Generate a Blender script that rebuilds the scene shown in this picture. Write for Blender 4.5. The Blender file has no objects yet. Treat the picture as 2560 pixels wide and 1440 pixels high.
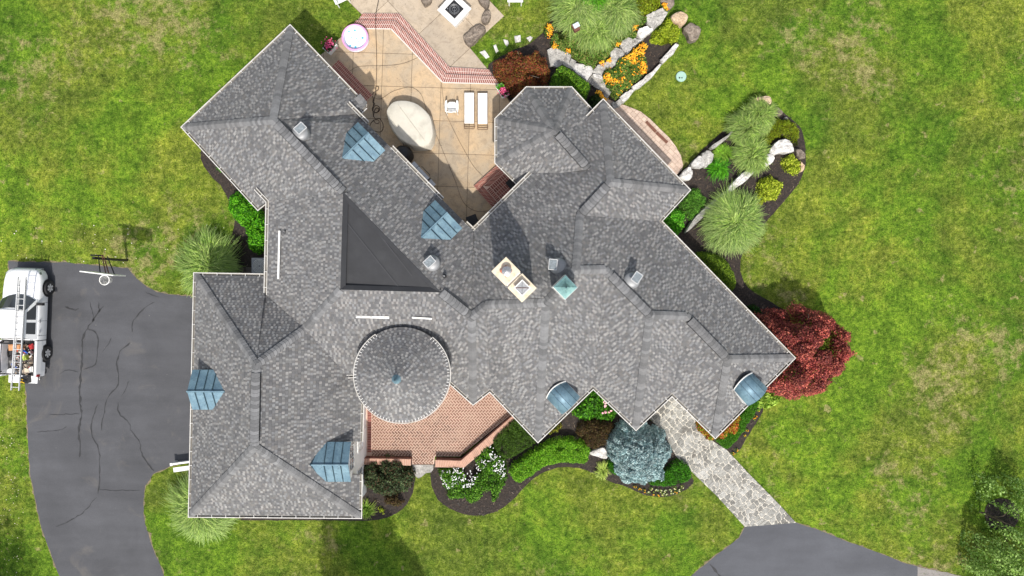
import bpy, math, random
import numpy as np
from mathutils import Vector, Matrix, noise
from mathutils.geometry import tessellate_polygon

rnd = random.Random(11)
rng = np.random.default_rng(7)
S = bpy.context.scene
COL = S.collection

# ------------------------------------------------------------------ camera, sky, sun, exposure
H, F = 34.0, 1706.667              # metres above the lawn, focal length in photograph pixels
cam = bpy.data.cameras.new('camera'); cam.lens = 24.0; cam.sensor_width = 36.0
cam.clip_end = 1200.0; cam.clip_start = 0.1
camo = bpy.data.objects.new('camera', cam); COL.objects.link(camo)
camo.location = (0, 0, H); camo.rotation_euler = (0, 0, 0)
S.camera = camo
SUN_EL = math.radians(57.0)
w = bpy.data.worlds.new('World'); S.world = w; w.use_nodes = True
nt = w.node_tree; bg = nt.nodes['Background']
sky = nt.nodes.new('ShaderNodeTexSky'); sky.sky_type = 'NISHITA'; sky.sun_disc = False
sky.sun_elevation = SUN_EL; sky.sun_rotation = math.radians(174)
sky.air_density = 1.0; sky.dust_density = 2.5; sky.ozone_density = 1.0
hs = nt.nodes.new('ShaderNodeHueSaturation'); hs.inputs['Saturation'].default_value = 0.55
nt.links.new(sky.outputs[0], hs.inputs['Color']); nt.links.new(hs.outputs[0], bg.inputs[0]); bg.inputs[1].default_value = 0.15
sl = bpy.data.lights.new('sun', 'SUN'); sl.energy = 3.4; sl.angle = math.radians(1.1)
sl.color = (1.0, 0.955, 0.89)
so = bpy.data.objects.new('sun', sl); COL.objects.link(so)
so.rotation_euler = (math.pi/2 - SUN_EL, 0, math.radians(6)); so.location = (0, -30, 60)
S.view_settings.view_transform = 'Standard'; S.view_settings.look = 'None'
S.view_settings.exposure = 0.30; S.view_settings.gamma = 1.0
S.view_settings.use_curve_mapping = False
S.cycles.max_bounces = 6

def P(px, py, z=0.0):
    k = (H - z) / F
    return Vector(((px - 1280) * k, (720 - py) * k, z))
def PP(pts, z=0.0): return [P(x, y, z) for x, y in pts]
def crop(pts, ox, oy, s): return [(ox + x / s, oy + y / s) for x, y in pts]
def hexc(h):
    h = h.lstrip('#'); c = [int(h[i:i+2], 16) / 255 for i in (0, 2, 4)]
    return tuple(v / 12.92 if v < .04045 else ((v + .055) / 1.055) ** 2.4 for v in c)

# ------------------------------------------------------------------ materials
def _new(name):
    m = bpy.data.materials.new(name); m.use_nodes = True
    n = m.node_tree; return m, n, n.nodes['Principled BSDF']
def N(n, t, **kw):
    o = n.nodes.new(t)
    for k, v in kw.items(): setattr(o, k, v)
    return o
def noise_n(n, scale, detail=4, rough=.6, vec=None, dist=0.0):
    o = N(n, 'ShaderNodeTexNoise'); o.inputs['Scale'].default_value = scale
    o.inputs['Detail'].default_value = detail; o.inputs['Roughness'].default_value = rough
    o.inputs['Distortion'].default_value = dist
    if vec is not None: n.links.new(vec, o.inputs['Vector'])
    return o
def ramp(n, src, stops):
    r = N(n, 'ShaderNodeValToRGB'); n.links.new(src, r.inputs[0]); e = r.color_ramp.elements
    while len(e) < len(stops): e.new(.5)
    for el, (p, c) in zip(e, stops): el.position = p; el.color = (*c[:3], 1) if len(c) >= 3 else (c[0],)*3 + (1,)
    return r.outputs[0]
def mix(n, a, b, f, mode='MIX'):
    o = N(n, 'ShaderNodeMix', data_type='RGBA', blend_type=mode)
    for s, v in ((0, f), (6, a), (7, b)):
        if hasattr(v, 'is_linked') or hasattr(v, 'links'): n.links.new(v, o.inputs[s])
        else: o.inputs[s].default_value = v if s == 0 else (*v[:3], 1)
    return o.outputs[2]
def pos(n): return N(n, 'ShaderNodeNewGeometry').outputs['Position']
def bump(n, b, h, strength=.4, dist=.01):
    o = N(n, 'ShaderNodeBump'); o.inputs['Strength'].default_value = strength
    o.inputs['Distance'].default_value = dist; n.links.new(h, o.inputs['Height'])
    n.links.new(o.outputs[0], b.inputs['Normal'])

def mat(name, color=None, rough=.7, metal=0.0, var=.18, scale=6.0, attr=False, per_obj=0.0,
        bumps=0.0, bscale=40.0, dirt=None, dirtscale=1.2, spec=.4, trans=0.0):
    """plain surface: base colour (or the 'Col' attribute) broken up by grain and wear"""
    m, n, b = _new(name)
    g = pos(n)
    if attr:
        a = N(n, 'ShaderNodeAttribute', attribute_name='Col'); c = a.outputs['Color']
    else: c = None
    n1 = noise_n(n, scale, 6, .65, g)
    v = ramp(n, n1.outputs[0], [(.25, (1 - var,)*3), (.75, (1 + var,)*3)])
    base = mix(n, c if c is not None else color, v, 1.0, 'MULTIPLY')
    if per_obj:
        oi = N(n, 'ShaderNodeObjectInfo')
        r = ramp(n, oi.outputs['Random'], [(0, (1 - per_obj,)*3), (1, (1 + per_obj,)*3)])
        base = mix(n, base, r, 1.0, 'MULTIPLY')
    if dirt:
        n2 = noise_n(n, dirtscale, 5, .7, g)
        f = ramp(n, n2.outputs[0], [(.5, (0,)*3), (.72, (.8,)*3)])
        base = mix(n, base, dirt, f)
    n.links.new(base, b.inputs['Base Color'])
    b.inputs['Roughness'].default_value = rough; b.inputs['Metallic'].default_value = metal
    b.inputs['Specular IOR Level'].default_value = spec
    if bumps:
        n3 = noise_n(n, bscale, 4, .6, g); bump(n, b, n3.outputs[0], bumps, .01)
    if trans: b.inputs['Transmission Weight'].default_value = trans
    return m

def leaf_mat(name='leaf'):
    m, n, b = _new(name)
    a = N(n, 'ShaderNodeAttribute', attribute_name='Col')
    n1 = noise_n(n, 9, 3, .6, pos(n))
    v = ramp(n, n1.outputs[0], [(.3, (.8,)*3), (.7, (1.2,)*3)])
    c = mix(n, a.outputs['Color'], v, 1.0, 'MULTIPLY')
    n.links.new(c, b.inputs['Base Color']); b.inputs['Roughness'].default_value = .6
    b.inputs['Specular IOR Level'].default_value = .25
    tr = N(n, 'ShaderNodeBsdfTranslucent'); n.links.new(c, tr.inputs[0])
    ms = N(n, 'ShaderNodeMixShader'); ms.inputs[0].default_value = .28
    out = n.nodes['Material Output']
    n.links.new(b.outputs[0], ms.inputs[1]); n.links.new(tr.outputs[0], ms.inputs[2])
    n.links.new(ms.outputs[0], out.inputs[0]); return m

def lawn_mat():
    m, n, b = _new('lawn_grass'); g = pos(n)
    big = noise_n(n, .17, 6, .68, g, .3).outputs[0]
    mid = noise_n(n, 1.0, 6, .74, g, .15).outputs[0]
    fine = noise_n(n, 4.2, 7, .80, g).outputs[0]
    vf = noise_n(n, 15, 4, .75, g).outputs[0]
    c = ramp(n, fine, [(.34, (.044, .066, .009)), (.45, (.118, .163, .020)), (.56, (.208, .252, .038)), (.68, (.345, .360, .100))])
    lush = ramp(n, fine, [(.34, (.027, .064, .008)), (.47, (.090, .177, .015)), (.66, (.200, .308, .034))])
    f1 = ramp(n, big, [(.45, (0,)*3), (.56, (1,)*3)])
    c = mix(n, c, lush, f1)
    hg = noise_n(n, .09, 3, .6, g).outputs[0]
    c = mix(n, c, ramp(n, hg, [(.38, (.70, .78, .76)), (.60, (1.14, 1.10, 1.0))]), 1.0, 'MULTIPLY')
    f2 = ramp(n, mid, [(.36, (.56, .60, .64)), (.50, (.95,)*3), (.64, (1.34, 1.27, 1.12))])
    c = mix(n, c, f2, 1.0, 'MULTIPLY')
    dry = noise_n(n, 1.5, 6, .74, g, .1).outputs[0]
    dry2 = noise_n(n, .13, 3, .5, g).outputs[0]
    dm = N(n, 'ShaderNodeMath', operation='MULTIPLY'); n.links.new(dry, dm.inputs[0]); n.links.new(dry2, dm.inputs[1])
    fd = ramp(n, dm.outputs[0], [(.300, (0,)*3), (.385, (.78,)*3)])
    dc = ramp(n, fine, [(.35, (.155, .145, .045)), (.66, (.43, .37, .17))])
    c = mix(n, c, dc, fd)
    sp = noise_n(n, 1.25, 3, .6, g).outputs[0]
    c = mix(n, c, dc, ramp(n, sp, [(.655, (0,)*3), (.70, (.72,)*3)]))
    v = ramp(n, vf, [(.30, (.40,)*3), (.5, (1.0,)*3), (.70, (1.6,)*3)])
    c = mix(n, c, v, 1.0, 'MULTIPLY')
    n.links.new(c, b.inputs['Base Color']); b.inputs['Roughness'].default_value = .95
    b.inputs['Specular IOR Level'].default_value = .1
    ad = N(n, 'ShaderNodeMath', operation='ADD'); n.links.new(fine, ad.inputs[0]); n.links.new(vf, ad.inputs[1])
    bump(n, b, ad.outputs[0], .8, .07)
    return m

def asphalt_mat(name, col, lo=.8, hi=1.2, spots=True):
    m, n, b = _new(name); g = pos(n)
    a = noise_n(n, .35, 5, .6, g, .8).outputs[0]
    mp = N(n, 'ShaderNodeMapping'); mp.inputs['Scale'].default_value = (.35, 1.6, 1); n.links.new(g, mp.inputs[0])
    s = noise_n(n, .8, 4, .6, mp.outputs[0]).outputs[0]
    f = noise_n(n, 60, 3, .7, g).outputs[0]
    c = mix(n, col, ramp(n, a, [(.3, (lo,)*3), (.7, (hi,)*3)]), 1.0, 'MULTIPLY')
    c = mix(n, c, ramp(n, s, [(.3, (.88,)*3), (.7, (1.14,)*3)]), 1.0, 'MULTIPLY')
    c = mix(n, c, ramp(n, f, [(.3, (.8,)*3), (.7, (1.2,)*3)]), 1.0, 'MULTIPLY')
    if spots:
        d = noise_n(n, .42, 5, .65, g, 1.5).outputs[0]
        c = mix(n, c, (.17, .15, .125), ramp(n, d, [(.60, (0,)*3), (.74, (.34,)*3)]))
        t = noise_n(n, 9, 2, .5, g).outputs[0]
        c = mix(n, c, (.33, .32, .28), ramp(n, t, [(.76, (0,)*3), (.80, (.7,)*3)]))
    n.links.new(c, b.inputs['Base Color']); b.inputs['Roughness'].default_value = .85
    bump(n, b, f, .5, .01); return m

def shingle_mat():
    m, n, b = _new('asphalt_shingle'); g = pos(n)
    a = N(n, 'ShaderNodeAttribute', attribute_name='Col')
    c = mix(n, a.outputs['Color'], ramp(n, noise_n(n, .9, 5, .65, g, .5).outputs[0], [(.3, (.92, .92, .93)), (.7, (1.08, 1.06, 1.04))]), 1.0, 'MULTIPLY')
    f = noise_n(n, 90, 2, .7, g).outputs[0]
    c = mix(n, c, ramp(n, f, [(.3, (.72,)*3), (.7, (1.28,)*3)]), 1.0, 'MULTIPLY')
    n.links.new(c, b.inputs['Base Color']); b.inputs['Roughness'].default_value = .88
    b.inputs['Specular IOR Level'].default_value = .3
    bump(n, b, f, .5, .006); return m

def copper_mat(name, base, stain, rough=.52, metal=.30):
    m, n, b = _new(name); g = pos(n)
    n1 = noise_n(n, 2.2, 6, .72, g, .8).outputs[0]
    n2 = noise_n(n, 11, 4, .7, g).outputs[0]
    c = mix(n, base, ramp(n, n1, [(.3, (.62, .68, .74)), (.5, (.95,)*3), (.7, (1.4, 1.32, 1.25))]), 1.0, 'MULTIPLY')
    c = mix(n, c, stain, ramp(n, n2, [(.56, (0,)*3), (.70, (.7,)*3)]))
    n.links.new(c, b.inputs['Base Color']); b.inputs['Roughness'].default_value = rough
    b.inputs['Metallic'].default_value = metal; return m

def patio_mat(name, base, base2):
    m, n, b = _new(name); g = pos(n)
    n1 = noise_n(n, .55, 5, .65, g, .8).outputs[0]; n2 = noise_n(n, 2.6, 6, .75, g, .6).outputs[0]
    n3 = noise_n(n, 45, 3, .7, g).outputs[0]
    c = mix(n, base, base2, ramp(n, n1, [(.4, (0,)*3), (.62, (1,)*3)]))
    c = mix(n, c, (.19, .145, .10), ramp(n, n2, [(.48, (0,)*3), (.74, (.66,)*3)]))
    c = mix(n, c, ramp(n, n3, [(.3, (.84,)*3), (.7, (1.14,)*3)]), 1.0, 'MULTIPLY')
    sp = noise_n(n, 13, 2, .5, g).outputs[0]
    c = mix(n, c, (.07, .055, .045), ramp(n, sp, [(.70, (0,)*3), (.735, (.8,)*3)]))
    oi = N(n, 'ShaderNodeObjectInfo')
    c = mix(n, c, ramp(n, oi.outputs['Random'], [(0, (.90,)*3), (1, (1.1, 1.09, 1.07))]), 1.0, 'MULTIPLY')
    n.links.new(c, b.inputs['Base Color']); b.inputs['Roughness'].default_value = .85
    bump(n, b, n3, .3, .008); return m

def stone_mat(name, c1, c2, c3, scale=3.0, per_obj=.15):
    m, n, b = _new(name); g = pos(n)
    n1 = noise_n(n, scale, 7, .75, g, .5).outputs[0]; n2 = noise_n(n, 14, 5, .75, g).outputs[0]
    c = ramp(n, n1, [(.32, c3), (.48, c1), (.66, c2)])
    c = mix(n, c, ramp(n, n2, [(.32, (.55,)*3), (.52, (1,)*3), (.7, (1.25,)*3)]), 1.0, 'MULTIPLY')
    oi = N(n, 'ShaderNodeObjectInfo')
    c = mix(n, c, ramp(n, oi.outputs['Random'], [(0, (1 - per_obj,)*3), (1, (1 + per_obj,)*3)]), 1.0, 'MULTIPLY')
    n.links.new(c, b.inputs['Base Color']); b.inputs['Roughness'].default_value = .9
    bump(n, b, n2, .8, .03); return m

M = {}
M['lawn'] = lawn_mat()
M['leaf'] = leaf_mat()
M['shingle'] = shingle_mat()
M['cap'] = mat('ridge_shingle', (.166, .166, .167), .85, var=.15, scale=8, per_obj=.30, bumps=.5, bscale=90)
M['deck'] = mat('roof_underlay', (.045, .045, .048), .9)
M['vent'] = mat('ridge_vent_plastic', (.012, .012, .013), .7)
M['membrane'] = mat('rubber_membrane', (.027, .0275, .030), .62, var=.22, scale=1.3, bumps=.2, bscale=20, dirt=(.040, .041, .043), dirtscale=1.1)
M['white'] = mat('white_paint', (.78, .77, .74), .45, var=.06, scale=5, dirt=(.5, .47, .41), dirtscale=3)
M['gutter'] = mat('gutter_aluminium', (.58, .56, .52), .4, var=.08, scale=4, dirt=(.36, .31, .22), dirtscale=1.6)
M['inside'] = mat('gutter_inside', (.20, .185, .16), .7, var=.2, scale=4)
M['stucco'] = mat('wall_stucco', (.84, .83, .80), .8, var=.07, scale=2, bumps=.3, bscale=60)
M['glass'] = mat('window_glass', (.05, .055, .06), .08, var=.1, spec=.8)
M['copper'] = copper_mat('patinated_copper', (.150, .250, .310), (.06, .08, .095))
M['copper_dark'] = copper_mat('weathered_copper_seam', (.045, .085, .11), (.03, .05, .06))
M['teal'] = copper_mat('verdigris_copper', (.20, .36, .35), (.04, .07, .07), .55, .2)
M['asphalt'] = asphalt_mat('driveway_asphalt', (.070, .071, .077), .82, 1.18)
M['asphalt2'] = asphalt_mat('front_drive_asphalt', (.080, .083, .093), .9, 1.12, False)
M['gravel'] = asphalt_mat('gravel_edge', (.24, .22, .205), .85, 1.15, False)
M['sealer'] = mat('crack_sealer', (.034, .034, .036), .75, var=.4, scale=2.5)
M['mulch'] = mat('mulch', (.030, .0235, .020), .95, var=.6, scale=14, bumps=1.0, bscale=22, dirt=(.085, .060, .044), dirtscale=11)
M['patio'] = patio_mat('tan_concrete', (.50, .365, .225), (.40, .325, .235))
M['patio2'] = patio_mat('grey_tan_concrete', (.47, .385, .285), (.42, .35, .27))
M['joint'] = mat('dark_joint', (.13, .095, .06), .95)
M['brick_red'] = mat('red_brick', (.26, .088, .066), .85, var=.22, scale=9, per_obj=.25, bumps=.4, bscale=70)
M['brick_red_attr'] = mat('red_brick_far', rough=.85, var=.2, scale=9, attr=True, bumps=.4, bscale=70)
M['brick_brown'] = mat('brown_paver_brick', (.200, .108, .075), .85, var=.25, scale=6, per_obj=.26, bumps=.4, bscale=70, dirt=(.33, .22, .155), dirtscale=1.0)
M['brick_pink'] = mat('pink_ledge_brick', (.46, .26, .185), .85, var=.15, scale=6, per_obj=.12, bumps=.3, bscale=70)
M['brick_shaded'] = mat('shaded_wall_brick', (.17, .075, .055), .85, var=.25, scale=6, per_obj=.25)  # shade of the low walls' north faces is put into this colour
M['mortar_white'] = mat('white_mortar', (.72, .62, .56), .9, var=.1)
M['mortar_pink'] = mat('pink_mortar', (.60, .44, .35), .9, var=.12, scale=3)
M['paver'] = mat('blush_concrete_paver', (.56, .43, .34), .9, var=.12, scale=4, per_obj=.09, bumps=.3, dirt=(.30, .22, .18), dirtscale=2.5)
M['paver_joint'] = mat('paver_joint_sand', (.30, .20, .15), .95)
M['flag'] = stone_mat('flagstone', (.285, .278, .25), (.41, .40, .37), (.185, .17, .145), 1.3, .34)
M['flag_mortar'] = mat('walk_mortar', (.60, .56, .48), .95, var=.15, scale=5)
M['rock_grey'] = stone_mat('grey_limestone', (.36, .345, .315), (.55, .53, .49), (.16, .15, .135))
M['rock_white'] = stone_mat('pale_limestone', (.58, .555, .52), (.78, .76, .72), (.27, .25, .23))
M['rock_tan'] = stone_mat('tan_sandstone', (.58, .42, .27), (.70, .55, .39), (.40, .27, .16), 1.6)
M['rock_brown'] = stone_mat('brown_boulder', (.17, .135, .105), (.30, .25, .20), (.06, .048, .038), 5)
M['bark'] = mat('bark', (.12, .09, .065), .9, var=.3, scale=14, bumps=.6)
M['petal'] = mat('petal', rough=.6, attr=True, var=.08, scale=20)
M['car'] = mat('white_car_paint', (.88, .88, .88), .45, var=.03, scale=2, spec=.6)
M['black'] = mat('black_plastic', (.015, .015, .016), .5, var=.3, scale=8)
M['tyre'] = mat('tyre_rubber', (.022, .022, .023), .8, var=.2, scale=20)
M['alu'] = mat('aluminium', (.66, .66, .65), .5, .25, var=.12, scale=10)
M['steel'] = mat('steel', (.50, .50, .49), .3, .8, var=.15, scale=10)
M['rust'] = mat('rusty_iron', (.16, .07, .045), .85, var=.35, scale=14)
M['redlamp'] = mat('tail_lamp', (.35, .02, .02), .2)
M['cloth'] = mat('cover_cloth', (.60, .565, .48), .85, var=.05, scale=3, bumps=.25, bscale=9, dirt=(.46, .43, .36), dirtscale=2)
M['fabric'] = mat('white_mesh_fabric', (.80, .79, .77), .8, var=.05, scale=4, dirt=(.62, .60, .57), dirtscale=3)
M['bronze'] = mat('bronze_frame', (.20, .13, .08), .5, .3, var=.2)
M['plastic'] = mat('white_plastic', (.80, .80, .77), .4, var=.04)
M['pink'] = mat('pink_vinyl', (.75, .36, .60), .35, var=.06, scale=6)
M['lilac'] = mat('lilac_vinyl', (.72, .66, .80), .35, var=.06, scale=6)
M['poolwhite'] = mat('pool_liner', (.72, .76, .85), .3, var=.05, scale=4)
M['blue'] = mat('blue_print', (.06, .42, .66), .4)
M['orange_clay'] = mat('orange_clay', (.50, .15, .07), .7, var=.2)
M['cream'] = mat('cream_stone_cap', (.68, .585, .44), .75, var=.12, scale=5, dirt=(.42, .36, .22), dirtscale=4)
M['grey_metal'] = mat('grey_painted_metal', (.27, .275, .28), .5, .3, var=.12, scale=6)
M['panel'] = mat('solar_glass', (.20, .225, .235), .25, var=.2, scale=12, dirt=(.4, .45, .48), dirtscale=9, spec=.8)
M['hose'] = mat('brown_hose', (.05, .032, .02), .6, var=.3)
M['wood'] = mat('grey_wood', (.10, .085, .07), .85, var=.3, scale=12)
M['greencover'] = mat('pale_green_lid', (.33, .50, .42), .5, var=.1)
M['soil'] = mat('potting_soil', (.03, .024, .02), .95)
def flat(name, c, rough=.6, var=.12):
    if name not in M: M[name] = mat(name, c, rough, var=var, scale=8)
    return M[name]

# ------------------------------------------------------------------ mesh builder
class MB:
    def __init__(s): s.v = []; s.f = []; s.c = []; s.mi = []; s.cur = 0
    def poly(s, pts, c=None):
        b = len(s.v); s.v += [tuple(p) for p in pts]; s.f.append(tuple(range(b, b + len(pts)))); s.c.append(c); s.mi.append(s.cur)
    def faces(s, pts, faces, c=None):
        b = len(s.v); s.v += [tuple(p) for p in pts]
        for f in faces: s.f.append(tuple(b + i for i in f)); s.c.append(c); s.mi.append(s.cur)
    def box(s, cx, cy, cz, sx, sy, sz, rz=0.0, c=None, mtx=None):
        pts = [Vector((x * sx / 2, y * sy / 2, z * sz / 2)) for z in (-1, 1) for x, y in ((-1, -1), (1, -1), (1, 1), (-1, 1))]
        R = Matrix.Translation((cx, cy, cz)) @ (mtx.to_4x4() if mtx else Matrix.Rotation(rz, 4, 'Z'))
        s.faces([R @ p for p in pts], [(0, 3, 2, 1), (4, 5, 6, 7), (0, 1, 5, 4), (1, 2, 6, 5), (2, 3, 7, 6), (3, 0, 4, 7)], c)
    def prism(s, poly, z0, z1, c=None, top=1.0):
        n = len(poly); a = [(p[0], p[1]) for p in poly]
        if sum(a[i][0] * a[(i+1) % n][1] - a[(i+1) % n][0] * a[i][1] for i in range(n)) < 0: a.reverse()
        cx = sum(p[0] for p in a) / n; cy = sum(p[1] for p in a) / n
        pts = [(x, y, z0) for x, y in a] + [(cx + (x - cx) * top, cy + (y - cy) * top, z1) for x, y in a]
        s.faces(pts, [tuple(range(n, 2 * n)), tuple(reversed(range(n)))] + [(i, (i + 1) % n, n + (i + 1) % n, n + i) for i in range(n)], c)
    def tube(s, pts, r, n=6, c=None, closed=False, cap=True):
        pts = [Vector(p) for p in pts]; rings = []; m = len(pts)
        rr = r if hasattr(r, '__len__') else [r] * m
        for i, p in enumerate(pts):
            a = pts[(i - 1) % m] if (i or closed) else p; b = pts[(i + 1) % m] if (i < m - 1 or closed) else p
            d = (b - a); d = d.normalized() if d.length > 1e-9 else Vector((0, 0, 1))
            u = d.cross(Vector((0, 0, 1))); u = u.normalized() if u.length > 1e-3 else Vector((1, 0, 0))
            v = u.cross(d); rings.append([p + (u * math.cos(t) + v * math.sin(t)) * rr[i] for t in [2 * math.pi * k / n for k in range(n)]])
        vs = [q for ring in rings for q in ring]; fs = []
        for i in range(m if closed else m - 1):
            j = (i + 1) % m
            for k in range(n): fs.append((i*n + k, i*n + (k+1) % n, j*n + (k+1) % n, j*n + k))
        if cap and not closed: fs += [tuple(range(n)), tuple(reversed(range((m-1)*n, m*n)))]
        s.faces(vs, fs, c)
    def lathe(s, prof, cx, cy, n=24, c=None, capt=True, capb=False, sx=1.0, sy=1.0, rz=0.0):
        vs = []
        for r, z in prof:
            for k in range(n):
                t = 2 * math.pi * k / n; x, y = r * math.cos(t) * sx, r * math.sin(t) * sy
                vs.append((cx + x * math.cos(rz) - y * math.sin(rz), cy + x * math.sin(rz) + y * math.cos(rz), z))
        fs = [(i*n + k, i*n + (k+1) % n, (i+1)*n + (k+1) % n, (i+1)*n + k) for i in range(len(prof) - 1) for k in range(n)]
        if capt: fs.append(tuple(range((len(prof)-1)*n, len(prof)*n)))
        if capb: fs.append(tuple(reversed(range(n))))
        s.faces(vs, fs, c)
    def mesh(s, name, mats, org=(0, 0, 0), smooth=False):
        me = bpy.data.meshes.new(name); o = Vector(org)
        me.from_pydata([(v[0]-o[0], v[1]-o[1], v[2]-o[2]) for v in s.v], [], s.f)
        for m in (mats if isinstance(mats, (list, tuple)) else [mats]): me.materials.append(m)
        if any(s.mi): me.polygons.foreach_set('material_index', s.mi)
        if any(c is not None for c in s.c):
            ca = me.color_attributes.new('Col', 'FLOAT_COLOR', 'CORNER'); arr = []
            for f, c in zip(s.f, s.c): arr += [*(c or (.5, .5, .5)), 1.0] * len(f)
            ca.data.foreach_set('color', arr)
        if smooth: me.polygons.foreach_set('use_smooth', [True] * len(s.f))
        me.update(); return me
    def build(s, name, mats, parent=None, smooth=False, org=None, bevel=0.0, **tags):
        wl = Vector(org) if org is not None else (wloc(parent) if parent else Vector((0, 0, 0)))
        me = s.mesh(name, mats, wl, smooth); o = bpy.data.objects.new(name, me); COL.objects.link(o)
        if parent: o.parent = parent; o.location = wl - wloc(parent)
        else: o.location = wl
        if bevel:
            b = o.modifiers.new('bevel', 'BEVEL'); b.width = bevel; b.segments = 2; b.limit_method = 'ANGLE'
        tag(o, **tags); return o

def wloc(o):
    v = Vector((0, 0, 0))
    while o: v += o.location; o = o.parent
    return v
def tag(o, label=None, cat=None, group=None, kind=None):
    if label: o['label'] = label
    if cat: o['category'] = cat
    if group: o['group'] = group
    if kind: o['kind'] = kind
    return o
def thing(name, label, cat, loc=(0, 0, 0), group=None):
    o = bpy.data.objects.new(name, None); COL.objects.link(o); o.location = loc; o.empty_display_size = .3
    return tag(o, label, cat, group)
def inst(name, me, parent, mtx, m=None):
    o = bpy.data.objects.new(name, me); COL.objects.link(o)
    if parent: o.parent = parent; mtx = Matrix.Translation(-wloc(parent)) @ mtx
    o.matrix_basis = mtx; return o

# ------------------------------------------------------------------ 2D clipping
def area2(p): return sum(p[i][0] * p[(i+1) % len(p)][1] - p[(i+1) % len(p)][0] * p[i][1] for i in range(len(p)))
def clip(sub, cl):
    """convex sub clipped with the convex counter-clockwise polygon cl"""
    out = sub
    for i in range(len(cl)):
        ax, ay = cl[i]; bx, by = cl[(i + 1) % len(cl)]; ex, ey = bx - ax, by - ay
        inp = out; out = []
        if not inp: return []
        pd = None; n = len(inp)
        ds = [ex * (y - ay) - ey * (x - ax) for x, y in inp]
        for k in range(n):
            d0, d1 = ds[k-1], ds[k]; p0, p1 = inp[k-1], inp[k]
            if (d0 >= 0) != (d1 >= 0):
                t = d0 / (d0 - d1); out.append((p0[0] + (p1[0]-p0[0])*t, p0[1] + (p1[1]-p0[1])*t))
            if d1 >= 0: out.append(p1)
    return out if len(out) > 2 and abs(area2(out)) > 1e-5 else []
def tris2(poly):
    t = tessellate_polygon([[Vector((p[0], p[1], 0)) for p in poly]]); r = []
    for a in t:
        q = [(poly[i][0], poly[i][1]) for i in a]
        if area2(q) < 0: q.reverse()
        if abs(area2(q)) > 1e-6: r.append((q, a))
    return r
def inpoly(x, y, poly):
    """numpy point in polygon"""
    ins = np.zeros(x.shape, bool); n = len(poly); j = n - 1
    for i in range(n):
        xi, yi = poly[i][0], poly[i][1]; xj, yj = poly[j][0], poly[j][1]
        if yi != yj: ins ^= ((yi > y) != (yj > y)) & (x < (xj - xi) * (y - yi) / (yj - yi) + xi)
        j = i
    return ins
def edgedist(x, y, poly):
    d = np.full(x.shape, 1e9); n = len(poly)
    for i in range(n):
        ax, ay = poly[i][0], poly[i][1]; bx, by = poly[(i+1) % n][0], poly[(i+1) % n][1]
        ex, ey = bx-ax, by-ay; L = ex*ex+ey*ey + 1e-12
        t = np.clip(((x-ax)*ex + (y-ay)*ey) / L, 0, 1)
        d = np.minimum(d, np.hypot(x-ax-t*ex, y-ay-t*ey))
    return d
def smooth_poly(poly, it=2):
    p = [(q[0], q[1]) for q in poly]
    for _ in range(it):
        o = []
        for i in range(len(p)):
            a, b = p[i], p[(i+1) % len(p)]
            o += [(a[0]*.75+b[0]*.25, a[1]*.75+b[1]*.25), (a[0]*.25+b[0]*.75, a[1]*.25+b[1]*.75)]
        p = o
    return p
def smooth_line(p, it=2):
    for _ in range(it):
        o = [p[0]]
        for a, b in zip(p, p[1:]): o += [a.lerp(b, .25), a.lerp(b, .75)]
        p = o + [p[-1]]
    return p

def sheet(name, pts, z, m, kind='structure', label=None, smooth=0, ragged=0.0, parent=None):
    p = [(q.x, q.y) for q in PP(pts, z)]
    if smooth: p = smooth_poly(p, smooth)
    if ragged:
        o = []
        for i in range(len(p)):
            a = Vector(p[i]); b = Vector(p[(i+1) % len(p)]); n = max(1, int((b-a).length / .25)); nn = Vector((-(b-a).y, (b-a).x)).normalized()
            for k in range(n): o.append(tuple(a.lerp(b, k/n) + nn * rnd.uniform(-ragged, ragged)))
        p = o
    mb = MB(); v = [(x, y, z) for x, y in p]
    t = tessellate_polygon([[Vector(q) for q in v]])
    fs = []
    for a in t:
        q = [(v[i][0], v[i][1]) for i in a]; fs.append(tuple(a) if area2(q) > 0 else tuple(reversed(a)))
    mb.faces(v, fs)
    n = len(v); ccw = area2(p) > 0
    lo = [(x, y, z - .15) for x, y in p]
    b = len(mb.v); mb.v += lo
    for i in range(n):
        j = (i+1) % n; f = (b+i, b+j, j, i); mb.f.append(f if ccw else f[::-1]); mb.c.append(None); mb.mi.append(0)
    return mb.build(name, m, parent, kind=kind, label=label)
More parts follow.
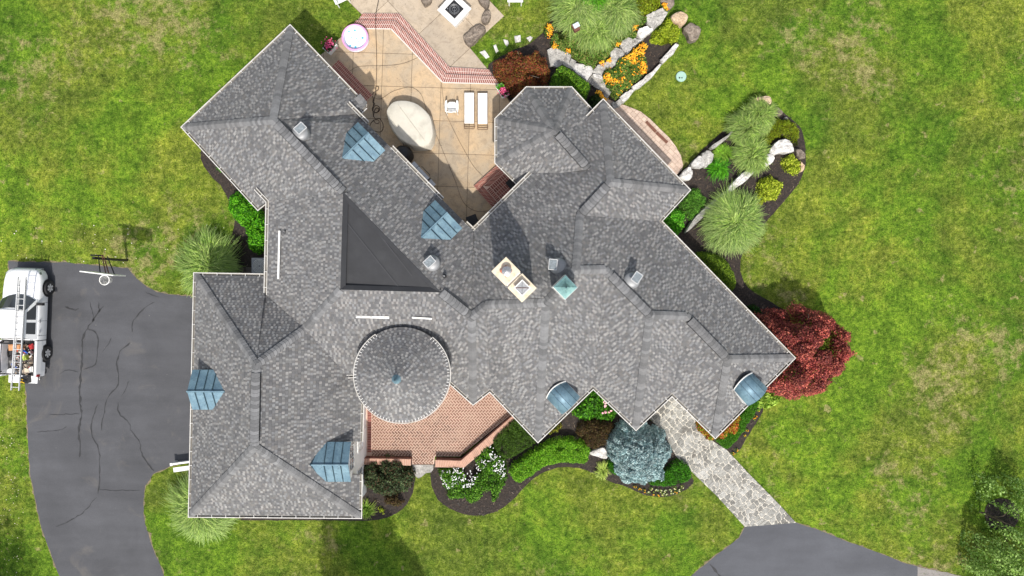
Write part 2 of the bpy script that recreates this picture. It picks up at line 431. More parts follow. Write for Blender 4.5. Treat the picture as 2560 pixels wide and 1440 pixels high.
# ------------------------------------------------------------------ the ground
def ground():
    mb = MB(); s = 300; mb.poly([(-s, -s, 0), (s, -s, 0), (s, s, 0), (-s, s, 0)])
    mb.build('lawn', M['lawn'], kind='structure', label='mown green lawn with dry patches all round the house')
ground()
DRIVE = [(20, 652), (60, 655), (160, 656), (205, 661), (318, 670), (345, 700), (368, 718), (392, 729), (430, 738), (520, 742), (600, 745), (600, 1140), (480, 1150),
         (425, 1166), (383, 1185), (364, 1215), (357, 1258), (362, 1310), (380, 1362), (400, 1412), (412, 1445), (425, 1560), (200, 1580),
         (160, 1470), (130, 1390), (105, 1322), (90, 1262), (76, 1190), (70, 1100), (67, 1000), (62, 950), (50, 800), (25, 700)]
def verge(pts, wd, label):
    p = [Vector(q_) for q_ in xy2(pts)]; n = len(p); s = 1 if area2([tuple(q_) for q_ in p]) > 0 else -1; mb = MB(); R = []
    for i in range(n):
        a, b = p[i], p[(i+1) % n]; d = (b-a).normalized(); nn = Vector((d.y, -d.x)) * s; k_ = max(1, int((b-a).length / .16))
        for k in range(k_): c = a.lerp(b, k/k_); R.append((c - nn*.05, c + nn * (wd * max(0, rnd.gauss(.45, .55)) + .004)))
    for (a, b), (c, d) in zip(R, R[1:] + R[:1]): mb.poly([(a.x, a.y, .007), (b.x, b.y, .007), (d.x, d.y, .007), (c.x, c.y, .007)])
    mb.build('dirt_verge', M['verge'], kind='structure', label=label)
def xy2(pts): return [(v.x, v.y) for v in PP(pts, 0)]
M['verge'] = mat('dirt_verge', (.20, .16, .095), .95, var=.5, scale=9, dirt=(.10, .13, .03), dirtscale=7)
verge(DRIVE, .07, 'ragged strip of bare dirt and dry grass along the driveway edge')
sheet('driveway', DRIVE, .010, M['asphalt'], label='worn grey asphalt driveway with sealed cracks beside the garage wing', ragged=.03)
verge([(1862, 1317), (1990, 1307), (2060, 1330), (2100, 1347), (2194, 1381), (2260, 1407), (2402, 1440), (2480, 1480), (2300, 1560), (1600, 1560), (1700, 1465), (1728, 1440), (1778, 1398), (1848, 1345)], .06, 'ragged dry edge of grass round the front drive')
sheet('front_drive', [(1862, 1317), (1925, 1311), (1990, 1307), (2060, 1330), (2100, 1347), (2194, 1381), (2260, 1407), (2294, 1416), (2300, 1560), (1600, 1560), (1700, 1465), (1728, 1440), (1778, 1398), (1848, 1345)],
      .010, M['asphalt2'], label='smooth dark asphalt drive at the foot of the stone walk', ragged=.015)
sheet('gravel_strip', [(2294, 1416), (2340, 1426), (2402, 1440), (2480, 1470), (2480, 1560), (2300, 1560)], .014, M['gravel'], label='pale gravel patch at the end of the front drive', ragged=.03)
# crack sealer and stains on the driveway: each a thin raised strip
def strip(pts, wd, z=.022, name='crack_sealer', m='sealer', label='dark sealed crack wandering along the asphalt driveway'):
    p = smooth_line([P(x, y, z) for x, y in pts], 1); q = []
    for i in range(len(p) - 1):
        n = max(1, int((p[i+1]-p[i]).length / .12))
        q += [p[i].lerp(p[i+1], k/n) + Vector((rnd.gauss(0, .018), rnd.gauss(0, .018), 0)) for k in range(n)]
    q.append(p[-1]); mb = MB(); L = []; 
    for i, a in enumerate(q):
        d = (q[min(i+1, len(q)-1)] - q[max(i-1, 0)]); n = Vector((-d.y, d.x, 0)).normalized() * wd * .36 * rnd.uniform(.2, 1.4) * (0.3 if i in (0, len(q)-1) else 1)
        L.append((a - n, a + n))
    for (a, b), (c, d) in zip(L, L[1:]): mb.poly([a, c, d, b])
    return mb
ck1 = lambda l: crop(l, 0, 600, 3.6); ck2 = lambda l: crop(l, 0, 1000, 3.2727)
cracks = [ (ck1([(930, 600), (880, 650), (840, 720), (780, 800), (745, 870), (735, 980), (740, 1100), (720, 1250), (715, 1440)]) + ck2([(670, 120), (640, 260), (655, 400), (650, 470)]), .13),
  (ck1([(810, 560), (840, 690), (830, 740)]), .06), (ck1([(890, 560), (888, 650)]), .06),
  (ck1([(790, 800), (875, 830), (885, 920), (870, 1080), (860, 1130), (750, 1165)]), .09),
  (ck1([(1390, 560), (1320, 590), (1270, 650), (1200, 710), (1185, 780), (1190, 830)]), .08),
  (ck1([(1170, 925), (1090, 990), (1060, 1040), (1050, 1150), (1070, 1230), (1055, 1330), (1000, 1370), (960, 1440)]), .09),
  (ck1([(1000, 880), (970, 950), (915, 1015)]), .05), (ck1([(1165, 1265), (1130, 1350), (1090, 1410)]), .04), (ck1([(540, 1200), (600, 1165), (700, 1190)]), .05),
  (ck2([(870, 0), (855, 100), (835, 180), (830, 250)]), .06), (ck2([(800, 30), (745, 180), (745, 280), (800, 370), (815, 450), (815, 640), (800, 770)]), .07),
  (ck2([(965, 20), (960, 110), (1070, 190), (1070, 260), (1150, 350), (1150, 440), (1200, 510), (1260, 580)]), .07),
  (ck2([(785, 800), (690, 920), (560, 1000), (450, 1040)]), .06), (ck2([(810, 735), (930, 740), (1140, 740)]), .04), (ck2([(400, 115), (500, 120), (650, 115)]), .04),
  (ck2([(300, 265), (500, 245), (545, 215)]), .04), (ck1([(585, 603), (640, 620), (680, 640), (710, 615)]), .10), (ck1([(1310, 470), (1350, 485), (1430, 515)]), .05)]
crk = MB()
for l, wd in cracks:
    m_ = strip(l, wd); b = len(crk.v); crk.v += m_.v; crk.f += [tuple(b+i for i in f) for f in m_.f]; crk.c += m_.c; crk.mi += m_.mi
crk.build('crack_sealer', M['sealer'], bpy.data.objects['driveway'], kind='stuff')
# patch of dark sealer at the joint of the front drive
strip([(1775, 1410), (1800, 1440), (1815, 1460)], .14).build('seam_sealer', M['sealer'], bpy.data.objects['front_drive'])

MULCH_NE = [(1402, -60), (1402, 0), (1390, 25), (1375, 50), (1361, 77), (1340, 98), (1321, 112), (1275, 128), (1244, 146), (1215, 165), (1232, 200), (1250, 235), (1290, 300), (1480, 330), (1560, 300), (1545, 262),
            (1590, 222), (1640, 170), (1699, 108), (1690, 98), (1650, 112), (1622, 104), (1636, 60), (1655, 20), (1665, -60)]
MULCH_E = [(1692, 435), (1723, 412), (1735, 395), (1771, 360), (1810, 325), (1842, 298), (1873, 262), (1905, 240), (1934, 260), (1961, 283), (1995, 310), (2009, 333), (2012, 360), (2015, 387), (2013, 421), (1998, 458), (1987, 472), (1950, 515),
           (1915, 555), (1882, 600), (1858, 630), (1850, 655), (1852, 685), (1862, 712), (1895, 738), (1932, 757), (1985, 790), (1960, 850), (1900, 850), (1800, 760), (1700, 650), (1600, 545)]
MULCH_S = [(1075, 1170), (1076, 1195), (1080, 1222), (1100, 1258), (1150, 1284), (1200, 1291), (1250, 1276), (1283, 1250), (1308, 1220), (1351, 1182), (1407, 1165), (1459, 1172), (1492, 1187), (1525, 1205), (1563, 1216), (1610, 1237),
           (1646, 1243), (1686, 1239), (1725, 1218), (1738, 1198), (1650, 1070), (1590, 1020), (1483, 930), (1345, 1060), (1270, 1020), (1160, 1150), (1086, 1150)]
MULCH_SW = [(895, 1130), (1032, 1150), (1038, 1190), (1034, 1225), (1024, 1252), (1000, 1281), (960, 1297), (905, 1303), (760, 1300), (600, 1302), (572, 1290), (600, 1250), (860, 1250)]
MULCH_W = [(500, 372), (504, 408), (528, 440), (558, 470), (583, 530), (588, 560), (575, 600), (560, 640), (600, 700), (700, 700), (700, 470), (610, 460), (520, 350)]
MULCH_SE = crop([(1090, 700), (1130, 800), (1143, 860), (1080, 970), (1000, 1100), (940, 1200), (880, 1300), (830, 1345), (740, 1290), (600, 1220), (420, 960), (560, 900), (700, 1050), (900, 850)], 1640, 820, 4.235)
for pts, lab in ((MULCH_NE, 'dark mulch bed with boulders and orange flowers north of the octagon bay'), (MULCH_E, 'dark mulch bed with boulder walls east of the house'),
                 (MULCH_S, 'dark mulch bed south of the house with white blooms and hedges'), (MULCH_SW, 'dark mulch bed round the dusky shrub beside the garage wing'),
                 (MULCH_W, 'dark mulch bed along the west side under the bright green bushes'), (MULCH_SE, 'narrow dark mulch bed beside the stone walk')):
    sheet('mulch_bed', pts, .03, M['mulch'], label=lab, smooth=1, ragged=.02)
sheet('mulch_bed', [(2462, 1270), (2478, 1252), (2500, 1245), (2530, 1250), (2550, 1280), (2545, 1310), (2515, 1330), (2480, 1325), (2463, 1300)], .03, M['mulch'], label='small round mulch ring under the tree at the right edge', smooth=1)

# ------------------------------------------------------------------ laid surfaces: pieces clipped to an outline
def pieces_of(cells, outline, gap=0.0):
    T = tris2(outline); bb = [(min(p[0] for p in t), min(p[1] for p in t), max(p[0] for p in t), max(p[1] for p in t)) for t, _ in T]
    res = []
    for cell in cells:
        if area2(cell) < 0: cell = cell[::-1]
        x0 = min(p[0] for p in cell); x1 = max(p[0] for p in cell); y0 = min(p[1] for p in cell); y1 = max(p[1] for p in cell)
        got = []
        for (t, _), b in zip(T, bb):
            if b[0] > x1 or b[2] < x0 or b[1] > y1 or b[3] < y0: continue
            q = clip(cell, t)
            if q: got.append(q)
        if got: res.append(got)
    return res
def lay(parent, name, cells, outline, z0, z1, m, limit=300, jitter=.004, minarea=.002, center=None, mfar=None):
    res = [r for r in pieces_of(cells, outline) if sum(abs(area2(q)) for q in r) > minarea * 2]
    if center is not None: res.sort(key=lambda r: (Vector(r[0][0]) - Vector(center)).length)
    far = MB()
    for i, r in enumerate(res):
        mb = MB() if i < limit else far; dz = rnd.uniform(-jitter, jitter)
        whole = sum(abs(area2(q)) for q in r)
        for q in r:
            if len(r) == 1: mb.prism(q, z0, z1 + dz)
            else:
                n = len(q); mb.poly([(x, y, z1 + dz) for x, y in q])
                for k in range(n): a, b = q[k], q[(k+1) % n]; mb.poly([(a[0], a[1], z0), (b[0], b[1], z0), (b[0], b[1], z1+dz), (a[0], a[1], z1+dz)])
        if i < limit:
            q = r[0]; mb.build(name, m, parent, org=(sum(p[0] for p in q)/len(q), sum(p[1] for p in q)/len(q), z0))
    if far.f: far.build(name + '_field', mfar or m, parent, kind='stuff')
def grid_cells(org, ang, w, h, nx, ny, gap, bond=0.0):
    c, s = math.cos(ang), math.sin(ang); R = []
    for j in range(-ny, ny):
        for i in range(-nx, nx):
            x0 = i*w + (bond*w*(j % 2)) + gap/2; x1 = x0 + w - gap; y0 = j*h + gap/2; y1 = y0 + h - gap
            R.append([(org[0] + x*c - y*s, org[1] + x*s + y*c) for x, y in ((x0, y0), (x1, y0), (x1, y1), (x0, y1))])
    return R
ZP = .30
def xy(pts, z=0.0): return [(v.x, v.y) for v in PP(pts, z)]
# house patio (tan concrete slabs)
PATIO = [(877, 71), (977, 71), (1107, 206), (1247, 210), (1300, 300), (1330, 470), (1260, 560), (1200, 620), (1020, 480), (900, 350), (860, 240), (798, 141)]
UPPER = [(868, -70), (868, 0), (905, 36), (998, 33), (1124, 168), (1218, 172), (1174, 119), (1260, 40), (1222, 0), (1160, -70)]
po = bpy.data.objects.new('patio', None); COL.objects.link(po); po['kind'] = 'structure'; po['label'] = 'tan concrete patio of large slabs behind the house'
mb = MB(); mb.prism(xy([(800, 141), (877, 71), (977, 71), (1107, 206), (1246, 210), (1330, 330), (1320, 540), (1200, 620), (900, 420)], ZP), 0, ZP - .015); mb.build('slab_bed', M['joint'], po)
a0 = P(957, 133, ZP)
lay(po, 'slab', grid_cells((a0.x, a0.y), math.radians(-1.8), 1.46, 1.62, 14, 14, .022), xy(PATIO, ZP), ZP - .03, ZP, M['patio'], jitter=.001)
po2 = bpy.data.objects.new('lower_patio', None); COL.objects.link(po2); po2['kind'] = 'structure'; po2['label'] = 'grey tan concrete patio with the fire table beyond the brick steps'
mb = MB(); mb.prism(xy([(868, -70), (868, 0), (905, 38), (1124, 172), (1216, 171), (1174, 119), (1259, 40), (1222, 0), (1160, -70)]), 0, .035); mb.build('slab_bed', M['joint'], po2)
a0 = P(1124, 168, .05)
lay(po2, 'slab', grid_cells((a0.x, a0.y), math.radians(43), 2.25, 2.25, 14, 14, .02), xy(UPPER, .05), .03, .05, M['patio2'], jitter=.001)

# brick steps between the two patios: four soldier rows
def lerp2(a, b, t): return (a[0] + (b[0]-a[0])*t, a[1] + (b[1]-a[1])*t)
def brick_band(parent, inner, outer, rows, bw, m, name='brick', gap=.016, start=0, limit=300, count=[0]):
    """inner, outer: matching world polylines; rows: list of (z0, z1) from outer to inner"""
    nr = len(rows); far = MB(); made = start
    for s in range(len(inner) - 1):
        i0, i1, o0, o1 = Vector(inner[s]), Vector(inner[s+1]), Vector(outer[s]), Vector(outer[s+1])
        L = ((i1-i0).length + (o1-o0).length) / 2; n = max(1, round(L / bw))
        for r, (z0, z1) in enumerate(rows):
            f0, f1 = r/nr, (r+1)/nr; D = (o0 - i0).length / nr
            g = gap / D * .5 / nr
            for k in range(n):
                t0, t1 = k/n, (k+1)/n; h = gap / L / 2
                e = lambda t, f: tuple(o0.lerp(o1, t).lerp(i0.lerp(i1, t), f))
                q = [e(t0+h, f0+g), e(t1-h, f0+g), e(t1-h, f1-g), e(t0+h, f1-g)]
                mb = MB() if made < limit else far
                mb.prism(q, z0, z1 + rnd.uniform(-.003, .003))
                if made < limit: mb.build(name, m, parent, org=((q[0][0]+q[2][0])/2, (q[0][1]+q[2][1])/2, z0))
                made += 1
    if far.f: far.build(name + '_field', m, parent, kind='stuff')
    return made
inn = xy([(876, 70), (978, 71), (1107, 205), (1247, 209)], ZP); out = xy([(907, 33), (998, 33), (1124, 167), (1222, 173)], .17)
t = thing('patio_steps', 'angled red brick steps with white mortar between the two patios', 'steps')
mb = MB()
for s in range(3):
    q = [inn[s], inn[s+1], out[s+1], out[s]]; mid = [lerp2(out[s], inn[s], .5), lerp2(out[s+1], inn[s+1], .5)]
    mb.prism([inn[s], inn[s+1], mid[1], mid[0]], 0, .285); mb.prism([mid[0], mid[1], out[s+1], out[s]], 0, .155)
mb.build('mortar_bed', M['mortar_white'], t)
brick_band(t, inn, out, [(.12, .168), (.12, .168), (.25, .298), (.25, .298)], .094, M['brick_red'], gap=.028)
# white nosing along the patio side
mb = MB()
for s in range(3):
    a, b = Vector((*inn[s], ZP+.004)), Vector((*inn[s+1], ZP+.004)); d = (b-a).normalized(); n = Vector((d.y, -d.x, 0))
    if n.y > 0: n = -n
    mb.prism([a[:2], b[:2], (b + n*.05)[:2], (a + n*.05)[:2]], ZP-.02, ZP+.006)
mb.build('nosing', M['mortar_white'], t)

def brick_step(label, corners, z, rows_n, bw, ztop, name='brick_step'):
    """corners: a, b along the front (outer), c, d along the back"""
    a, b, c, d = xy(corners, z)
    t = thing(name, label, 'step', ((a[0]+c[0])/2, (a[1]+c[1])/2, 0)); mb = MB(); mb.prism([a, b, c, d], 0, ztop - .012); mb.build('mortar_bed', M['mortar_pink'], t)
    brick_band(t, [d, c], [a, b], [(ztop - .06, ztop)] * rows_n, bw, M['brick_red'], gap=.022)
    return t
brick_step('low red brick step along the north-west wing wall', [(847, 149), (931, 237), (914, 255), (828, 168)], .45, 3, .09, .45)
# stoop by the octagon bay: two levels
A_, B_, C_ = P(1246, 409, .45), P(1184, 465, .45), P(1236, 524, .45)
t = thing('brick_stoop', 'red brick stoop with a dark mat in the corner of the patio', 'stoop', (B_.x, B_.y, 0))
ex = (A_ - B_); ey = (C_ - B_); eu, ev = ex.normalized(), ey.normalized(); Lx, Ly = ex.length + 1.3, ey.length + .9
mb = MB(); q = lambda x, y: (B_.x + eu.x*x + ev.x*y, B_.y + eu.y*x + ev.y*y)
mb.prism([q(0, 0), q(Lx, 0), q(Lx, Ly), q(0, Ly)], 0, .448); mb.prism([q(.34, .34), q(Lx, .34), q(Lx, Ly), q(.34, Ly)], .4, .588); mb.build('mortar_bed', M['mortar_pink'], t)
n1 = brick_band(t, [q(.34, .34), q(Lx, .34)], [q(0, 0), q(Lx, 0)], [(.40, .46)] * 2, .092, M['brick_red'], gap=.022, limit=300)
n1 = brick_band(t, [q(.34, .34), q(.34, Ly)], [q(0, .0), q(0, Ly)], [(.40, .462)] * 2, .092, M['brick_red'], gap=.022, start=n1)
n1 = brick_band(t, [q(.56, .56), q(Lx, .56)], [q(.35, .35), q(Lx, .35)], [(.54, .60)] * 1, .092, M['brick_red'], gap=.022, start=n1)
n1 = brick_band(t, [q(.56, .58), q(.56, Ly)], [q(.35, .58), q(.35, Ly)], [(.54, .60)] * 1, .092, M['brick_red'], gap=.022, start=n1)
lay(t, 'brick', grid_cells(q(.57, .57), math.atan2(eu.y, eu.x), .115, .22, 20, 20, .02, 0), [q(.57, .57), q(Lx, .57), q(Lx, Ly), q(.57, Ly)], .54, .60, M['brick_red'], 160)
mb = MB(); mb.prism([q(1.25, .95), q(2.35, .95), q(2.35, 1.95), q(1.25, 1.95)], .604, .618); tag(mb.build('doormat', M['black'], org=(*q(1.8, 1.4), .604)), 'black doormat lying on the brick stoop', 'doormat')

# curved paver landing on the north-east side
t = bpy.data.objects.new('paver_landing', None); COL.objects.link(t); t['kind'] = 'structure'; t['label'] = 'curved blush paver landing along the north-east eave'
ARC = [(1500, 240), (1545, 258), (1571, 266), (1602, 279), (1625, 297), (1650, 322), (1672, 343), (1689, 365), (1702, 388), (1708, 412), (1704, 425), (1688, 440), (1600, 450), (1480, 330)]
mb = MB(); mb.prism(xy(ARC, .08), 0, .068); mb.build('sand_bed', M['paver_joint'], t)
a0 = P(1571, 266, .08); cells = []
base = math.radians(-45)
for j in range(-30, 30):
    y = j * .20; x = -6 + (j % 3) * .13
    while x < 6:
        wd = rnd.choice((.20, .30, .36, .30)); cells.append([(x+.008, y+.008), (x+wd-.008, y+.008), (x+wd-.008, y+.192), (x+.008, y+.192)]); x += wd
c_, s_ = math.cos(base), math.sin(base)
cells = [[(a0.x + x*c_ - y*s_, a0.y + x*s_ + y*c_) for x, y in c] for c in cells]
lay(t, 'paver', cells, xy(ARC, .08), .04, .08, M['paver'], 300, .002, center=P(1640, 350)[:2])
mb = MB(); g0 = PP([(1613, 306), (1618, 301), (1643, 327), (1638, 332)], .11); g1 = PP([(1639, 333), (1644, 328), (1671, 354), (1666, 359)], .11)
t = thing('drain_grate', 'long narrow rust-brown grate set in the curved paver landing', 'grate', P(1642, 330, .08))
for g in (g0, g1): mb = MB(); mb.prism([v[:2] for v in g], .07, .105); mb.build('grate_panel', M['rust'], t)

# terrace of herringbone brick by the turret
t = bpy.data.objects.new('brick_terrace', None); COL.objects.link(t); t['kind'] = 'structure'; t['label'] = 'herringbone brick terrace beneath the round turret'
ZT = .15
TER = [(915, 960), (960, 900), (1130, 900), (1225, 930), (1300, 1010), (1283, 1032), (1150, 1141), (1087, 1141), (1085, 1161), (1029, 1161), (1027, 1140), (915, 1140)]
HER = [(930, 960), (960, 900), (1130, 900), (1225, 930), (1300, 1010), (1278, 1033), (1150, 1141), (1084, 1141), (1082, 1161), (1033, 1161), (1030, 1141), (930, 1141)]
mb = MB(); mb.prism(xy(TER, ZT), 0, ZT - .012); mb.build('mortar_bed', M['mortar_pink'], t)
w_ = .108; a0 = P(1000, 1080, ZT); cells = []
for k in range(-90, 91):
    for m_ in range(-40, 41):
        x = -k + 4*m_; y = k
        if abs(x) > 46 or abs(y) > 46: continue
        for (u, v, uu, vv) in ((x, y, x+2, y+1), (x+2, y, x+3, y+2)):
            g = .14; cells.append([(u+g, v+g), (uu-g, v+g), (uu-g, vv-g), (u+g, vv-g)])
c_, s_ = math.cos(math.radians(45)) * w_, math.sin(math.radians(45)) * w_
cells = [[(a0.x + x*c_ - y*s_, a0.y + x*s_ + y*c_) for x, y in c] for c in cells]
lay(t, 'brick', cells, xy(HER, ZT), ZT - .05, ZT, M['brick_brown'], 300, .003, .003, center=P(1060, 1100)[:2])
wl = xy([(918, 955), (918, 1131)], ZT); wr = xy([(929, 955), (929, 1131)], ZT)
brick_band(t, wl, wr, [(ZT-.05, ZT+.003)], .085, M['brick_red'], gap=.02, name='border_brick')
# low brick walls around the terrace
def low_wall(label, inner, outer, h=.62, bw=.085):
    t = thing('low_brick_wall', label, 'wall', (inner[0][0], inner[0][1], 0))
    for s in range(len(inner)-1):
        mb = MB(); q4 = [inner[s], inner[s+1], outer[s+1], outer[s]]
        mb.prism(q4, 0, h - .05); mb.build('wall_core', M['brick_shaded'], t)
    # soldier faces on the inside, their shade put into the brick colour
    for s in range(len(inner)-1):
        a, b = Vector(inner[s]), Vector(inner[s+1]); L = (b-a).length; n = int(L / .09); d = (b-a).normalized(); nn = Vector((d.y, -d.x))
        if nn.dot(Vector(outer[s]) - a) > 0: nn = -nn
        for k in range(n):
            for z0 in (ZT, ZT + .155, ZT + .31):
                c = a + d * (k + .5) * L / n + nn * .006
                m2 = MB(); m2.box(c.x, c.y, z0 + .08, L/n - .016, .024, .148, math.atan2(d.y, d.x)); m2.build('brick', M['brick_shaded'], t, org=(c.x, c.y, z0))
    m2 = MB()
    for s in range(len(inner)-1): m2.prism([inner[s], inner[s+1], outer[s+1], outer[s]], h - .05, h - .012)
    m2.build('mortar_bed', M['mortar_pink'], t)
    brick_band(t, inner, outer, [(h-.05, h)], bw, M['brick_pink'], name='cap_brick', gap=.02)
low_wall('low pink capped brick wall angling along the terrace toward the house', xy([(1088, 1150), (1152, 1152), (1290, 1032)], .62), xy([(1088, 1168), (1160, 1169), (1305, 1047)], .62))
low_wall('short low brick wall between the garage wing and the terrace opening', xy([(908, 1146), (1027, 1148)], .62), xy([(908, 1162), (1027, 1164)], .62))
sheet('stone_step', crop([(800, 770), (1030, 772), (1030, 820), (1005, 852), (950, 860), (905, 900), (872, 915), (840, 890), (800, 860)], 840, 980, 4.235), .09, M['rock_grey'], label='pale stone slab step below the terrace opening')

# flagstone walk: Voronoi stones in mortar
WALK = [(1640, 950), (1700, 950), (1720, 1020), (1755, 1080), (1785, 1105), (1817, 1125), (1870, 1182), (1947, 1260), (1990, 1307), (1862, 1317), (1792, 1240), (1732, 1182), (1690, 1140), (1657, 1080), (1618, 1040), (1580, 1000)]
wk = bpy.data.objects.new('flagstone_walk', None); COL.objects.link(wk); wk['kind'] = 'structure'; wk['label'] = 'irregular flagstone walk with pale mortar leading to the front drive'
wp = xy(WALK, .06); mb = MB(); mb.prism(wp, -.1, .048)
mb = MB(); v = [(x, y, .048) for x, y in wp]; mb.faces(v, [tuple(a) if area2([v[i][:2] for i in a]) > 0 else tuple(reversed(a)) for a in tessellate_polygon([[Vector(q_) for q_ in v]])]); mb.build('mortar_bed', M['flag_mortar'], wk)
d0 = (Vector(xy([(1990, 1307)])[0]) - Vector(xy([(1690, 990)])[0])).normalized(); n0 = Vector((-d0.y, d0.x))
o0 = Vector(xy([(1790, 1140)])[0]); cells = []; r_ = random.Random(5)
def bound(k, x): return rows_y[k] + .035 * math.sin(x*2.3 + k*1.7) + .02 * math.sin(x*6.1 + k*4.1)
rows_y = [-8.0]
while rows_y[-1] < 8.5: rows_y.append(rows_y[-1] + r_.choice((.15, .18, .22, .26, .31)))
for k in range(len(rows_y) - 1):
    xx = -2.7 + r_.uniform(0, .3); hh = rows_y[k+1] - rows_y[k]; t0 = r_.uniform(-.05, .05)
    while xx < 2.7:
        ww = hh * r_.uniform(.7, 1.6) + .03; t1 = r_.uniform(-.07, .07)
        quad = [(xx - t0, bound(k, xx)), (xx + ww - t1, bound(k, xx + ww)), (xx + ww + t1, bound(k+1, xx + ww)), (xx + t0, bound(k+1, xx))]
        subs = [quad]
        if hh > .25 and r_.random() < .35:
            f0, f1 = r_.uniform(.35, .65), r_.uniform(.35, .65); e, f_ = lerp2(quad[0], quad[3], f0), lerp2(quad[1], quad[2], f1); subs = [[quad[0], quad[1], f_, e], [e, f_, quad[2], quad[3]]]
        for q in subs:
            cx = sum(p[0] for p in q)/4; cy = sum(p[1] for p in q)/4; o_ = []
            for p in q:
                d = math.hypot(p[0]-cx, p[1]-cy); sft = (d - .021) / d; o_.append((cx + (p[0]-cx)*sft, cy + (p[1]-cy)*sft))
            c = []
            for i_ in range(4):
                a_, b_ = o_[i_], o_[(i_+1) % 4]; u_, v_ = r_.uniform(.06, .24), r_.uniform(.76, .94); c += [lerp2(a_, b_, u_), lerp2(a_, b_, v_)]
            cells.append([tuple(o0 + d0 * y + n0 * x) for x, y in c])
        xx += ww; t0 = t1
print('flagstones', len(cells))
lay(wk, 'flagstone', cells, wp, .03, .064, M['flag'], 300, .004, .004, center=P(1800, 1160)[:2])
# ------------------------------------------------------------------ the house
PITCH = .71
def zs(px, py, A, B, ze=3.0, pitch=PITCH, inside=None):
    """height at which the pixel ray meets the roof plane rising from eave A-B"""
    a, b = P(*A, ze), P(*B, ze); d = (b - a).normalized(); n = Vector((-d.y, d.x, 0))
    dx, dy = (px - 1280) / F, (720 - py) / F
    if (Vector((dx, dy, 0)) * (H - 5) - a).dot(n) < 0: n = -n
    nd = n.x*dx + n.y*dy; na = n.x*a.x + n.y*a.y
    return (ze + pitch * (H*nd - na)) / (1 + pitch*nd)
def V(px, py, z): return P(px, py, z)
NE1 = ((725, 70), (913, 265)); NWE = ((1183, 577), (1508, 256)); NEE = ((1647, 553), (1980, 895))
A1, A2, A3 = V(725, 70, 3), V(461, 318, 3), V(913, 266, 3)
R1 = V(682, 300, 5.35); T1 = V(858, 480, 5.42); T2 = V(851, 724, 5.5); T3 = V(1103, 731, 5.36)
J = V(762, 822, 4.55); R3 = V(640, 912, 5.7); R4 = V(636, 1117, 5.7)
L1, L2, L3, L4 = V(490, 688, 3), V(667, 691, 3), V(477, 1287, 3), V(898, 1290, 3)
W1, W2 = V(672, 503, 3.5), V(667, 738, 3.5)
S1, S2 = V(868, 938, 3.3), V(1112, 938, 3.3)
Q = V(1183, 577, 3.2); B2 = V(1179, 792, 5.3); B1 = V(1215, 762, 5.3)
N1, N2, N3 = V(1508, 256, 3), V(1718, 475, 3), V(1647, 553, 3)
Rn = V(1527, 455, 4.95); Rn2 = V(1450, 538, 4.95)
zM = .5 * (zs(1440, 675, *NWE) + zs(1365, 757, *NWE)); M1, M2 = V(1440, 675, zM), V(1365, 757, zM)
zK = .5 * (zs(1512, 673, *NEE) + zs(1625, 787, *NEE)); K1, K2 = V(1512, 673, zK), V(1625, 787, zK)
zG = .5 * (zs(1715, 790, *NEE) + zs(1820, 898, *NEE)); G1, G2 = V(1715, 790, zG), V(1820, 898, zG)
C1, C2, I1, C3, I2, C4, I3, C5 = [V(x, y, 3) for x, y in ((1980, 895), (1788, 1088), (1680, 983), (1590, 1068), (1483, 965), (1345, 1098), (1225, 972), (1183, 1005))]
print('ridge heights', zM, zK, zG, zs(682, 300, *NE1), zs(1527, 455, *NWE))

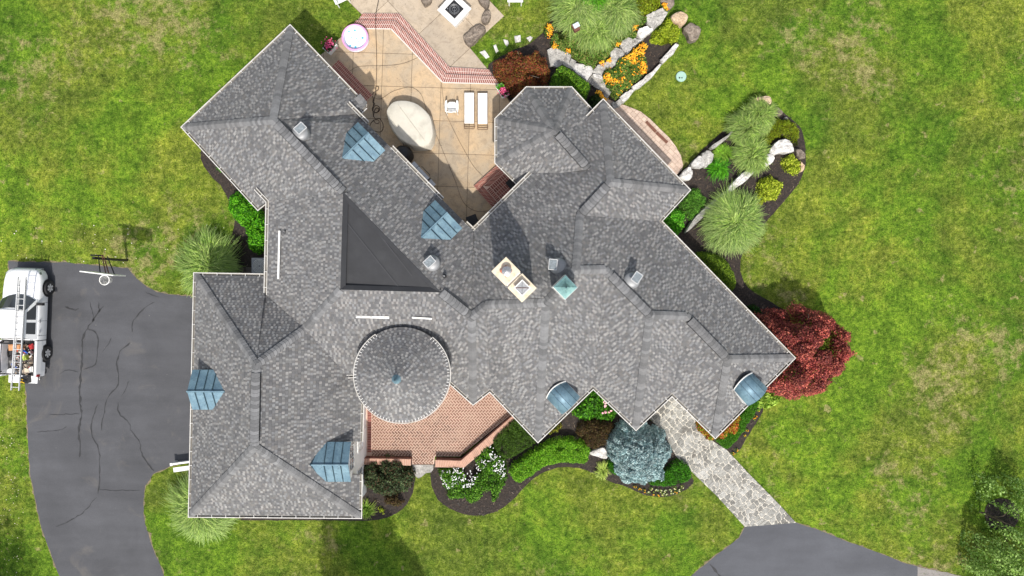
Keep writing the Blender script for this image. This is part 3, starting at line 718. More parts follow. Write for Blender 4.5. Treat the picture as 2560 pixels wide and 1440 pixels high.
house = thing('house', 'sprawling house with hipped grey shingle roofs, blue dormers and a round turret', 'house')
SH_COLS = [hexc(h) for h in ('#8d8c8b', '#a09e9b', '#76777a', '#6a6b70', '#606167', '#7f7f81', '#6e6c6d', '#989590', '#67696e', '#7b7a7b', '#5a5c61', '#878684')]
SH_L = [hexc(h) for h in ('#838382', '#8b8a88', '#7d7d7c', '#848280', '#7c7d7e')]
SH_D = [hexc(h) for h in ('#686868', '#636364', '#6f6f6e', '#676666', '#606061', '#6c6a68', '#69696a')]
def shade(c, f): return tuple(min(1, v * f) for v in c)
tabs_total = 0
def shingle_field(poly3, eave_dir, down=None):
    """overlapping shingle tabs draped on a (nearly flat) roof face"""
    global tabs_total
    pts = [Vector(p) for p in poly3]; T = []
    for t, idx in tris2([(p.x, p.y) for p in pts]):
        a, b, c = [pts[i] for i in idx]; n = (b-a).cross(c-a)
        if n.z < 0: n = -n
        T.append((t, a, n))
    e = Vector((eave_dir.x, eave_dir.y)).normalized()
    N_ = Vector((0, 0, 0))
    for t, a, n in T: N_ += n
    v = Vector((N_.x, N_.y))                     # downhill
    v = v - e * v.dot(e); v.normalize()          # square to the eave
    us = [p.x*e.x + p.y*e.y for p in pts]; vs = [p.x*v.x + p.y*v.y for p in pts]
    EX = .108; mb = MB(); v1 = max(vs); k = 0
    bbs = [(min(p[0] for p in t), min(p[1] for p in t), max(p[0] for p in t), max(p[1] for p in t)) for t, _, _ in T]
    while v1 - k * EX > min(vs):
        vb = v1 - k * EX; vt = vb - EX; k += 1; u = min(us) - rnd.uniform(0, .2)
        thick = False
        while u < max(us):
            thick = not thick
            wd = rnd.uniform(.08, .12) if thick else rnd.uniform(.05, .13)
            q = [(e.x*a_ + v.x*b_, e.y*a_ + v.y*b_) for a_, b_ in ((u, vb), (u+wd, vb), (u+wd, vt), (u, vt))]
            if area2(q) < 0: q = q[::-1]
            c = rnd.choice(SH_L if thick and rnd.random() < .62 else SH_D); c = shade(c, rnd.uniform(.86, 1.12))
            lift = (.017 if thick else .007) + rnd.uniform(0, .003)
            x0 = min(p[0] for p in q); x1 = max(p[0] for p in q); y0 = min(p[1] for p in q); y1 = max(p[1] for p in q)
            for (t, a, n), bb in zip(T, bbs):
                if bb[0] > x1 or bb[2] < x0 or bb[1] > y1 or bb[3] < y0: continue
                g = clip(q, t)
                if not g: continue
                up = []
                for x, y in g:
                    z = a.z - (n.x*(x-a.x) + n.y*(y-a.y)) / n.z; fr = (x*v.x + y*v.y - vt) / EX
                    up.append((x, y, z + .004 + lift * fr))
                mb.poly(up, c); tabs_total += 1
                for i in range(len(g)):
                    p, r = g[i], g[(i+1) % len(g)]; pv, rv = p[0]*v.x + p[1]*v.y, r[0]*v.x + r[1]*v.y
                    if abs(pv - vb) < 1e-3 and abs(rv - vb) < 1e-3:
                        a3, b3 = up[i], up[(i+1) % len(g)]
                        mb.poly([(a3[0], a3[1], a3[2]-.022), (b3[0], b3[1], b3[2]-.022), b3, a3], shade(c, .45))
            u += wd
    return mb
def roof_face(pts, eave, z_under=.10, parent=None):
    parent = parent or house
    mb = MB(); ccw = area2([(p.x, p.y) for p in pts]) > 0
    if not ccw: pts = pts[::-1]
    n = len(pts); v = [tuple(p) for p in pts] + [(p.x, p.y, p.z - z_under) for p in pts]; fs = []
    for a in tessellate_polygon([[Vector((p.x, p.y, 0)) for p in pts]]):
        a = tuple(a)
        if area2([(pts[i].x, pts[i].y) for i in a]) < 0: a = a[::-1]
        fs.append(a); fs.append(tuple(n + i for i in reversed(a)))
    for i in range(n): j = (i+1) % n; fs.append((n+i, n+j, j, i))
    mb.faces(v, fs); d = mb.build('roof_slope', M['deck'], parent)
    shingle_field(pts, eave[1] - eave[0]).build('shingles', M['shingle'], d, kind='stuff')
    return d
X1, X2, X3 = V(868, 258, 3.33), V(893, 287, 3.05), V(918, 309, 3.33)
roof_face([R1, A2, A1], (A2, A1))
roof_face([R1, A1, A3, V(894, 285, 3.02), V(918, 309, 3.34), V(1183, 577, 3.3), B2, T3, T1], (A1, A3))
roof_face([R1, T1, W1, V(645, 518, 3.0), A2], (A2, V(611, 476, 3)))
roof_face([T1, T2, J, W2, W1], (W1, W2))
roof_face([T2, T3, S2, S1, J], (S1, S2))
roof_face([L1, L2, V(667, 738, 3.42), J, R3], (L1, L2))
roof_face([L1, R3, R4, L3], (L1, L3))
roof_face([L3, R4, L4], (L3, L4))
E0 = V(904, 938, 3.0); D4a, D4b, D4c, D4d = V(901, 1104, 3.0), V(872, 1104, 3.32), V(872, 1186, 3.32), V(899.5, 1186, 3.0)
roof_face([R3, J, S1, E0, D4a, D4b, D4c, D4d, L4, R4], (E0, L4))
roof_face([T3, B2, C5, V(1125, 952, 3), S2], (C5, V(1125, 952, 3)))
roof_face([B2, B1, I3, C5], (C5, I3))
roof_face([B1, M2, C4, I3], (C4, I3))
roof_face([M2, M1, K1, I2, C4], (C4, I2))
roof_face([K1, K2, C3, I2], (C3, I2))
roof_face([K2, G1, I1, C3], (C3, I1))
roof_face([G1, G2, C2, I1], (C2, I1))
roof_face([G2, C1, C2], (C1, C2))
roof_face([Rn2, N3, C1, G2, G1, K2, K1, M1], (N3, C1))
roof_face([N1, N2, Rn], (N1, N2))
roof_face([Rn, N2, N3, Rn2], (N2, N3))
roof_face([V(1183, 577, 3.2), N1, Rn, Rn2, M1, M2, B1, B2], (V(1183, 577, 3), N1))
# octagon bay
O1, O2, O3, O4, O5, O6 = [V(x, y, 2.7) for x, y in ((1318, 223), (1427, 223), (1480, 281), (1243, 299), (1243, 405), (1299, 460))]
Oc, Oe = V(1385, 325, 4.45), V(1473, 424, 4.42)
roof_face([O4, O5, Oc], (O4, O5)); roof_face([O4, Oc, O1], (O4, O1)); roof_face([O1, Oc, O2], (O1, O2))
roof_face([O2, Oc, Oe, V(1475, 312, 3.05), O3], (O2, O3)); roof_face([O5, O6, V(1335, 440, 3.05), Oe, Oc], (O5, O6))
# flat membrane triangle between the slopes
def inset(pts, d):
    c = sum(pts, Vector((0, 0, 0))) / len(pts); return [p + (c - p).normalized() * d for p in pts]
mb = MB(); tri = [T1, T3, T2]; tr = inset(tri, .10); mb.prism([(p.x, p.y) for p in tri], 5.0, 5.30)
fr = mb.build('flat_roof', M['membrane'], house)
mb = MB()
for a, b in ((T1, T3), (T3, T2), (T2, T1)):
    c = (T1 + T2 + T3) / 3; d = (b - a).normalized(); n = Vector((-d.y, d.x, 0)).normalized()
    if n.dot(c - a) < 0: n = -n
    mb.faces([a + n*.0 + Vector((0,0,.03)), b + Vector((0,0,.03)), b + n*.20 + Vector((0,0,-.07)), a + n*.20 + Vector((0,0,-.07))], [(0, 1, 2, 3)])
mb.build('membrane_edge', M['membrane'], fr)
for p, q_ in (((858, 545), (1000, 722)), ((880, 500), (1030, 690)),):
    a, b = V(*p, 5.33), V(*q_, 5.33); mb = MB(); d = (b-a).normalized(); n = Vector((-d.y, d.x, 0)) * .02; mb.poly([a-n, b-n, b+n, a+n]); mb.build('membrane_seam', flat('seam_grey', (.045, .046, .05)), fr)
# fascia boards closing the ends at the curbs
# ---- ridge and hip caps
cap_me = {}
def cap_mesh(kind):
    if kind in cap_me: return cap_me[kind]
    half, drop, ex = {'hip': (.175, .070, .165), 'ridge': (.18, .105, .165), 'vent': (.185, .05, .165)}[kind]
    mb = MB(); pr = []
    for k in range(-2, 3):
        t = k / 2; y = half * t; z = -drop * abs(t) ** 1.2; pr.append((y, z, .055 * (1 - t*t)))   # bowed lower edge
    for (y0, z0, b0), (y1, z1, b1) in zip(pr, pr[1:]):
        mb.poly([(ex + b0*.9, y0, z0 + .022), (ex + b1*.9, y1, z1 + .022), (0, y1, z1 + .004), (0, y0, z0 + .004)][::-1] if False else [(0, y0, z0 + .004), (ex + b0*.9, y0, z0 + .022), (ex + b1*.9, y1, z1 + .022), (0, y1, z1 + .004)])
        mb.cur = 1; mb.poly([(ex + b0*.9 + .022, y0*1.02, z0 - .006), (ex + b1*.9 + .022, y1*1.02, z1 - .006), (ex + b1*.9, y1, z1 + .022), (ex + b0*.9, y0, z0 + .022)]); mb.cur = 0
    cap_me[kind] = mb.mesh('ridge_cap_' + kind, [M['cap'], M['deck']]); return cap_me[kind]
caps = []
def cap_line(a, b, kind='hip'):
    """a is the top, b the bottom"""
    d = b - a; L = d.length; x = d.normalized(); y = Vector((-x.y, x.x, 0)).normalized(); z = x.cross(y); n = max(1, int(L / .150)); ex = L / n
    for k in range(n):
        o = a + x * (k * ex) + z * .038; m = Matrix(((x.x, y.x, z.x, o.x), (x.y, y.y, z.y, o.y), (x.z, y.z, z.z, o.z), (0, 0, 0, 1)))
        j = Matrix.Rotation(rnd.gauss(0, .02), 4, 'Z'); caps.append((kind, m @ j))
def vent_line(a, b):
    d = b - a; x = d.normalized(); y = Vector((-x.y, x.x, 0)).normalized(); mb = MB()
    for s in (-1, 1):
        for dz, yy, hh in ((.0, .165, .05),):
            c = (a+b)/2 + y * s * yy + Vector((0, 0, .0)); R = Matrix((x, y, x.cross(y))).transposed()
            mb.box(c.x, c.y, c.z - .015, d.length, .075, .05, mtx=R)
    mb.box((a.x+b.x)/2, (a.y+b.y)/2, (a.z+b.z)/2 - .02, d.length, .28, .05, mtx=Matrix((x, y, x.cross(y))).transposed())
    mb.build('ridge_vent', M['vent'], house)
    n0 = len(caps); up = Vector((0, 0, .03)); cap_line(a + up, b + up, 'vent')
lr = lambda a, b, t: a.lerp(b, t)
for a, b in ((R1, A1), (R1, A2), (T2, J), (R3, J), (R3, L1), (R4, L3), (R4, L4), (B2, C5), (M2, B1), (M2, C4), (M1, K1), (K2, C3), (K2, G1), (G2, C1), (G2, C2), (Rn, N1), (Rn, N2), (M1, Rn2),
             (Oc, O1), (Oc, O2), (Oc, O4), (Oc, O5), (V(893, 240, 3.42), V(911, 262, 3.06)), (V(645, 478, 3.42), V(652, 505, 3.08))): cap_line(a, b)
for a, b, t0, t1 in ((R1, T1, .08, .90), (R3, R4, .10, .93), (T3, B2, .02, .82), (Rn, Rn2, .12, .92), (K1, K2, .14, .95), (G1, G2, .10, .92), (Oc, Oe, .12, .88)):
    cap_line(a, lr(a, b, t0), 'ridge'); vent_line(lr(a, b, t0), lr(a, b, t1)); cap_line(lr(a, b, t1), b, 'ridge')
cap_line(M1, M2, 'ridge'); cap_line(B1, B2, 'ridge')
caps.sort(key=lambda c: -c[1].translation.z)
far = MB()
for i, (kind, m) in enumerate(caps):
    me = cap_mesh(kind)
    if i < 300: inst('ridge_cap', me, house, m)
    else:
        b_ = len(far.v); far.v += [tuple(m @ v.co) for v in me.vertices]; k_ = rnd.uniform(.12, .20)
        for p in me.polygons: far.f.append(tuple(b_ + i_ for i_ in p.vertices)); far.c.append((.03,)*3 if p.material_index else (k_, k_, k_)); far.mi.append(0)
M['shingle_far'] = M['shingle']
far.build('ridge_cap_field', M['shingle'] if True else mat('ridge_shingle_far', (.205, .207, .212), .85, var=.38, scale=3.5, bumps=.5, bscale=90), house, kind='stuff')
print('caps', len(caps))

# ---- gutters with hanger brackets
mb = MB(); mb.box(0, 0, 0, .018, .13, .014); brk = mb.mesh('gutter_bracket', M['white'])
def gutter(pts, dz=0.0, wd=.10, first=True, last=True, step=.62):
    """pts along the eave edge; the roof lies to the left of the run"""
    pts = [Vector(p) + Vector((0, 0, dz)) for p in pts]; mb = MB(); offs = []
    n = len(pts)
    def off(i, d):
        v = Vector((0, 0)); 
        dirs = []
        if i > 0: dirs.append((pts[i] - pts[i-1]).to_2d().normalized())
        if i < n-1: dirs.append((pts[i+1] - pts[i]).to_2d().normalized())
        ns = [Vector((k.y, -k.x)) for k in dirs]
        if len(ns) == 1: o = ns[0] * d
        else:
            b = (ns[0] + ns[1]).normalized(); o = b * (d / max(.35, b.dot(ns[0])))
        return Vector((pts[i].x + o.x, pts[i].y + o.y, pts[i].z))
    prof = [(-.02, .0), (.0, -.01), (.0, -.12), (.07, -.13), (wd, -.09), (wd + .012, -.0), (wd - .012, .0), (wd - .02, -.085)]
    # outer shell
    for i in range(n - 1):
        for (d0, z0), (d1, z1) in zip(prof[2:6], prof[3:7]):
            mb.poly([off(i, d0) + Vector((0,0,z0)), off(i+1, d0) + Vector((0,0,z0)), off(i+1, d1) + Vector((0,0,z1)), off(i, d1) + Vector((0,0,z1))][::-1])
        # rolled front lip and back edge, white, a little thick
        for d0, d1, z in ((wd - .006, wd + .03, .006), (-.022, .006, .006)):
            mb.poly([off(i, d0) + Vector((0,0,z)), off(i, d1) + Vector((0,0,z)), off(i+1, d1) + Vector((0,0,z)), off(i+1, d0) + Vector((0,0,z))])
        mb.poly([off(i, wd+.03) + Vector((0,0,.006)), off(i, wd+.03) + Vector((0,0,-.03)), off(i+1, wd+.03) + Vector((0,0,-.03)), off(i+1, wd+.03) + Vector((0,0,.006))])
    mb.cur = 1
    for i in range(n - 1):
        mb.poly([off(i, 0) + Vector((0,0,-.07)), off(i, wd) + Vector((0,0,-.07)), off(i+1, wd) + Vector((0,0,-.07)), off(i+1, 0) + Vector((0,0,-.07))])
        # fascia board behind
    mb.cur = 0
    for i in range(n - 1):
        mb.poly([off(i, -.02) + Vector((0,0,-.22)), off(i+1, -.02) + Vector((0,0,-.22)), off(i+1, -.02) + Vector((0,0,-.02)), off(i, -.02) + Vector((0,0,-.02))])
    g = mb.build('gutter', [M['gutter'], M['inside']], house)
    for i in range(n - 1):
        a, b = pts[i], pts[i+1]; L = (b-a).length; k = max(1, int(L / step)); d = (b-a).normalized(); nn = Vector((d.y, -d.x, 0))
        if L < .5: continue
        for j in range(k):
            p = a + d * ((j + .5) * L / k) + nn * .05 + Vector((0, 0, .016))
            inst('gutter_bracket', brk, g, Matrix.Translation(p) @ Matrix.Rotation(math.atan2(d.y, d.x), 4, 'Z'))
    return g
def left(pts):  # order so that the roof lies to the left (outside to the right)
    return pts
gutter([A3, A1, A2, V(645, 518, 3), V(667, 500, 3.05)])
gutter([V(918, 309, 3.34), V(869, 259, 3.36)], .07); gutter([V(1105, 499, 3.34), V(978, 369, 3.34)], .04); gutter([V(1183, 577, 3.24), V(1163, 558, 3.3)], .03)
gutter([V(893, 286, 3.02), A3])
gutter([V(641, 470, 3.5), W1, W2], .05)
gutter([L2, L1, L3, L4, D4d]); gutter([D4a, V(903.5, 1010, 3)])
gutter([V(859, 939, 3.32), V(886, 938, 3.32)])
gutter([V(1122, 950, 3), C5, I3, C4, I2, C3, I1, C2, C1, N3, N2, N1, V(1462, 302, 3.0)][:1] + [C5, I3, C4, I2, C3, I1, C2, C1, N3, N2, N1, V(1462, 302, 3.0)], .01)
gutter([V(1328, 434, 3.08), V(1183, 577, 3.2)], .06)
gutter([O3, O2, O1, O4, O5, O6])

# ---- walls under the eaves
def walls(pts, z1=2.95, z0=0, name='wall', close=True, t=.2, inset_=.38):
    p = [Vector((q_.x, q_.y)) for q_ in pts]; n = len(p)
    if area2([tuple(q_) for q_ in p]) < 0: p = p[::-1]
    def o(i, d):
        a = (p[i] - p[i-1]).normalized(); b = (p[(i+1) % n] - p[i]).normalized(); na, nb = Vector((-a.y, a.x)), Vector((-b.y, b.x)); m = (na + nb).normalized()
        return p[i] + m * (d / max(.3, m.dot(na)))
    for i in range(n):
        j = (i+1) % n; mb = MB(); mb.prism([o(i, inset_), o(j, inset_), o(j, inset_ + t), o(i, inset_ + t)], z0, z1)
        mb.build(name, M['stucco'], house)
walls([A1, A2, V(645, 518, 3), W1, W2, S1, S2, B2, Q, V(893, 290, 3), A3], 2.85)
walls([L1, L3, L4, E0, R3.copy()*0 + V(700, 800, 3)][:4] + [V(700, 850, 3), V(700, 700, 3)], 2.85)
walls([N1, N2, N3, C1, C2, I1, C3, I2, C4, I3, C5, B2, V(1200, 590, 3)], 2.85)
walls([O1, O2, O3, Oe, O6, O5, O4], 2.55)

# ---- the visible east wall of the garage wing with its windows
def window(parent, c, ux, uz, w_, h_, nx, ny, depth=.05):
    """window of frame, glass and glazing bars; c centre, ux along, uz up, facing n"""
    nrm = ux.cross(uz).normalized(); R = Matrix((ux, uz, nrm)).transposed()
    m1 = MB(); f = .055
    for sx in (-1, 1): cc = c + ux * sx * (w_/2 - f/2) + nrm * depth/2; m1.box(*cc, f, h_, depth, mtx=R)
    for sy in (-1, 1): cc = c + uz * sy * (h_/2 - f/2) + nrm * depth/2; m1.box(*cc, w_ - 2*f, f, depth, mtx=R)
    wn = m1.build('window', M['white'], parent)
    gw, gh = (w_ - 2*f) / nx, (h_ - 2*f) / ny
    for i in range(nx):
        for j in range(ny):
            cc = c + ux * (-w_/2 + f + (i+.5)*gw) + uz * (-h_/2 + f + (j+.5)*gh) + nrm * .012
            m2 = MB(); m2.box(*cc, gw - .022, gh - .022, .01, mtx=R); m2.build('pane', M['glass'], wn)
    m3 = MB()
    for i in range(1, nx): m3.box(*(c + ux * (-w_/2 + f + i*gw) + nrm*.02), .022, h_ - 2*f, .03, mtx=R)
    for j in range(1, ny): m3.box(*(c + uz * (-h_/2 + f + j*gh) + nrm*.021), w_ - 2*f, .022, .03, mtx=R)
    m3.build('glazing_bars', M['white'], wn); return wn
xw = -7.22
mb = MB(); mb.box(xw - .1, -7.70, 1.95, .2, 1.62, 3.9); mb.build('wall', M['stucco'], house)
mb = MB(); mb.box(xw - .12, -8.2, 1.45, .2, 3.9, 2.9); mb.build('wall', M['stucco'], house)
UY, UZ = Vector((0, 1, 0)), Vector((0, 0, 1))
window(house, Vector((xw, -7.62, 3.35)), UY, UZ, 1.15, .85, 4, 2)
window(house, Vector((xw - .019, -7.08, 1.55)), UY, UZ, 1.35, 1.1, 4, 3)
window(house, Vector((xw - .019, -9.1, 1.55)), UY, UZ, 1.2, 1.1, 4, 3)

# ---- gabled copper dormers; local frame: x out of the roof, y along the eave
def dormer(front, out, half, length, z_r, z_e, back=.9, gable=True, white=True):
    """front: plan point under the front of the ridge; out: outward direction"""
    x = Vector((out[0], out[1], 0)).normalized(); y = Vector((-x.y, x.x, 0)); o = Vector((front[0], front[1], 0))
    def W(a, b, c): return o + x*a + y*b + Vector((0, 0, c))
    d = MB(); he = half - .10
    d.faces([W(-.16, -he, 2.6), W(-.16, he, 2.6), W(-.16, he, z_e), W(-.16, 0, z_r - .03), W(-.16, -he, z_e)], [(0, 1, 2, 3, 4)])
    for s in (-1, 1): d.poly([W(-.16, s*he, 2.6), W(-.16, s*he, z_e), W(-length, s*he, z_e), W(-length, s*he, 2.6)])
    root = d.build('dormer', M['stucco'], house)
    win = window(root, W(-.155, 0, (z_e + 2.9)/2 + .12), y, Vector((0, 0, 1)), half*1.15, .62, 4, 2, .04)
    Lt = length + .33
    for s in (-1, 1):
        m1 = MB(); th = .03
        e0, e1, r1, r0 = W(.06, s*half, z_e), W(-length, s*half, z_e), W(-Lt, 0, z_r), W(.06, 0, z_r)
        q_ = [e0, e1, r1, r0] if s < 0 else [r0, r1, e1, e0]
        if (q_[1]-q_[0]).cross(q_[2]-q_[1]).z < 0: q_ = q_[::-1]
        m1.faces(q_ + [p - Vector((0, 0, th)) for p in q_], [(0, 1, 2, 3), (7, 6, 5, 4), (0, 4, 5, 1), (1, 5, 6, 2), (2, 6, 7, 3), (3, 7, 4, 0)])
        pan = m1.build('copper_panel', M['copper'], root)
        # hipped tail of flashing that runs into the main roof
        m4 = MB(); tl = W(-Lt - .30, 0, z_r - .12); e2 = W(-length - .02, s*(half + .05), z_e - .02)
        q2 = [r1, e1, e2 + Vector((0,0,.0)), tl]
        if (q2[1]-q2[0]).cross(q2[2]-q2[1]).z < 0: q2 = q2[::-1]
        m4.poly(q2); m4.build('flashing', M['copper_dark'], root)
        k = 3
        for i in range(k):
            a = -(i + .75) / (k + .35) * length; t = min(1, 1)
            m5 = MB(); A, B = W(a, s*half*.99, z_e + .012), W(a, 0.05*s, z_r + .008)
            m5.tube([A + Vector((0,0,.012)), B + Vector((0,0,.012))], .021, 4); m5.build('standing_seam', M['copper_dark'], root)
    m6 = MB(); m6.tube([W(.07, 0, z_r + .02), W(-Lt, 0, z_r + .02)], .045, 6); m6.build('ridge_roll', M['copper'], root)
    return root
ne = Vector((.718, .696, 0))
dormer((-6.20, 6.62), ne, .86, 1.15, 4.70, 4.06); dormer((-2.82, 3.20), ne, .86, 1.15, 4.70, 4.06)
dormer((-14.02, -4.48), Vector((-1, 0, 0)), .88, 1.25, 4.42, 3.92)
dormer((-7.16, -7.66), Vector((1, 0, 0)), .88, 1.20, 4.42, 3.92)
# barrel roofed copper dormers on the south-east slopes
def barrel(corners, z_side, rise, out):
    """corners as seen: back-left, back-right, front-right, front-left"""
    bl, br, fr_, fl = [P(x, y, z_side) for x, y in corners]; K = 10; mb = MB(); R = []
    for i in range(K + 1):
        t = i / K; u = 1 - (2*t - 1)**2; zz = rise * u
        a = bl.lerp(br, t) + (bl - fl).normalized() * (.20 * u) ; b = fl.lerp(fr_, t) + (fl - bl).normalized() * .05
        R.append((a + Vector((0, 0, zz + .02)), b + Vector((0, 0, zz))))
    vs = [v for r in R for v in r] + [v - Vector((0, 0, .05)) for r in R for v in r]; m = 2*(K+1); fs = []
    for i in range(K): fs += [(2*i, 2*i+1, 2*i+3, 2*i+2), (m+2*i+2, m+2*i+3, m+2*i+1, m+2*i), (2*i+1, m+2*i+1, m+2*i+3, 2*i+3), (2*i, 2*i+2, m+2*i+2, m+2*i)]
    mb.faces(vs, fs); mb2 = MB()
    mb3 = MB(); ff = [fl.lerp(fr_, i/K) + Vector((0, 0, rise * (1 - (2*i/K - 1)**2) - .04)) + (bl - fl).normalized()*.12 for i in range(K+1)]
    mb3.faces(ff + [Vector((ff[-1].x, ff[-1].y, 2.0)), Vector((ff[0].x, ff[0].y, 2.0))], [tuple(range(K+3))])
    for s, (a, b) in enumerate(((bl, fl), (br, fr_))): mb3.poly([(a.x, a.y, 2.6), (b.x, b.y, 2.6), (b.x, b.y, z_side), (a.x, a.y, z_side)])
    root = mb3.build('barrel_dormer', M['stucco'], house); mb.build('copper_panel', M['copper'], root, smooth=True)
    for t in (.3, .55, .8):
        i = int(t*K); m5 = MB(); m5.tube([R[i][0] + Vector((0,0,.004)), R[i][1] + Vector((0,0,.004))], .009, 4); m5.build('standing_seam', M['copper_dark'], root)
    m6 = MB(); m6.tube([r[0] + Vector((0, 0, .0)) for r in R], .028, 5); m6.build('flashing', M['white'], root)
    return root
barrel([(1366, 995), (1414, 953), (1448, 990), (1403, 1034)], 3.85, .34, None)
barrel([(1834, 974), (1880, 932), (1917, 968), (1868, 1013)], 3.85, .34, None)

# ---- turret: conical shingle roof on a round wall
tc = Vector((P(1005, 937, 4.8).x, P(1005, 937, 4.8).y)); TR = 2.04; ZE, ZA = 4.8, 6.35
mb = MB(); mb.lathe([(TR - .42, 0.15), (TR - .42, ZE - .05)], tc.x, tc.y, 40, capt=False); tw = mb.build('turret', M['stucco'], house, smooth=True)
mb = MB(); mb.lathe([(TR, ZE - .14), (TR, ZE), (.0, ZA)], tc.x, tc.y, 48, capb=True); td = mb.build('turret_roof', M['deck'], tw)
mb = MB(); r = TR
sl_ = (ZA - ZE) / TR
while r > .16:
    r2 = r - .104; n = max(7, int(2 * math.pi * r / .165)); ph = rnd.random()
    a = ph; end = ph + 2*math.pi; thick = False
    while a < end - .01:
        thick = not thick; wd = min((rnd.uniform(.08, .12) if thick else rnd.uniform(.06, .13)) / max(r, .25), end - a); K = 2 if wd > .4 else 1
        c = rnd.choice(SH_L if thick and rnd.random() < .62 else SH_D); c = shade(c, rnd.uniform(.93, 1.18)); lift = .02 if thick else .008
        for k in range(K):
            b0, b1 = a + wd*k/K, a + wd*(k+1)/K
            pt = lambda R_, t, z: (tc.x + R_*math.cos(t), tc.y + R_*math.sin(t), z)
            zl, zu = ZE + (TR - r)*sl_ + .005 + lift, ZE + (TR - r2)*sl_ + .005
            mb.poly([pt(r, b0, zl), pt(r, b1, zl), pt(r2, b1, zu), pt(r2, b0, zu)], c)
            mb.poly([pt(r, b0, zl - .024), pt(r, b1, zl - .024), pt(r, b1, zl), pt(r, b0, zl)], shade(c, .45))
        a += wd
    r = r2
mb.build('shingles', M['shingle'], td, kind='stuff')
mb = MB(); mb.lathe([(.22, ZA - .17), (.13, ZA - .05), (.05, ZA + .06), (.075, ZA + .14), (.02, ZA + .24), (0, ZA + .45)], tc.x, tc.y, 12); mb.build('finial', M['copper'], tw, smooth=False)
mb = MB(); mb.box(0, 0, 0, .022, .12, .014); brk2 = mb.mesh('turret_bracket', M['white'])
ga = [math.radians(d) for d in range(-237, 52, 4)]
mb = MB(); mb.tube([(tc.x + (TR + .035)*math.cos(t), tc.y + (TR + .035)*math.sin(t), ZE + .01) for t in ga], .022, 6); gg = mb.build('turret_gutter', M['gutter'], tw)
for t in ga[::1]:
    inst('gutter_bracket', brk2, gg, Matrix.Translation((tc.x + (TR - .06)*math.cos(t), tc.y + (TR - .06)*math.sin(t), ZE + .075)) @ Matrix.Rotation(t + math.pi/2, 4, 'Z'))

# ---- chimney: two cream capped stacks, each with a pot
cd = Vector((math.cos(math.radians(-45.5)), math.sin(math.radians(-45.5)), 0)); cn = Vector((-cd.y, cd.x, 0)); cc0 = P(1285, 699, 7.75); R = Matrix((cd, cn, Vector((0, 0, 1)))).transposed()
mb = MB(); mb.box(cc0.x, cc0.y, 5.9, 1.66, .72, 3.4, mtx=R); ch = mb.build('chimney', M['stucco'], house)
for s in (-1, 1):
    c = cc0 + cd * s * .445; mb = MB(); mb.box(c.x, c.y, 7.66, .80, .80, .16, mtx=R); cp = mb.build('chimney_cap', M['cream'], ch, bevel=.015)
    if s < 0:
        mb = MB(); mb.box(c.x, c.y, 7.80, .34, .34, .14, mtx=R); mb.build('flue_tile', M['orange_clay'], cp)
        mb = MB(); mb.lathe([(.10, 7.86), (.10, 7.98), (.19, 7.99), (.19, 8.02), (.05, 8.06), (0, 8.065)], c.x + .03, c.y, 16); mb.build('flue_cap', M['steel'], cp)
        for k in range(8):
            t = k * math.pi / 4; m2 = MB(); m2.tube([(c.x + .03 + .04*math.cos(t), c.y + .04*math.sin(t), 8.062), (c.x + .03 + .18*math.cos(t), c.y + .18*math.sin(t), 8.032)], .007, 4); m2.build('cap_rib', M['grey_metal'], cp)
    else:
        mb = MB(); mb.box(c.x, c.y, 7.80, .36, .36, .13, mtx=R); mb.build('flue_tile', M['orange_clay'], cp)
        mb = MB(); mb.box(c.x, c.y, 7.95, .44, .44, .035, mtx=R); m_ = mb.build('flue_cap', M['steel'], cp)
        mb = MB()
        for sx in (-1, 1):
            e = c + cd*sx*.21; mb.box(e.x, e.y, 7.985, .035, .46, .05, mtx=R); e = c + cn*sx*.21; mb.box(e.x, e.y, 7.988, .39, .035, .05, mtx=R)
        mb.build('cap_rim', M['white'], cp)
        for k in (1, -1):
            m2 = MB(); a_, b_ = c + (cd + cn*k)*.19, c - (cd + cn*k)*.19; m2.tube([(a_.x, a_.y, 7.975), (c.x, c.y, 8.01), (b_.x, b_.y, 7.975)], .012, 4); m2.build('cap_rib', M['rust'] if k > 0 else M['grey_metal'], cp)
# ---- square white roof box with a verdigris pyramid lid
c = P(1414, 718, 7.2); cu = Vector((math.cos(.77), math.sin(.77), 0)); cv = Vector((-cu.y, cu.x, 0)); R = Matrix((cu, cv, Vector((0, 0, 1)))).transposed()
mb = MB(); mb.box(c.x, c.y, 6.28, .70, .70, 1.5, mtx=R); bx = mb.build('roof_box', M['white'], house)
mb = MB(); e = .335; z = 7.08
rings = [(e, 7.02), (e, 7.10), (e*.78, 7.14), (e*.40, 7.26), (e*.12, 7.42), (.02, 7.46)]
vs = []
for r_r, zz in rings: vs += [Vector((c.x, c.y, zz)) + cu*a*r_r + cv*b*r_r for a, b in ((-1, -1), (1, -1), (1, 1), (-1, 1))]
mb.faces(vs, [(i*4+k, i*4+(k+1) % 4, (i+1)*4+(k+1) % 4, (i+1)*4+k) for i in range(5) for k in range(4)] + [(20, 21, 22, 23)]); mb.build('pyramid_lid', M['teal'], bx)
mb = MB(); mb.lathe([(.035, 7.44), (.035, 7.52), (0, 7.56)], c.x, c.y, 8); mb.build('knob', M['copper_dark'], bx)

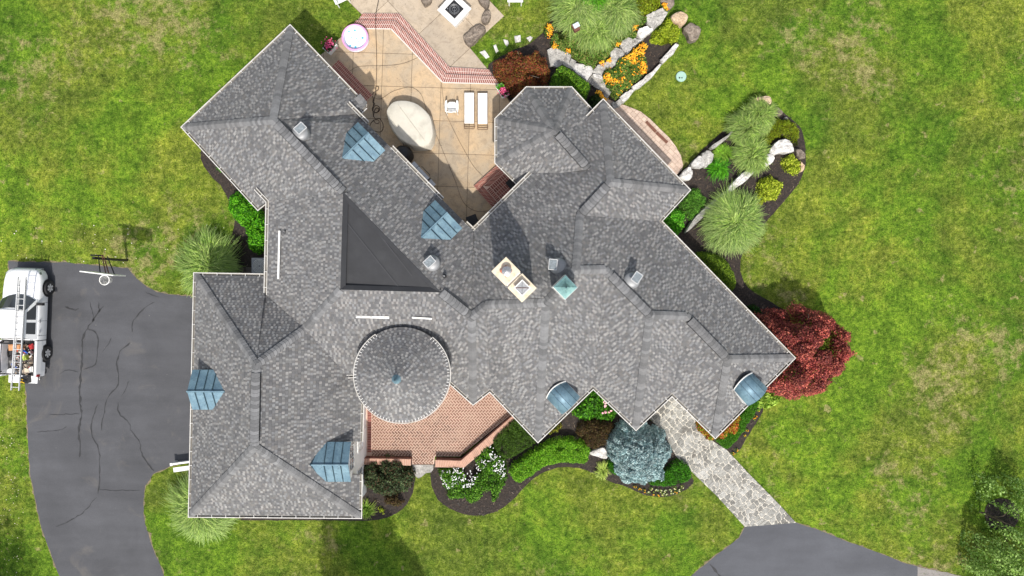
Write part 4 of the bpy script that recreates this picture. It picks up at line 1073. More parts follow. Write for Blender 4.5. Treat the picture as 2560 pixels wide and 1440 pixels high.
# ---- solar roof fans
def fan(px, py, z, ang, tilt=.5, ox=0.0, oy=0.0):
    if True: z = z
    p = P(px, py, z); m1 = MB(); m1.lathe([(.36, -.18), (.36, .10), (.33, .17), (.22, .23), (.08, .25), (0, .252)], 0, 0, 24)
    m1.v = [(x + p.x - ox, y + p.y - oy, zz + p.z) for x, y, zz in m1.v]; root = m1.build('roof_fan', M['grey_metal'], house, smooth=True)
    c = Vector((p.x + ox, p.y + oy, p.z + .42)); Rm = (Matrix.Rotation(ang, 3, 'Z') @ Matrix.Rotation(-.15, 3, 'X'))
    m2 = MB(); m2.box(*c, .30, .42, .03, mtx=Rm); m2.build('solar_panel', M['panel'], root)
    m3 = MB()
    for sx in (-1, 1): e = c + Rm @ Vector((sx*.165, 0, .004)); m3.box(*e, .024, .44, .05, mtx=Rm)
    for sy in (-1, 1): e = c + Rm @ Vector((0, sy*.215, .005)); m3.box(*e, .33, .024, .048, mtx=Rm)
    m3.build('panel_frame', flat('pale_grey_frame', (.55, .55, .54)), root)
    m4 = MB(); m4.tube([(p.x - ox*.3, p.y - oy*.3, p.z + .2), tuple(c - Vector((0, 0, .03)))], .02, 5); m4.build('panel_leg', M['grey_metal'], root)
fan(755, 330, zs(755, 330, *NE1) + .12, math.radians(-45), ox=.05, oy=.06); fan(1078, 657, zs(1078, 657, *NE1) + .12, math.radians(-47), ox=-.03, oy=.02)
fan(1388, 664, zs(1388, 664, *NWE) + .12, math.radians(-5), ox=-.12, oy=.03); fan(1583, 698, zs(1583, 698, *NEE) + .12, math.radians(-36), ox=.08, oy=.06)

# ---- plumbing pipes and pieces left on the roof
for px, py, z in ((740, 651, 4.1), (750, 672, 4.2), (1111, 690, 5.1), (713, 580, 4.0), (1391, 549, 4.3), (992, 870, 4.3)):
    if px == 992: continue
    p = P(px, py, z); mb = MB(); mb.lathe([(.09, p.z - .1), (.075, p.z + .02), (.04, p.z + .04)], p.x, p.y, 12); vp = mb.build('vent_pipe', M['black'], house)
    mb = MB(); mb.lathe([(.034, p.z + .02), (.036, p.z + .20), (.028, p.z + .2), (.026, p.z + .12)], p.x, p.y, 10, capt=True); mb.build('pipe_collar', M['steel'], vp)
def roof_strip(a, b, za, zb, wd, label):
    A, B = P(*a, za), P(*b, zb); d = (B-A); x = d.normalized(); y = Vector((-x.y, x.x, 0)).normalized(); mb = MB()
    mb.box(*((A+B)/2), d.length, wd, .04, mtx=Matrix((x, y, x.cross(y))).transposed()); mb.box(*((A+B)/2 + y*wd*.45 + Vector((0,0,.03))), d.length, .012, .05, mtx=Matrix((x, y, x.cross(y))).transposed())
    tag(mb.build('gutter_section', M['white'], org=A), label, 'gutter section')
roof_strip((699, 577), (696, 697), 3.98, 3.98, .09, 'long pale gutter length lying on the west roof slope near two vent pipes')
roof_strip((890, 792), (973, 794), 4.82, 4.82, .10, 'longer of two white gutter lengths on the slope above the turret')
roof_strip((1030, 794), (1080, 797), 4.82, 4.82, .07, 'shorter narrow white gutter length on the slope above the turret')
print('tabs', tabs_total)

# ---- white fence panel off the south-west corner
t = thing('fence_panel', 'low white wooden fence panel sticking out west from the garage corner', 'fence', P(440, 1165, 0))
a_, b_ = P(429, 1161, .5), P(505, 1151, .5); d = (b_ - a_).normalized(); nn = Vector((-d.y, d.x, 0))
mb = MB(); c = (a_ + b_)/2; mb.box(c.x, c.y, .46, (b_-a_).length, .09, .06, math.atan2(d.y, d.x)); mb.build('top_rail', M['white'], t)
L = (b_-a_).length; k = 11
for i in range(k):
    p = a_ + d * ((i + .5) * L / k); mb = MB(); mb.box(p.x, p.y, .22, L/k - .01, .03, .42, math.atan2(d.y, d.x)); mb.build('board', M['white'], t)
mb = MB(); mb.box(a_.x, a_.y, .27, .13, .13, .54, math.atan2(d.y, d.x)); mb.build('post', M['white'], t)
a2 = a_ + Vector((.05, -.30, 0)); b2 = b_ + Vector((0, -.30, 0)); mb = MB(); c = (a2+b2)/2; mb.box(c.x, c.y, .40, (b2-a2).length, .22, .05, math.atan2(d.y, d.x)); mb.build('side_rail', M['white'], t)
# ------------------------------------------------------------------ foliage
def leaves_obj(name, P3, Nrm, size, cols, parent=None, m=None, aspect=.6, kind=None, jit=.9, org=(0, 0, 0)):
    """P3 (n,3) positions, Nrm (n,3) facing, size (n,), cols (n,3): one pointed quad leaf each"""
    n = len(P3); r = rng.normal(size=(n, 3)); Nn = Nrm + r * jit; Nn /= np.linalg.norm(Nn, axis=1, keepdims=True) + 1e-9
    Nn[:, 2] = np.abs(Nn[:, 2]) * .8 + .12; Nn /= np.linalg.norm(Nn, axis=1, keepdims=True)
    t = rng.normal(size=(n, 3)); t -= (t * Nn).sum(1, keepdims=True) * Nn; t /= np.linalg.norm(t, axis=1, keepdims=True) + 1e-9
    b = np.cross(Nn, t); s = size[:, None]
    V4 = np.stack([P3 - t*s, P3 + b*s*aspect, P3 + t*s, P3 - b*s*aspect], 1).reshape(-1, 3)
    me = bpy.data.meshes.new(name); me.vertices.add(4*n); me.vertices.foreach_set('co', (V4 - np.array(org)).astype(np.float32).ravel())
    me.loops.add(4*n); me.loops.foreach_set('vertex_index', np.arange(4*n, dtype=np.int32))
    me.polygons.add(n); me.polygons.foreach_set('loop_start', np.arange(0, 4*n, 4, dtype=np.int32))
    ca = me.color_attributes.new('Col', 'FLOAT_COLOR', 'CORNER'); c4 = np.ones((n, 4, 4), np.float32); c4[:, :, :3] = cols[:, None, :]; ca.data.foreach_set('color', c4.ravel())
    me.materials.append(m or M['leaf']); me.update(calc_edges=True)
    o = bpy.data.objects.new(name, me); COL.objects.link(o)
    if parent: o.parent = parent
    if kind: o['kind'] = kind
    return o
def pick(pal, n, base=None, spread=.16):
    pal = np.array(pal); c = pal[rng.integers(0, len(pal), n)] if base is None else pal[base % len(pal)]
    return c * np.clip(rng.normal(1, spread, (n, 1)), .4, 1.8)

def canopy(poly, h, er, n, leaf, pal, clump=.0, cr=.3, depth=.35, low=0.0, z0=0.0, seed=0):
    """points on the upper surface of a plant with outline poly (world) and height h"""
    x0, x1 = min(p[0] for p in poly), max(p[0] for p in poly); y0, y1 = min(p[1] for p in poly), max(p[1] for p in poly)
    out = []
    while sum(len(o) for o in out) < n:
        q = rng.uniform((x0, y0), (x1, y1), (n*2, 2)); out.append(q[inpoly(q[:, 0], q[:, 1], poly)])
    q = np.concatenate(out)[:n]; d = edgedist(q[:, 0], q[:, 1], poly)
    def surf(x, y, d):
        t = np.clip(d / er, 0, 1); base = low + (h - low) * np.sqrt(1 - (1 - t)**2 + 1e-6)
        return base
    z = surf(q[:, 0], q[:, 1], d); ci = np.zeros(n, int)
    if clump > 0:
        K = max(6, int(abs(area2(poly)) / 2 / (cr*cr*1.3))); C = []
        while len(C) < K:
            a = rng.uniform((x0, y0), (x1, y1), (K*2, 2)); C += list(a[inpoly(a[:, 0], a[:, 1], poly)])
        C = np.array(C[:K]); rc = cr * rng.uniform(.7, 1.35, K)
        D = np.hypot(q[:, None, 0] - C[None, :, 0], q[:, None, 1] - C[None, :, 1]) / rc[None]
        ht = rng.uniform(.35, 1.0, K)[None] * np.sqrt(np.clip(1 - D*D, 0, None)); ci = ht.argmax(1); bmp = ht.max(1)
        z = z - clump * (1 - bmp)
        nx = (q[:, 0] - C[ci, 0]) / rc[ci]; ny = (q[:, 1] - C[ci, 1]) / rc[ci]
    else: nx = np.zeros(n); ny = np.zeros(n)
    z = z - rng.random(n)**2 * depth * h
    z = np.maximum(z, .03)
    t = np.clip(1 - d / er, 0, 1); c = q.mean(0)
    rad = q - c; rad /= np.linalg.norm(rad, axis=1, keepdims=True) + 1e-6
    Nr = np.stack([rad[:, 0]*t*1.2 + nx, rad[:, 1]*t*1.2 + ny, np.ones(n)], 1)
    return np.column_stack([q, z + z0]), Nr, ci
def plant(name, label, cat, px, h, er, n, leaf, pal,  clump=0, cr=.3, zc=None, depth=.35, stem=True, smooth=1, group=None, z0=0.0, low=0.0, clumpcol=.12, petals=None, holes=0.0, aspect=.6):
    """a plant from its outline in the photograph, taken at height zc"""
    zc = h * .6 if zc is None else zc; poly = xy(px, zc + z0)
    if smooth: poly = smooth_poly(poly, smooth)
    rag = {'spruce_tree': .13, 'maple_tree': .16, 'japanese_maple': .10, 'hedge': .012}.get(name, .06); sd_ = rnd.uniform(0, 50)
    # ragged outline
    pp = []
    for i in range(len(poly)):
        a, b = Vector(poly[i]), Vector(poly[(i+1) % len(poly)]); m_ = max(1, int((b-a).length / max(leaf*2.2, .06)))
        for k in range(m_): q_ = a.lerp(b, k/m_); nn_ = Vector(((b-a).y, -(b-a).x)).normalized() * (rag * 2.4 * noise.noise(Vector((q_.x*2.1, q_.y*2.1, sd_))) + rag * 1.2 * noise.noise(Vector((q_.x*6, q_.y*6, sd_)))); pp.append(tuple(q_ + nn_ + Vector((rnd.gauss(0, leaf*.4), rnd.gauss(0, leaf*.4)))))
    n_ = n; poly_r = pp
    P3, Nr, ci = canopy(poly_r, h, er, n, leaf, pal, clump, cr, depth, low, z0)
    P3[:, :2] += rng.normal(0, leaf*.8, (n, 2))
    if h > 2:      # branches stop short of the roof
        HP = [(p.x, p.y) for p in (C1, C2, I1, C3, I2, C4, M2, M1, N3)]
        keep = ~(inpoly(P3[:, 0], P3[:, 1], HP) & (P3[:, 2] > 2.5)); near = (edgedist(P3[:, 0], P3[:, 1], HP) < .22) & (P3[:, 2] > 2.5); keep &= ~near; P3, Nr, ci = P3[keep], Nr[keep], ci[keep]; n = len(P3)
    if holes > 0:
        keep = np.array([noise.noise(Vector((x*1.3, y*1.3, 7.7))) for x, y in P3[:, :2]]) > (-.55 + holes); P3, Nr, ci = P3[keep], Nr[keep], ci[keep]; n = len(P3)
    cols = pick(pal, n); cf = rng.uniform(1 - clumpcol, 1 + clumpcol, ci.max() + 1)[ci]; cols = cols * cf[:, None]
    cx, cy = float(np.mean([p[0] for p in poly])), float(np.mean([p[1] for p in poly]))
    root = thing(name, label, cat, (cx, cy, z0), group)
    leaves_obj('foliage', P3, Nr, leaf * rng.uniform(.6, 1.3, n), cols, root, org=(cx, cy, z0), aspect=aspect, kind='stuff' if False else None)
    if stem:
        mb = MB()
        for k in range(4):
            a = rnd.uniform(0, 6.28); r = min(er, .5) * rnd.uniform(.2, .7); mb.tube([(cx, cy, z0), (cx + r*.3*math.cos(a), cy + r*.3*math.sin(a), z0 + h*.35), (cx + r*math.cos(a), cy + r*math.sin(a), z0 + h*.6)], [.035, .025, .012], 5)
        mb.build('stem', M['bark'], root)
    if petals:
        for (np_, size, pal2, region, dz) in petals:
            pr = smooth_poly(xy(region, h), 1) if region else poly
            Pp, Nn, _ = canopy(pr, h + dz, er if not region else .12, np_, size, pal2, clump, cr, .05, h*.6, z0)
            mb = MB()
            for p in list(Pp) + [p_ + np.array([rnd.gauss(0, .05), rnd.gauss(0, .05), 0]) for p_ in Pp[::2]] * (1 if size < .04 else 0):
                c = pal2[rnd.randrange(len(pal2))]; c = shade(c, rnd.uniform(.8, 1.15)); s = size * rnd.uniform(.65, 1.25); tl = Vector((rnd.gauss(0, .35), rnd.gauss(0, .35), 1)).normalized()
                u = tl.cross(Vector((0, 1, 0))).normalized(); v = tl.cross(u); o = Vector((p[0], p[1], p[2] + .02)); K = 6
                ring = [o + (u*math.cos(t) + v*math.sin(t)) * s * (1 if i % 2 else .75) for i, t in enumerate([6.283*j/K for j in range(K)])]
                mb.faces([o + tl*s*.45] + ring, [(0, 1 + j, 1 + (j+1) % K) for j in range(K)], c)
            mb.build('blossoms', M['petal'], root, kind='stuff')
    return root

def tuft(name, label, cx, cy, r, h, n, pal, seedheads=None, group=None, lean=(0, 0), width=.018, zc=.5, curl=.55, base=None):
    """ornamental grass: arching blades from a common base"""
    c = P(cx, cy, zc); root = thing(name, label, 'ornamental grass', (c.x, c.y, 0), group); SEG = 4
    a = rng.uniform(0, 2*np.pi, n); L = r * np.sqrt(rng.uniform(.05, 1.0, n)) ; b0 = rng.uniform(0, .22, n) * r
    n = int(n*1.7); a = rng.uniform(0, 2*np.pi, n); L = r * np.sqrt(rng.uniform(.05, 1.0, n)); b0 = rng.uniform(0, .22, n) * r; NW = max(14, int(r*95)); wa = rng.uniform(0, 2*np.pi, NW); wl = rng.uniform(.68, 1.08, NW); wh = rng.uniform(.7, 1.2, NW); wc = rng.uniform(.74, 1.26, NW); wo = rng.normal(0, r*.16, (NW, 2)); wb = rng.normal(0, .35, NW)
    wi = rng.integers(0, NW, n); a = wa[wi] + rng.normal(0, .10 + .25*rng.random(n), n); L = L * wl[wi]
    az = a + rng.normal(0, .12, n); hh = h * rng.uniform(.7, 1.1, n) * wh[wi]; dx, dy = np.cos(az), np.sin(az); px_, py_ = -dy, dx
    bend = wb[wi] + rng.normal(0, .12, n)
    rows = []
    for k in range(SEG + 1):
        t = k / SEG; rr = b0 + L * t ** 1.15; z = hh * (1 - (1 - t) ** 1.7) * (1 - curl * t ** 3.0)
        x = c.x + wo[wi, 0] + np.cos(a)*b0 + dx*L*t**1.15 + px_*bend*L*t*t + lean[0]*t; y = c.y + wo[wi, 1] + np.sin(a)*b0 + dy*L*t**1.15 + py_*bend*L*t*t + lean[1]*t
        wv = width * (1 - .75*t) * rng.uniform(.8, 1.3, n) if k == 0 else width * (1 - .75*t) * np.ones(n)
        rows.append((np.stack([x - px_*wv, y - py_*wv, z], 1), np.stack([x + px_*wv, y + py_*wv, z], 1)))
    Vv = np.stack([r_ for pr in rows for r_ in pr], 1)       # n, 2*(SEG+1), 3
    nv = 2*(SEG+1); base_i = np.arange(n)[:, None, None] * nv
    q = np.array([[2*k, 2*k+1, 2*k+3, 2*k+2] for k in range(SEG)])[None]; idx = (base_i + q).reshape(-1)
    me = bpy.data.meshes.new('blades'); me.vertices.add(n*nv); me.vertices.foreach_set('co', (Vv - np.array([c.x, c.y, 0])).astype(np.float32).ravel())
    nf = n*SEG; me.loops.add(nf*4); me.loops.foreach_set('vertex_index', idx.astype(np.int32)); me.polygons.add(nf); me.polygons.foreach_set('loop_start', np.arange(0, nf*4, 4, dtype=np.int32))
    cl = pick(pal, n, spread=.22) * wc[wi][:, None]; fade = np.array([.75, .95, 1.1, 1.3])[None, :, None]
    tipc = np.array(seedheads if seedheads else pal[0])[None, None, :]; tt = np.array([0, .05, .22, .50])[None, :, None]
    cc = cl[:, None, :] * (1 - tt) + tipc * tt; c4 = np.ones((n, SEG, 4, 4), np.float32); c4[..., :3] = cc[:, :, None, :]
    ca = me.color_attributes.new('Col', 'FLOAT_COLOR', 'CORNER'); ca.data.foreach_set('color', c4.ravel()); me.materials.append(M['leaf']); me.update(calc_edges=True)
    o = bpy.data.objects.new('blades', me); COL.objects.link(o); o.parent = root
    mb = MB(); mb.lathe([(r*.22, .0), (r*.2, .06), (0, .12)], c.x, c.y, 12); mb.build('crown_base', M['bark'], root)
    return root

def rock(label, px, h, m, z0=-.02, sunk=0, cat='boulder', name='boulder', rough=.035, dome=.10, group=None, sm=1, slab=False):
    poly = xy(px, max(0, h)); poly = smooth_poly(poly, sm); 
    pp = []
    for i in range(len(poly)):
        a, b = Vector(poly[i]), Vector(poly[(i+1) % len(poly)]); k_ = max(1, int((b-a).length / .12))
        for k in range(k_): pp.append(a.lerp(b, k/k_))
    if area2([tuple(p) for p in pp]) < 0: pp = pp[::-1]
    c = sum(pp, Vector((0, 0))) / len(pp); n = len(pp); vs = []; sd = rnd.uniform(0, 100)
    rings = [(1.0, z0), (1.03, h*.45), (.985, h*.82), (.90, h), (.66, h*(1+dome*.6)), (.34, h*(1+dome))]
    if slab: rings = [(1.0, z0), (1.01, h*.6), (.995, h*.93), (.965, h), (.66, h*1.01), (.34, h*1.01)]
    for s, z in rings:
        for p in pp:
            q_ = c + (p - c) * s; nz = noise.noise(Vector((q_.x*3.1, q_.y*3.1, sd))); nz2 = noise.noise(Vector((q_.x*9, q_.y*9, sd + z*4)))
            dr = (p - c).normalized() * (nz2 * rough * 1.1 + nz * rough) if s > .8 else Vector((0, 0))
            vs.append((q_.x + dr.x, q_.y + dr.y, z + (nz * rough * 1.3 + nz2 * rough * .9) * (1 if z > z0 else 0)))
    vs.append((c.x, c.y, h*(1+dome))); R_ = len(rings)
    fs = [(i*n+k, i*n+(k+1) % n, (i+1)*n+(k+1) % n, (i+1)*n+k) for i in range(R_-1) for k in range(n)] + [((R_-1)*n+k, (R_-1)*n+(k+1) % n, R_*n) for k in range(n)]
    mb = MB(); mb.faces(vs, fs); o = mb.build(name, m, org=(c.x, c.y, 0)); tag(o, label, cat, group); return o

G = dict(
  bright=[hexc('#4f9a14'), hexc('#66b31c'), hexc('#3c7d10'), hexc('#7cc42a'), hexc('#2f660e')],
  box=[hexc('#4c7b18'), hexc('#6b9a22'), hexc('#355f10'), hexc('#86ad30'), hexc('#2a4d0c')],
  olive=[hexc('#48661c'), hexc('#5a7a26'), hexc('#38521a'), hexc('#2d4413')],
  dusky=[hexc('#3b4b2c'), hexc('#4d5d3b'), hexc('#2b3721'), hexc('#60704a'), hexc('#5a4632')],
  dark=[hexc('#22330f'), hexc('#2f4516'), hexc('#1a280c'), hexc('#3f5a20')],
  lime=[hexc('#a5b52c'), hexc('#bccb3c'), hexc('#8c9f22'), hexc('#d0d850'), hexc('#748a1a')],
  yellowgreen=[hexc('#7c9018'), hexc('#97a824'), hexc('#5f7512'), hexc('#6b6a14')],
  grass=[hexc('#86a63c'), hexc('#9dba52'), hexc('#688a30'), hexc('#b6c870'), hexc('#547822')],
  rust=[hexc('#86502c'), hexc('#9a4e34'), hexc('#6f5a26'), hexc('#8a3c30'), hexc('#5a3820'), hexc('#86682e')],
  red=[hexc('#9c4a46'), hexc('#b35e50'), hexc('#823a3a'), hexc('#c87460'), hexc('#642c2e')],
  barberry=[hexc('#4b3a22'), hexc('#5d472a'), hexc('#3a2a1a'), hexc('#56502a')],
  spruce=[hexc('#9bb4b5'), hexc('#b3c9c8'), hexc('#7f9d9f'), hexc('#c8d9d7'), hexc('#5f7e82')],
  perennial=[hexc('#4f7824'), hexc('#668f30'), hexc('#3a5c1a'), hexc('#84a348'), hexc('#6d6f34'), hexc('#9a9a50')],
  orange=[hexc('#f2a012'), hexc('#f7b51e'), hexc('#e58a0c'), hexc('#ffc638')],
  white=[hexc('#f4f2ee'), hexc('#e8e6e6'), hexc('#ffffff')],
  pinkf=[hexc('#f0b0b8'), hexc('#f6c8c8')], magenta=[hexc('#c23a72'), hexc('#d8507a'), hexc('#b02a50'), hexc('#e07898')])
k1 = lambda l: crop(l, 1340, 0, 5.143)      # NE garden zoom
k2 = lambda l: crop(l, 1540, 200, 4.8)      # E bed zoom
k3 = lambda l: crop(l, 1280, 920, 4.235)    # S bed zoom
k4 = lambda l: crop(l, 840, 980, 4.235)
k5 = lambda l: crop(l, 1620, 440, 4.0)
k6 = lambda l: crop(l, 1640, 820, 4.235)

# ---- west side
plant('bush', 'bright green leafy bush by the bay, upper half of the clump', 'bush', [(566, 490), (588, 475), (606, 476), (620, 492), (640, 512), (648, 540), (625, 562), (604, 560), (578, 548), (564, 520)], 1.1, .5, 7000, .055, G['bright'], .35, .25, smooth=2)
plant('bush', 'bright green leafy bush squeezed between the first bush and the west wall', 'bush', [(604, 548), (648, 525), (672, 545), (676, 600), (668, 632), (640, 634), (616, 612), (620, 585)], 1.1, .5, 7500, .055, G['bright'], .35, .25, smooth=2)
plant('small_shrub', 'thin dark-leaved shrub beside the western grass tuft', 'shrub', [(570, 585), (600, 590), (604, 625), (585, 640), (562, 620)], .7, .3, 700, .03, G['dusky'], .1, .2)
plant('seedling', 'small green seedlings on the mulch west of the wing', 'plant', [(534, 415), (556, 412), (562, 430), (545, 428)], .25, .1, 160, .04, G['bright'], stem=False)
tuft('grass_tuft', 'tall pale grass tuft north of the garage wing', 526, 664, 1.30, 1.35, 5200, G['grass'], hexc('#a5bd7a'))
tuft('grass_tuft', 'tall pale grass tuft wrapping the south-west garage corner', 511, 1262, 1.45, 1.3, 6000, G['grass'], hexc('#a9bf7c'))
# ---- south-west bed
plant('shrub', 'large dusky dark-leaved shrub between garage wing and terrace', 'shrub', [(912, 1160), (940, 1148), (975, 1147), (1010, 1152), (1030, 1168), (1036, 1195), (1025, 1225), (1000, 1240), (965, 1246), (930, 1235), (905, 1215), (900, 1180)], 1.2, .5, 8000, .055, G['dusky'], .4, .25, clumpcol=.3, smooth=1)
plant('shrub', 'low brown thinning shrub at the edge of the dusky shrub', 'shrub', [(925, 1235), (960, 1240), (1015, 1228), (1025, 1240), (1000, 1262), (960, 1270), (935, 1262)], .6, .3, 2300, .04, G['barberry'], .2, .2, holes=.35)
tuft('daylily', 'green daylily clump by the south-east garage corner', 915, 1278, .45, .5, 130, [hexc('#6f9a2c'), hexc('#4f7d1e')], hexc('#b8c060'), width=.022)
plant('seedling', 'yellow-green sprig alone on the mulch by the garage corner', 'plant', [(948, 1270), (960, 1268), (960, 1282), (950, 1284)], .2, .1, 60, .05, G['lime'], stem=False)
# ---- south bed
plant('flowering_bush', 'green bush covered in white blossoms south of the terrace', 'bush', k4([(1050, 810), (1200, 795), (1330, 810), (1460, 690), (1560, 590), (1630, 540), (1720, 690), (1830, 760), (1820, 900), (1780, 1000), (1690, 1190), (1640, 1170), (1650, 1060), (1560, 1080), (1500, 1190), (1400, 1190), (1360, 1150), (1200, 1150), (1150, 1090), (1130, 1000), (1060, 900)]),
      .95, .35, 12000, .045, [hexc('#4e8318'), hexc('#639c24'), hexc('#3b6712'), hexc('#7aa838'), hexc('#24400c')], .35, .28, smooth=1, holes=.12,
      petals=[(150, .031, G['white'], k4([(1080, 870), (1250, 800), (1420, 850), (1530, 880), (1520, 960), (1400, 1030), (1230, 1080), (1100, 980)]), .02),
              (120, .032, G['white'], k4([(1480, 740), (1620, 560), (1680, 640), (1800, 780), (1790, 900), (1760, 980), (1700, 860), (1560, 830), (1480, 880)]), .02)])
plant('hedge', 'flat olive-green hedge tucked under the pointed south eave', 'hedge', [(1292, 1040), (1262, 1066), (1236, 1092), (1230, 1102), (1240, 1138), (1262, 1150), (1280, 1148), (1320, 1122), (1362, 1098), (1352, 1060)], .85, .14, 13000, .030, G['olive'], .04, .15, zc=.8, depth=.1, smooth=1)
plant('hedge', 'long curved bright green hedge along the south mulch strip', 'hedge', [(1270, 1170), (1310, 1140), (1350, 1115), (1385, 1098), (1420, 1094), (1450, 1098), (1470, 1112), (1478, 1130), (1468, 1158), (1455, 1164), (1410, 1157), (1375, 1164), (1350, 1175), (1318, 1200), (1295, 1212), (1280, 1195)], .8, .22, 17000, .034, [hexc('#5f961a'), hexc('#78ae26'), hexc('#4a8012'), hexc('#8fc034')], .10, .14, zc=.6, depth=.16, smooth=1)
plant('rhododendron', 'glossy green bush with pink blooms between the pointed eaves', 'bush', k3([(640, 450), (760, 310), (850, 190), (960, 200), (1110, 420), (1130, 500), (1060, 560), (900, 550), (760, 575), (690, 540)]), 1.3, .4, 4200, .07, [hexc('#4c8a18'), hexc('#62a022'), hexc('#376c10'), hexc('#2a520c')], .35, .3,
      petals=[(13, .075, G['pinkf'], k3([(880, 280), (1020, 340), (1110, 450), (1080, 520), (940, 500), (940, 400)]), .03)])
plant('barberry', 'brown-leaved barberry shrub south of the pink-blooming bush', 'shrub', k3([(700, 590), (800, 560), (950, 570), (1070, 580), (1100, 620), (1060, 700), (1030, 800), (960, 850), (880, 880), (780, 830), (720, 760), (670, 690)]), 1.0, .4, 5200, .035, G['barberry'], .25, .2, smooth=1)
plant('small_shrub', 'sparse yellow-tipped shrub under the south gutter', 'shrub', k3([(370, 660), (460, 620), (530, 590), (520, 650), (470, 700), (390, 710)]), .5, .2, 500, .04, [hexc('#8b8f2a'), hexc('#6a5a24'), hexc('#4a5a1c')], .1, .15)
rock('pale flat boulder between the brown barberry and the blue spruce', k3([(835, 880), (900, 860), (960, 835), (990, 860), (1010, 900), (1005, 955), (960, 962), (900, 940), (830, 922)]), .22, M['rock_white'])
sp = plant('spruce_tree', 'round silvery blue spruce beside the stone walk', 'tree', [(1524, 1120), (1535, 1085), (1560, 1062), (1585, 1056), (1640, 1062), (1660, 1085), (1676, 1115), (1680, 1140), (1673, 1170), (1660, 1195), (1635, 1210), (1600, 1216), (1570, 1208), (1545, 1190), (1530, 1160)],
      2.3, 1.25, 46000, .040, G['spruce'], .42, .15, zc=1.2, low=.5, clumpcol=.28, depth=.10, smooth=1)
plant('hedge', 'low rounded green hedge east of the blue spruce', 'hedge', [(1668, 1170), (1690, 1150), (1712, 1155), (1728, 1172), (1732, 1192), (1718, 1208), (1690, 1216), (1650, 1218), (1618, 1214), (1640, 1195)], .5, .16, 6500, .03, [hexc('#3c7a10'), hexc('#4f921a'), hexc('#2d5f0c')], .05, .12, zc=.4, depth=.2)
plant('hedge', 'small green hedge end showing west of the blue spruce', 'hedge', [(1516, 1150), (1535, 1155), (1550, 1185), (1540, 1190), (1522, 1178)], .5, .14, 1400, .03, [hexc('#3c7a10'), hexc('#4f921a'), hexc('#2d5f0c')], .05, .12, zc=.4)
tuft('lime_grass', 'spiky lime-green grass at the lawn edge of the south bed', 1510, 1180, .42, .4, 160, [hexc('#a8bc4e'), hexc('#88a23a')], hexc('#c8d47a'), width=.02)
# annual flowers in the strip: little plants each
fl = [(1588, 1218), (1600, 1224), (1612, 1228), (1622, 1232), (1634, 1234), (1645, 1240), (1658, 1236), (1668, 1238), (1680, 1234), (1690, 1230), (1700, 1226), (1628, 1222), (1642, 1226), (1652, 1228), (1664, 1228), (1676, 1226), (1688, 1220), (1706, 1218)]
def marigold(px, py, label, pal, s=1.0):
    c = P(px, py, .15); t = thing('marigold', label, 'flower', (c.x, c.y, 0.03), 'bedding flowers along the mulch edge'); n = 34
    a = rng.uniform(0, 6.28, n); r = .09 * s * np.sqrt(rng.random(n)); P3 = np.stack([c.x + r*np.cos(a), c.y + r*np.sin(a), .06 + .09*rng.random(n)], 1)
    leaves_obj('foliage', P3, np.tile([0, 0, 1.], (n, 1)), np.full(n, .028), pick(G['perennial'], n), t, org=(c.x, c.y, .03))
    for k in range(3):
        a = rnd.uniform(0, 6.28); x, y = c.x + .05*s*math.cos(a), c.y + .05*s*math.sin(a); mb = MB(); mb.lathe([(.012, .14), (.026*s, .165), (.015, .185), (0, .188)], x, y, 7, c=rnd.choice(pal)); mb.build('flower_head', M['petal'], t)
ORD = ['first', 'second', 'third', 'fourth', 'fifth', 'sixth', 'seventh', 'eighth', 'ninth', 'tenth', 'eleventh']
for i, (x, y) in enumerate(fl):
    o = i in (0, 1, 2, 4, 5, 9); marigold(x, y, '%s bedding flower, %s from the west in the %s row below the blue spruce' % ('orange' if o else 'pale cream', ORD[i if i < 11 else i - 11], 'outer' if i < 11 else 'inner'), G['orange'] if o else [hexc('#e8e8c0'), hexc('#d8d48a')], 1.1)
# ---- by the walk and the south-east corner
plant('hedge', 'clipped curved green hedge along the south-east eave', 'hedge', k6([(960, 800), (1060, 720), (1100, 770), (1090, 830), (1010, 980), (940, 1090), (860, 1190), (790, 1270), (750, 1290), (690, 1240), (640, 1190), (700, 1150), (800, 1060), (870, 980), (900, 900)]), .55, .10, 12000, .024, [hexc('#457d12'), hexc('#56901a'), hexc('#356810')], .02, .12, zc=.5, depth=.08, smooth=1)
plant('azalea', 'red and yellow-leaved azalea at the pointed south-east eave', 'shrub', k6([(610, 1190), (680, 1080), (740, 1000), (830, 930), (870, 925), (897, 965), (880, 1080), (850, 1130), (780, 1150), (710, 1190), (660, 1195)]), .7, .2, 3600, .045, [hexc('#c4602e'), hexc('#d87a4a'), hexc('#a04020'), hexc('#b8b030'), hexc('#8c9a28')], .2, .2)
plant('azalea', 'green and red-leaved shrub between the stone walk and the pointed eave', 'shrub', k6([(440, 1000), (480, 1030), (560, 1100), (625, 1150), (610, 1200), (560, 1190), (500, 1120), (450, 1050)]), .6, .2, 2300, .045, [hexc('#9aa82a'), hexc('#a8482a'), hexc('#6a8a1c'), hexc('#c06a34')], .2, .2)
plant('hosta', 'lime-green hosta beneath the red maple at the barrel dormer', 'plant', k6([(1070, 740), (1120, 680), (1200, 640), (1260, 670), (1320, 750), (1290, 770), (1220, 810), (1150, 850), (1110, 800)]), .45, .2, 520, .11, [hexc('#8fae3c'), hexc('#a8c452'), hexc('#5f8226')], .15, .2)
for i, (x, y) in enumerate(((1896, 1026), (1890, 1042), (1886, 1048), (1868, 1076), (1864, 1090), (1842, 1126), (1834, 1134))): marigold(x, y, 'orange bedding flower, %s from the red maple in the narrow mulch strip' % ORD[i], G['orange'], 1.0)
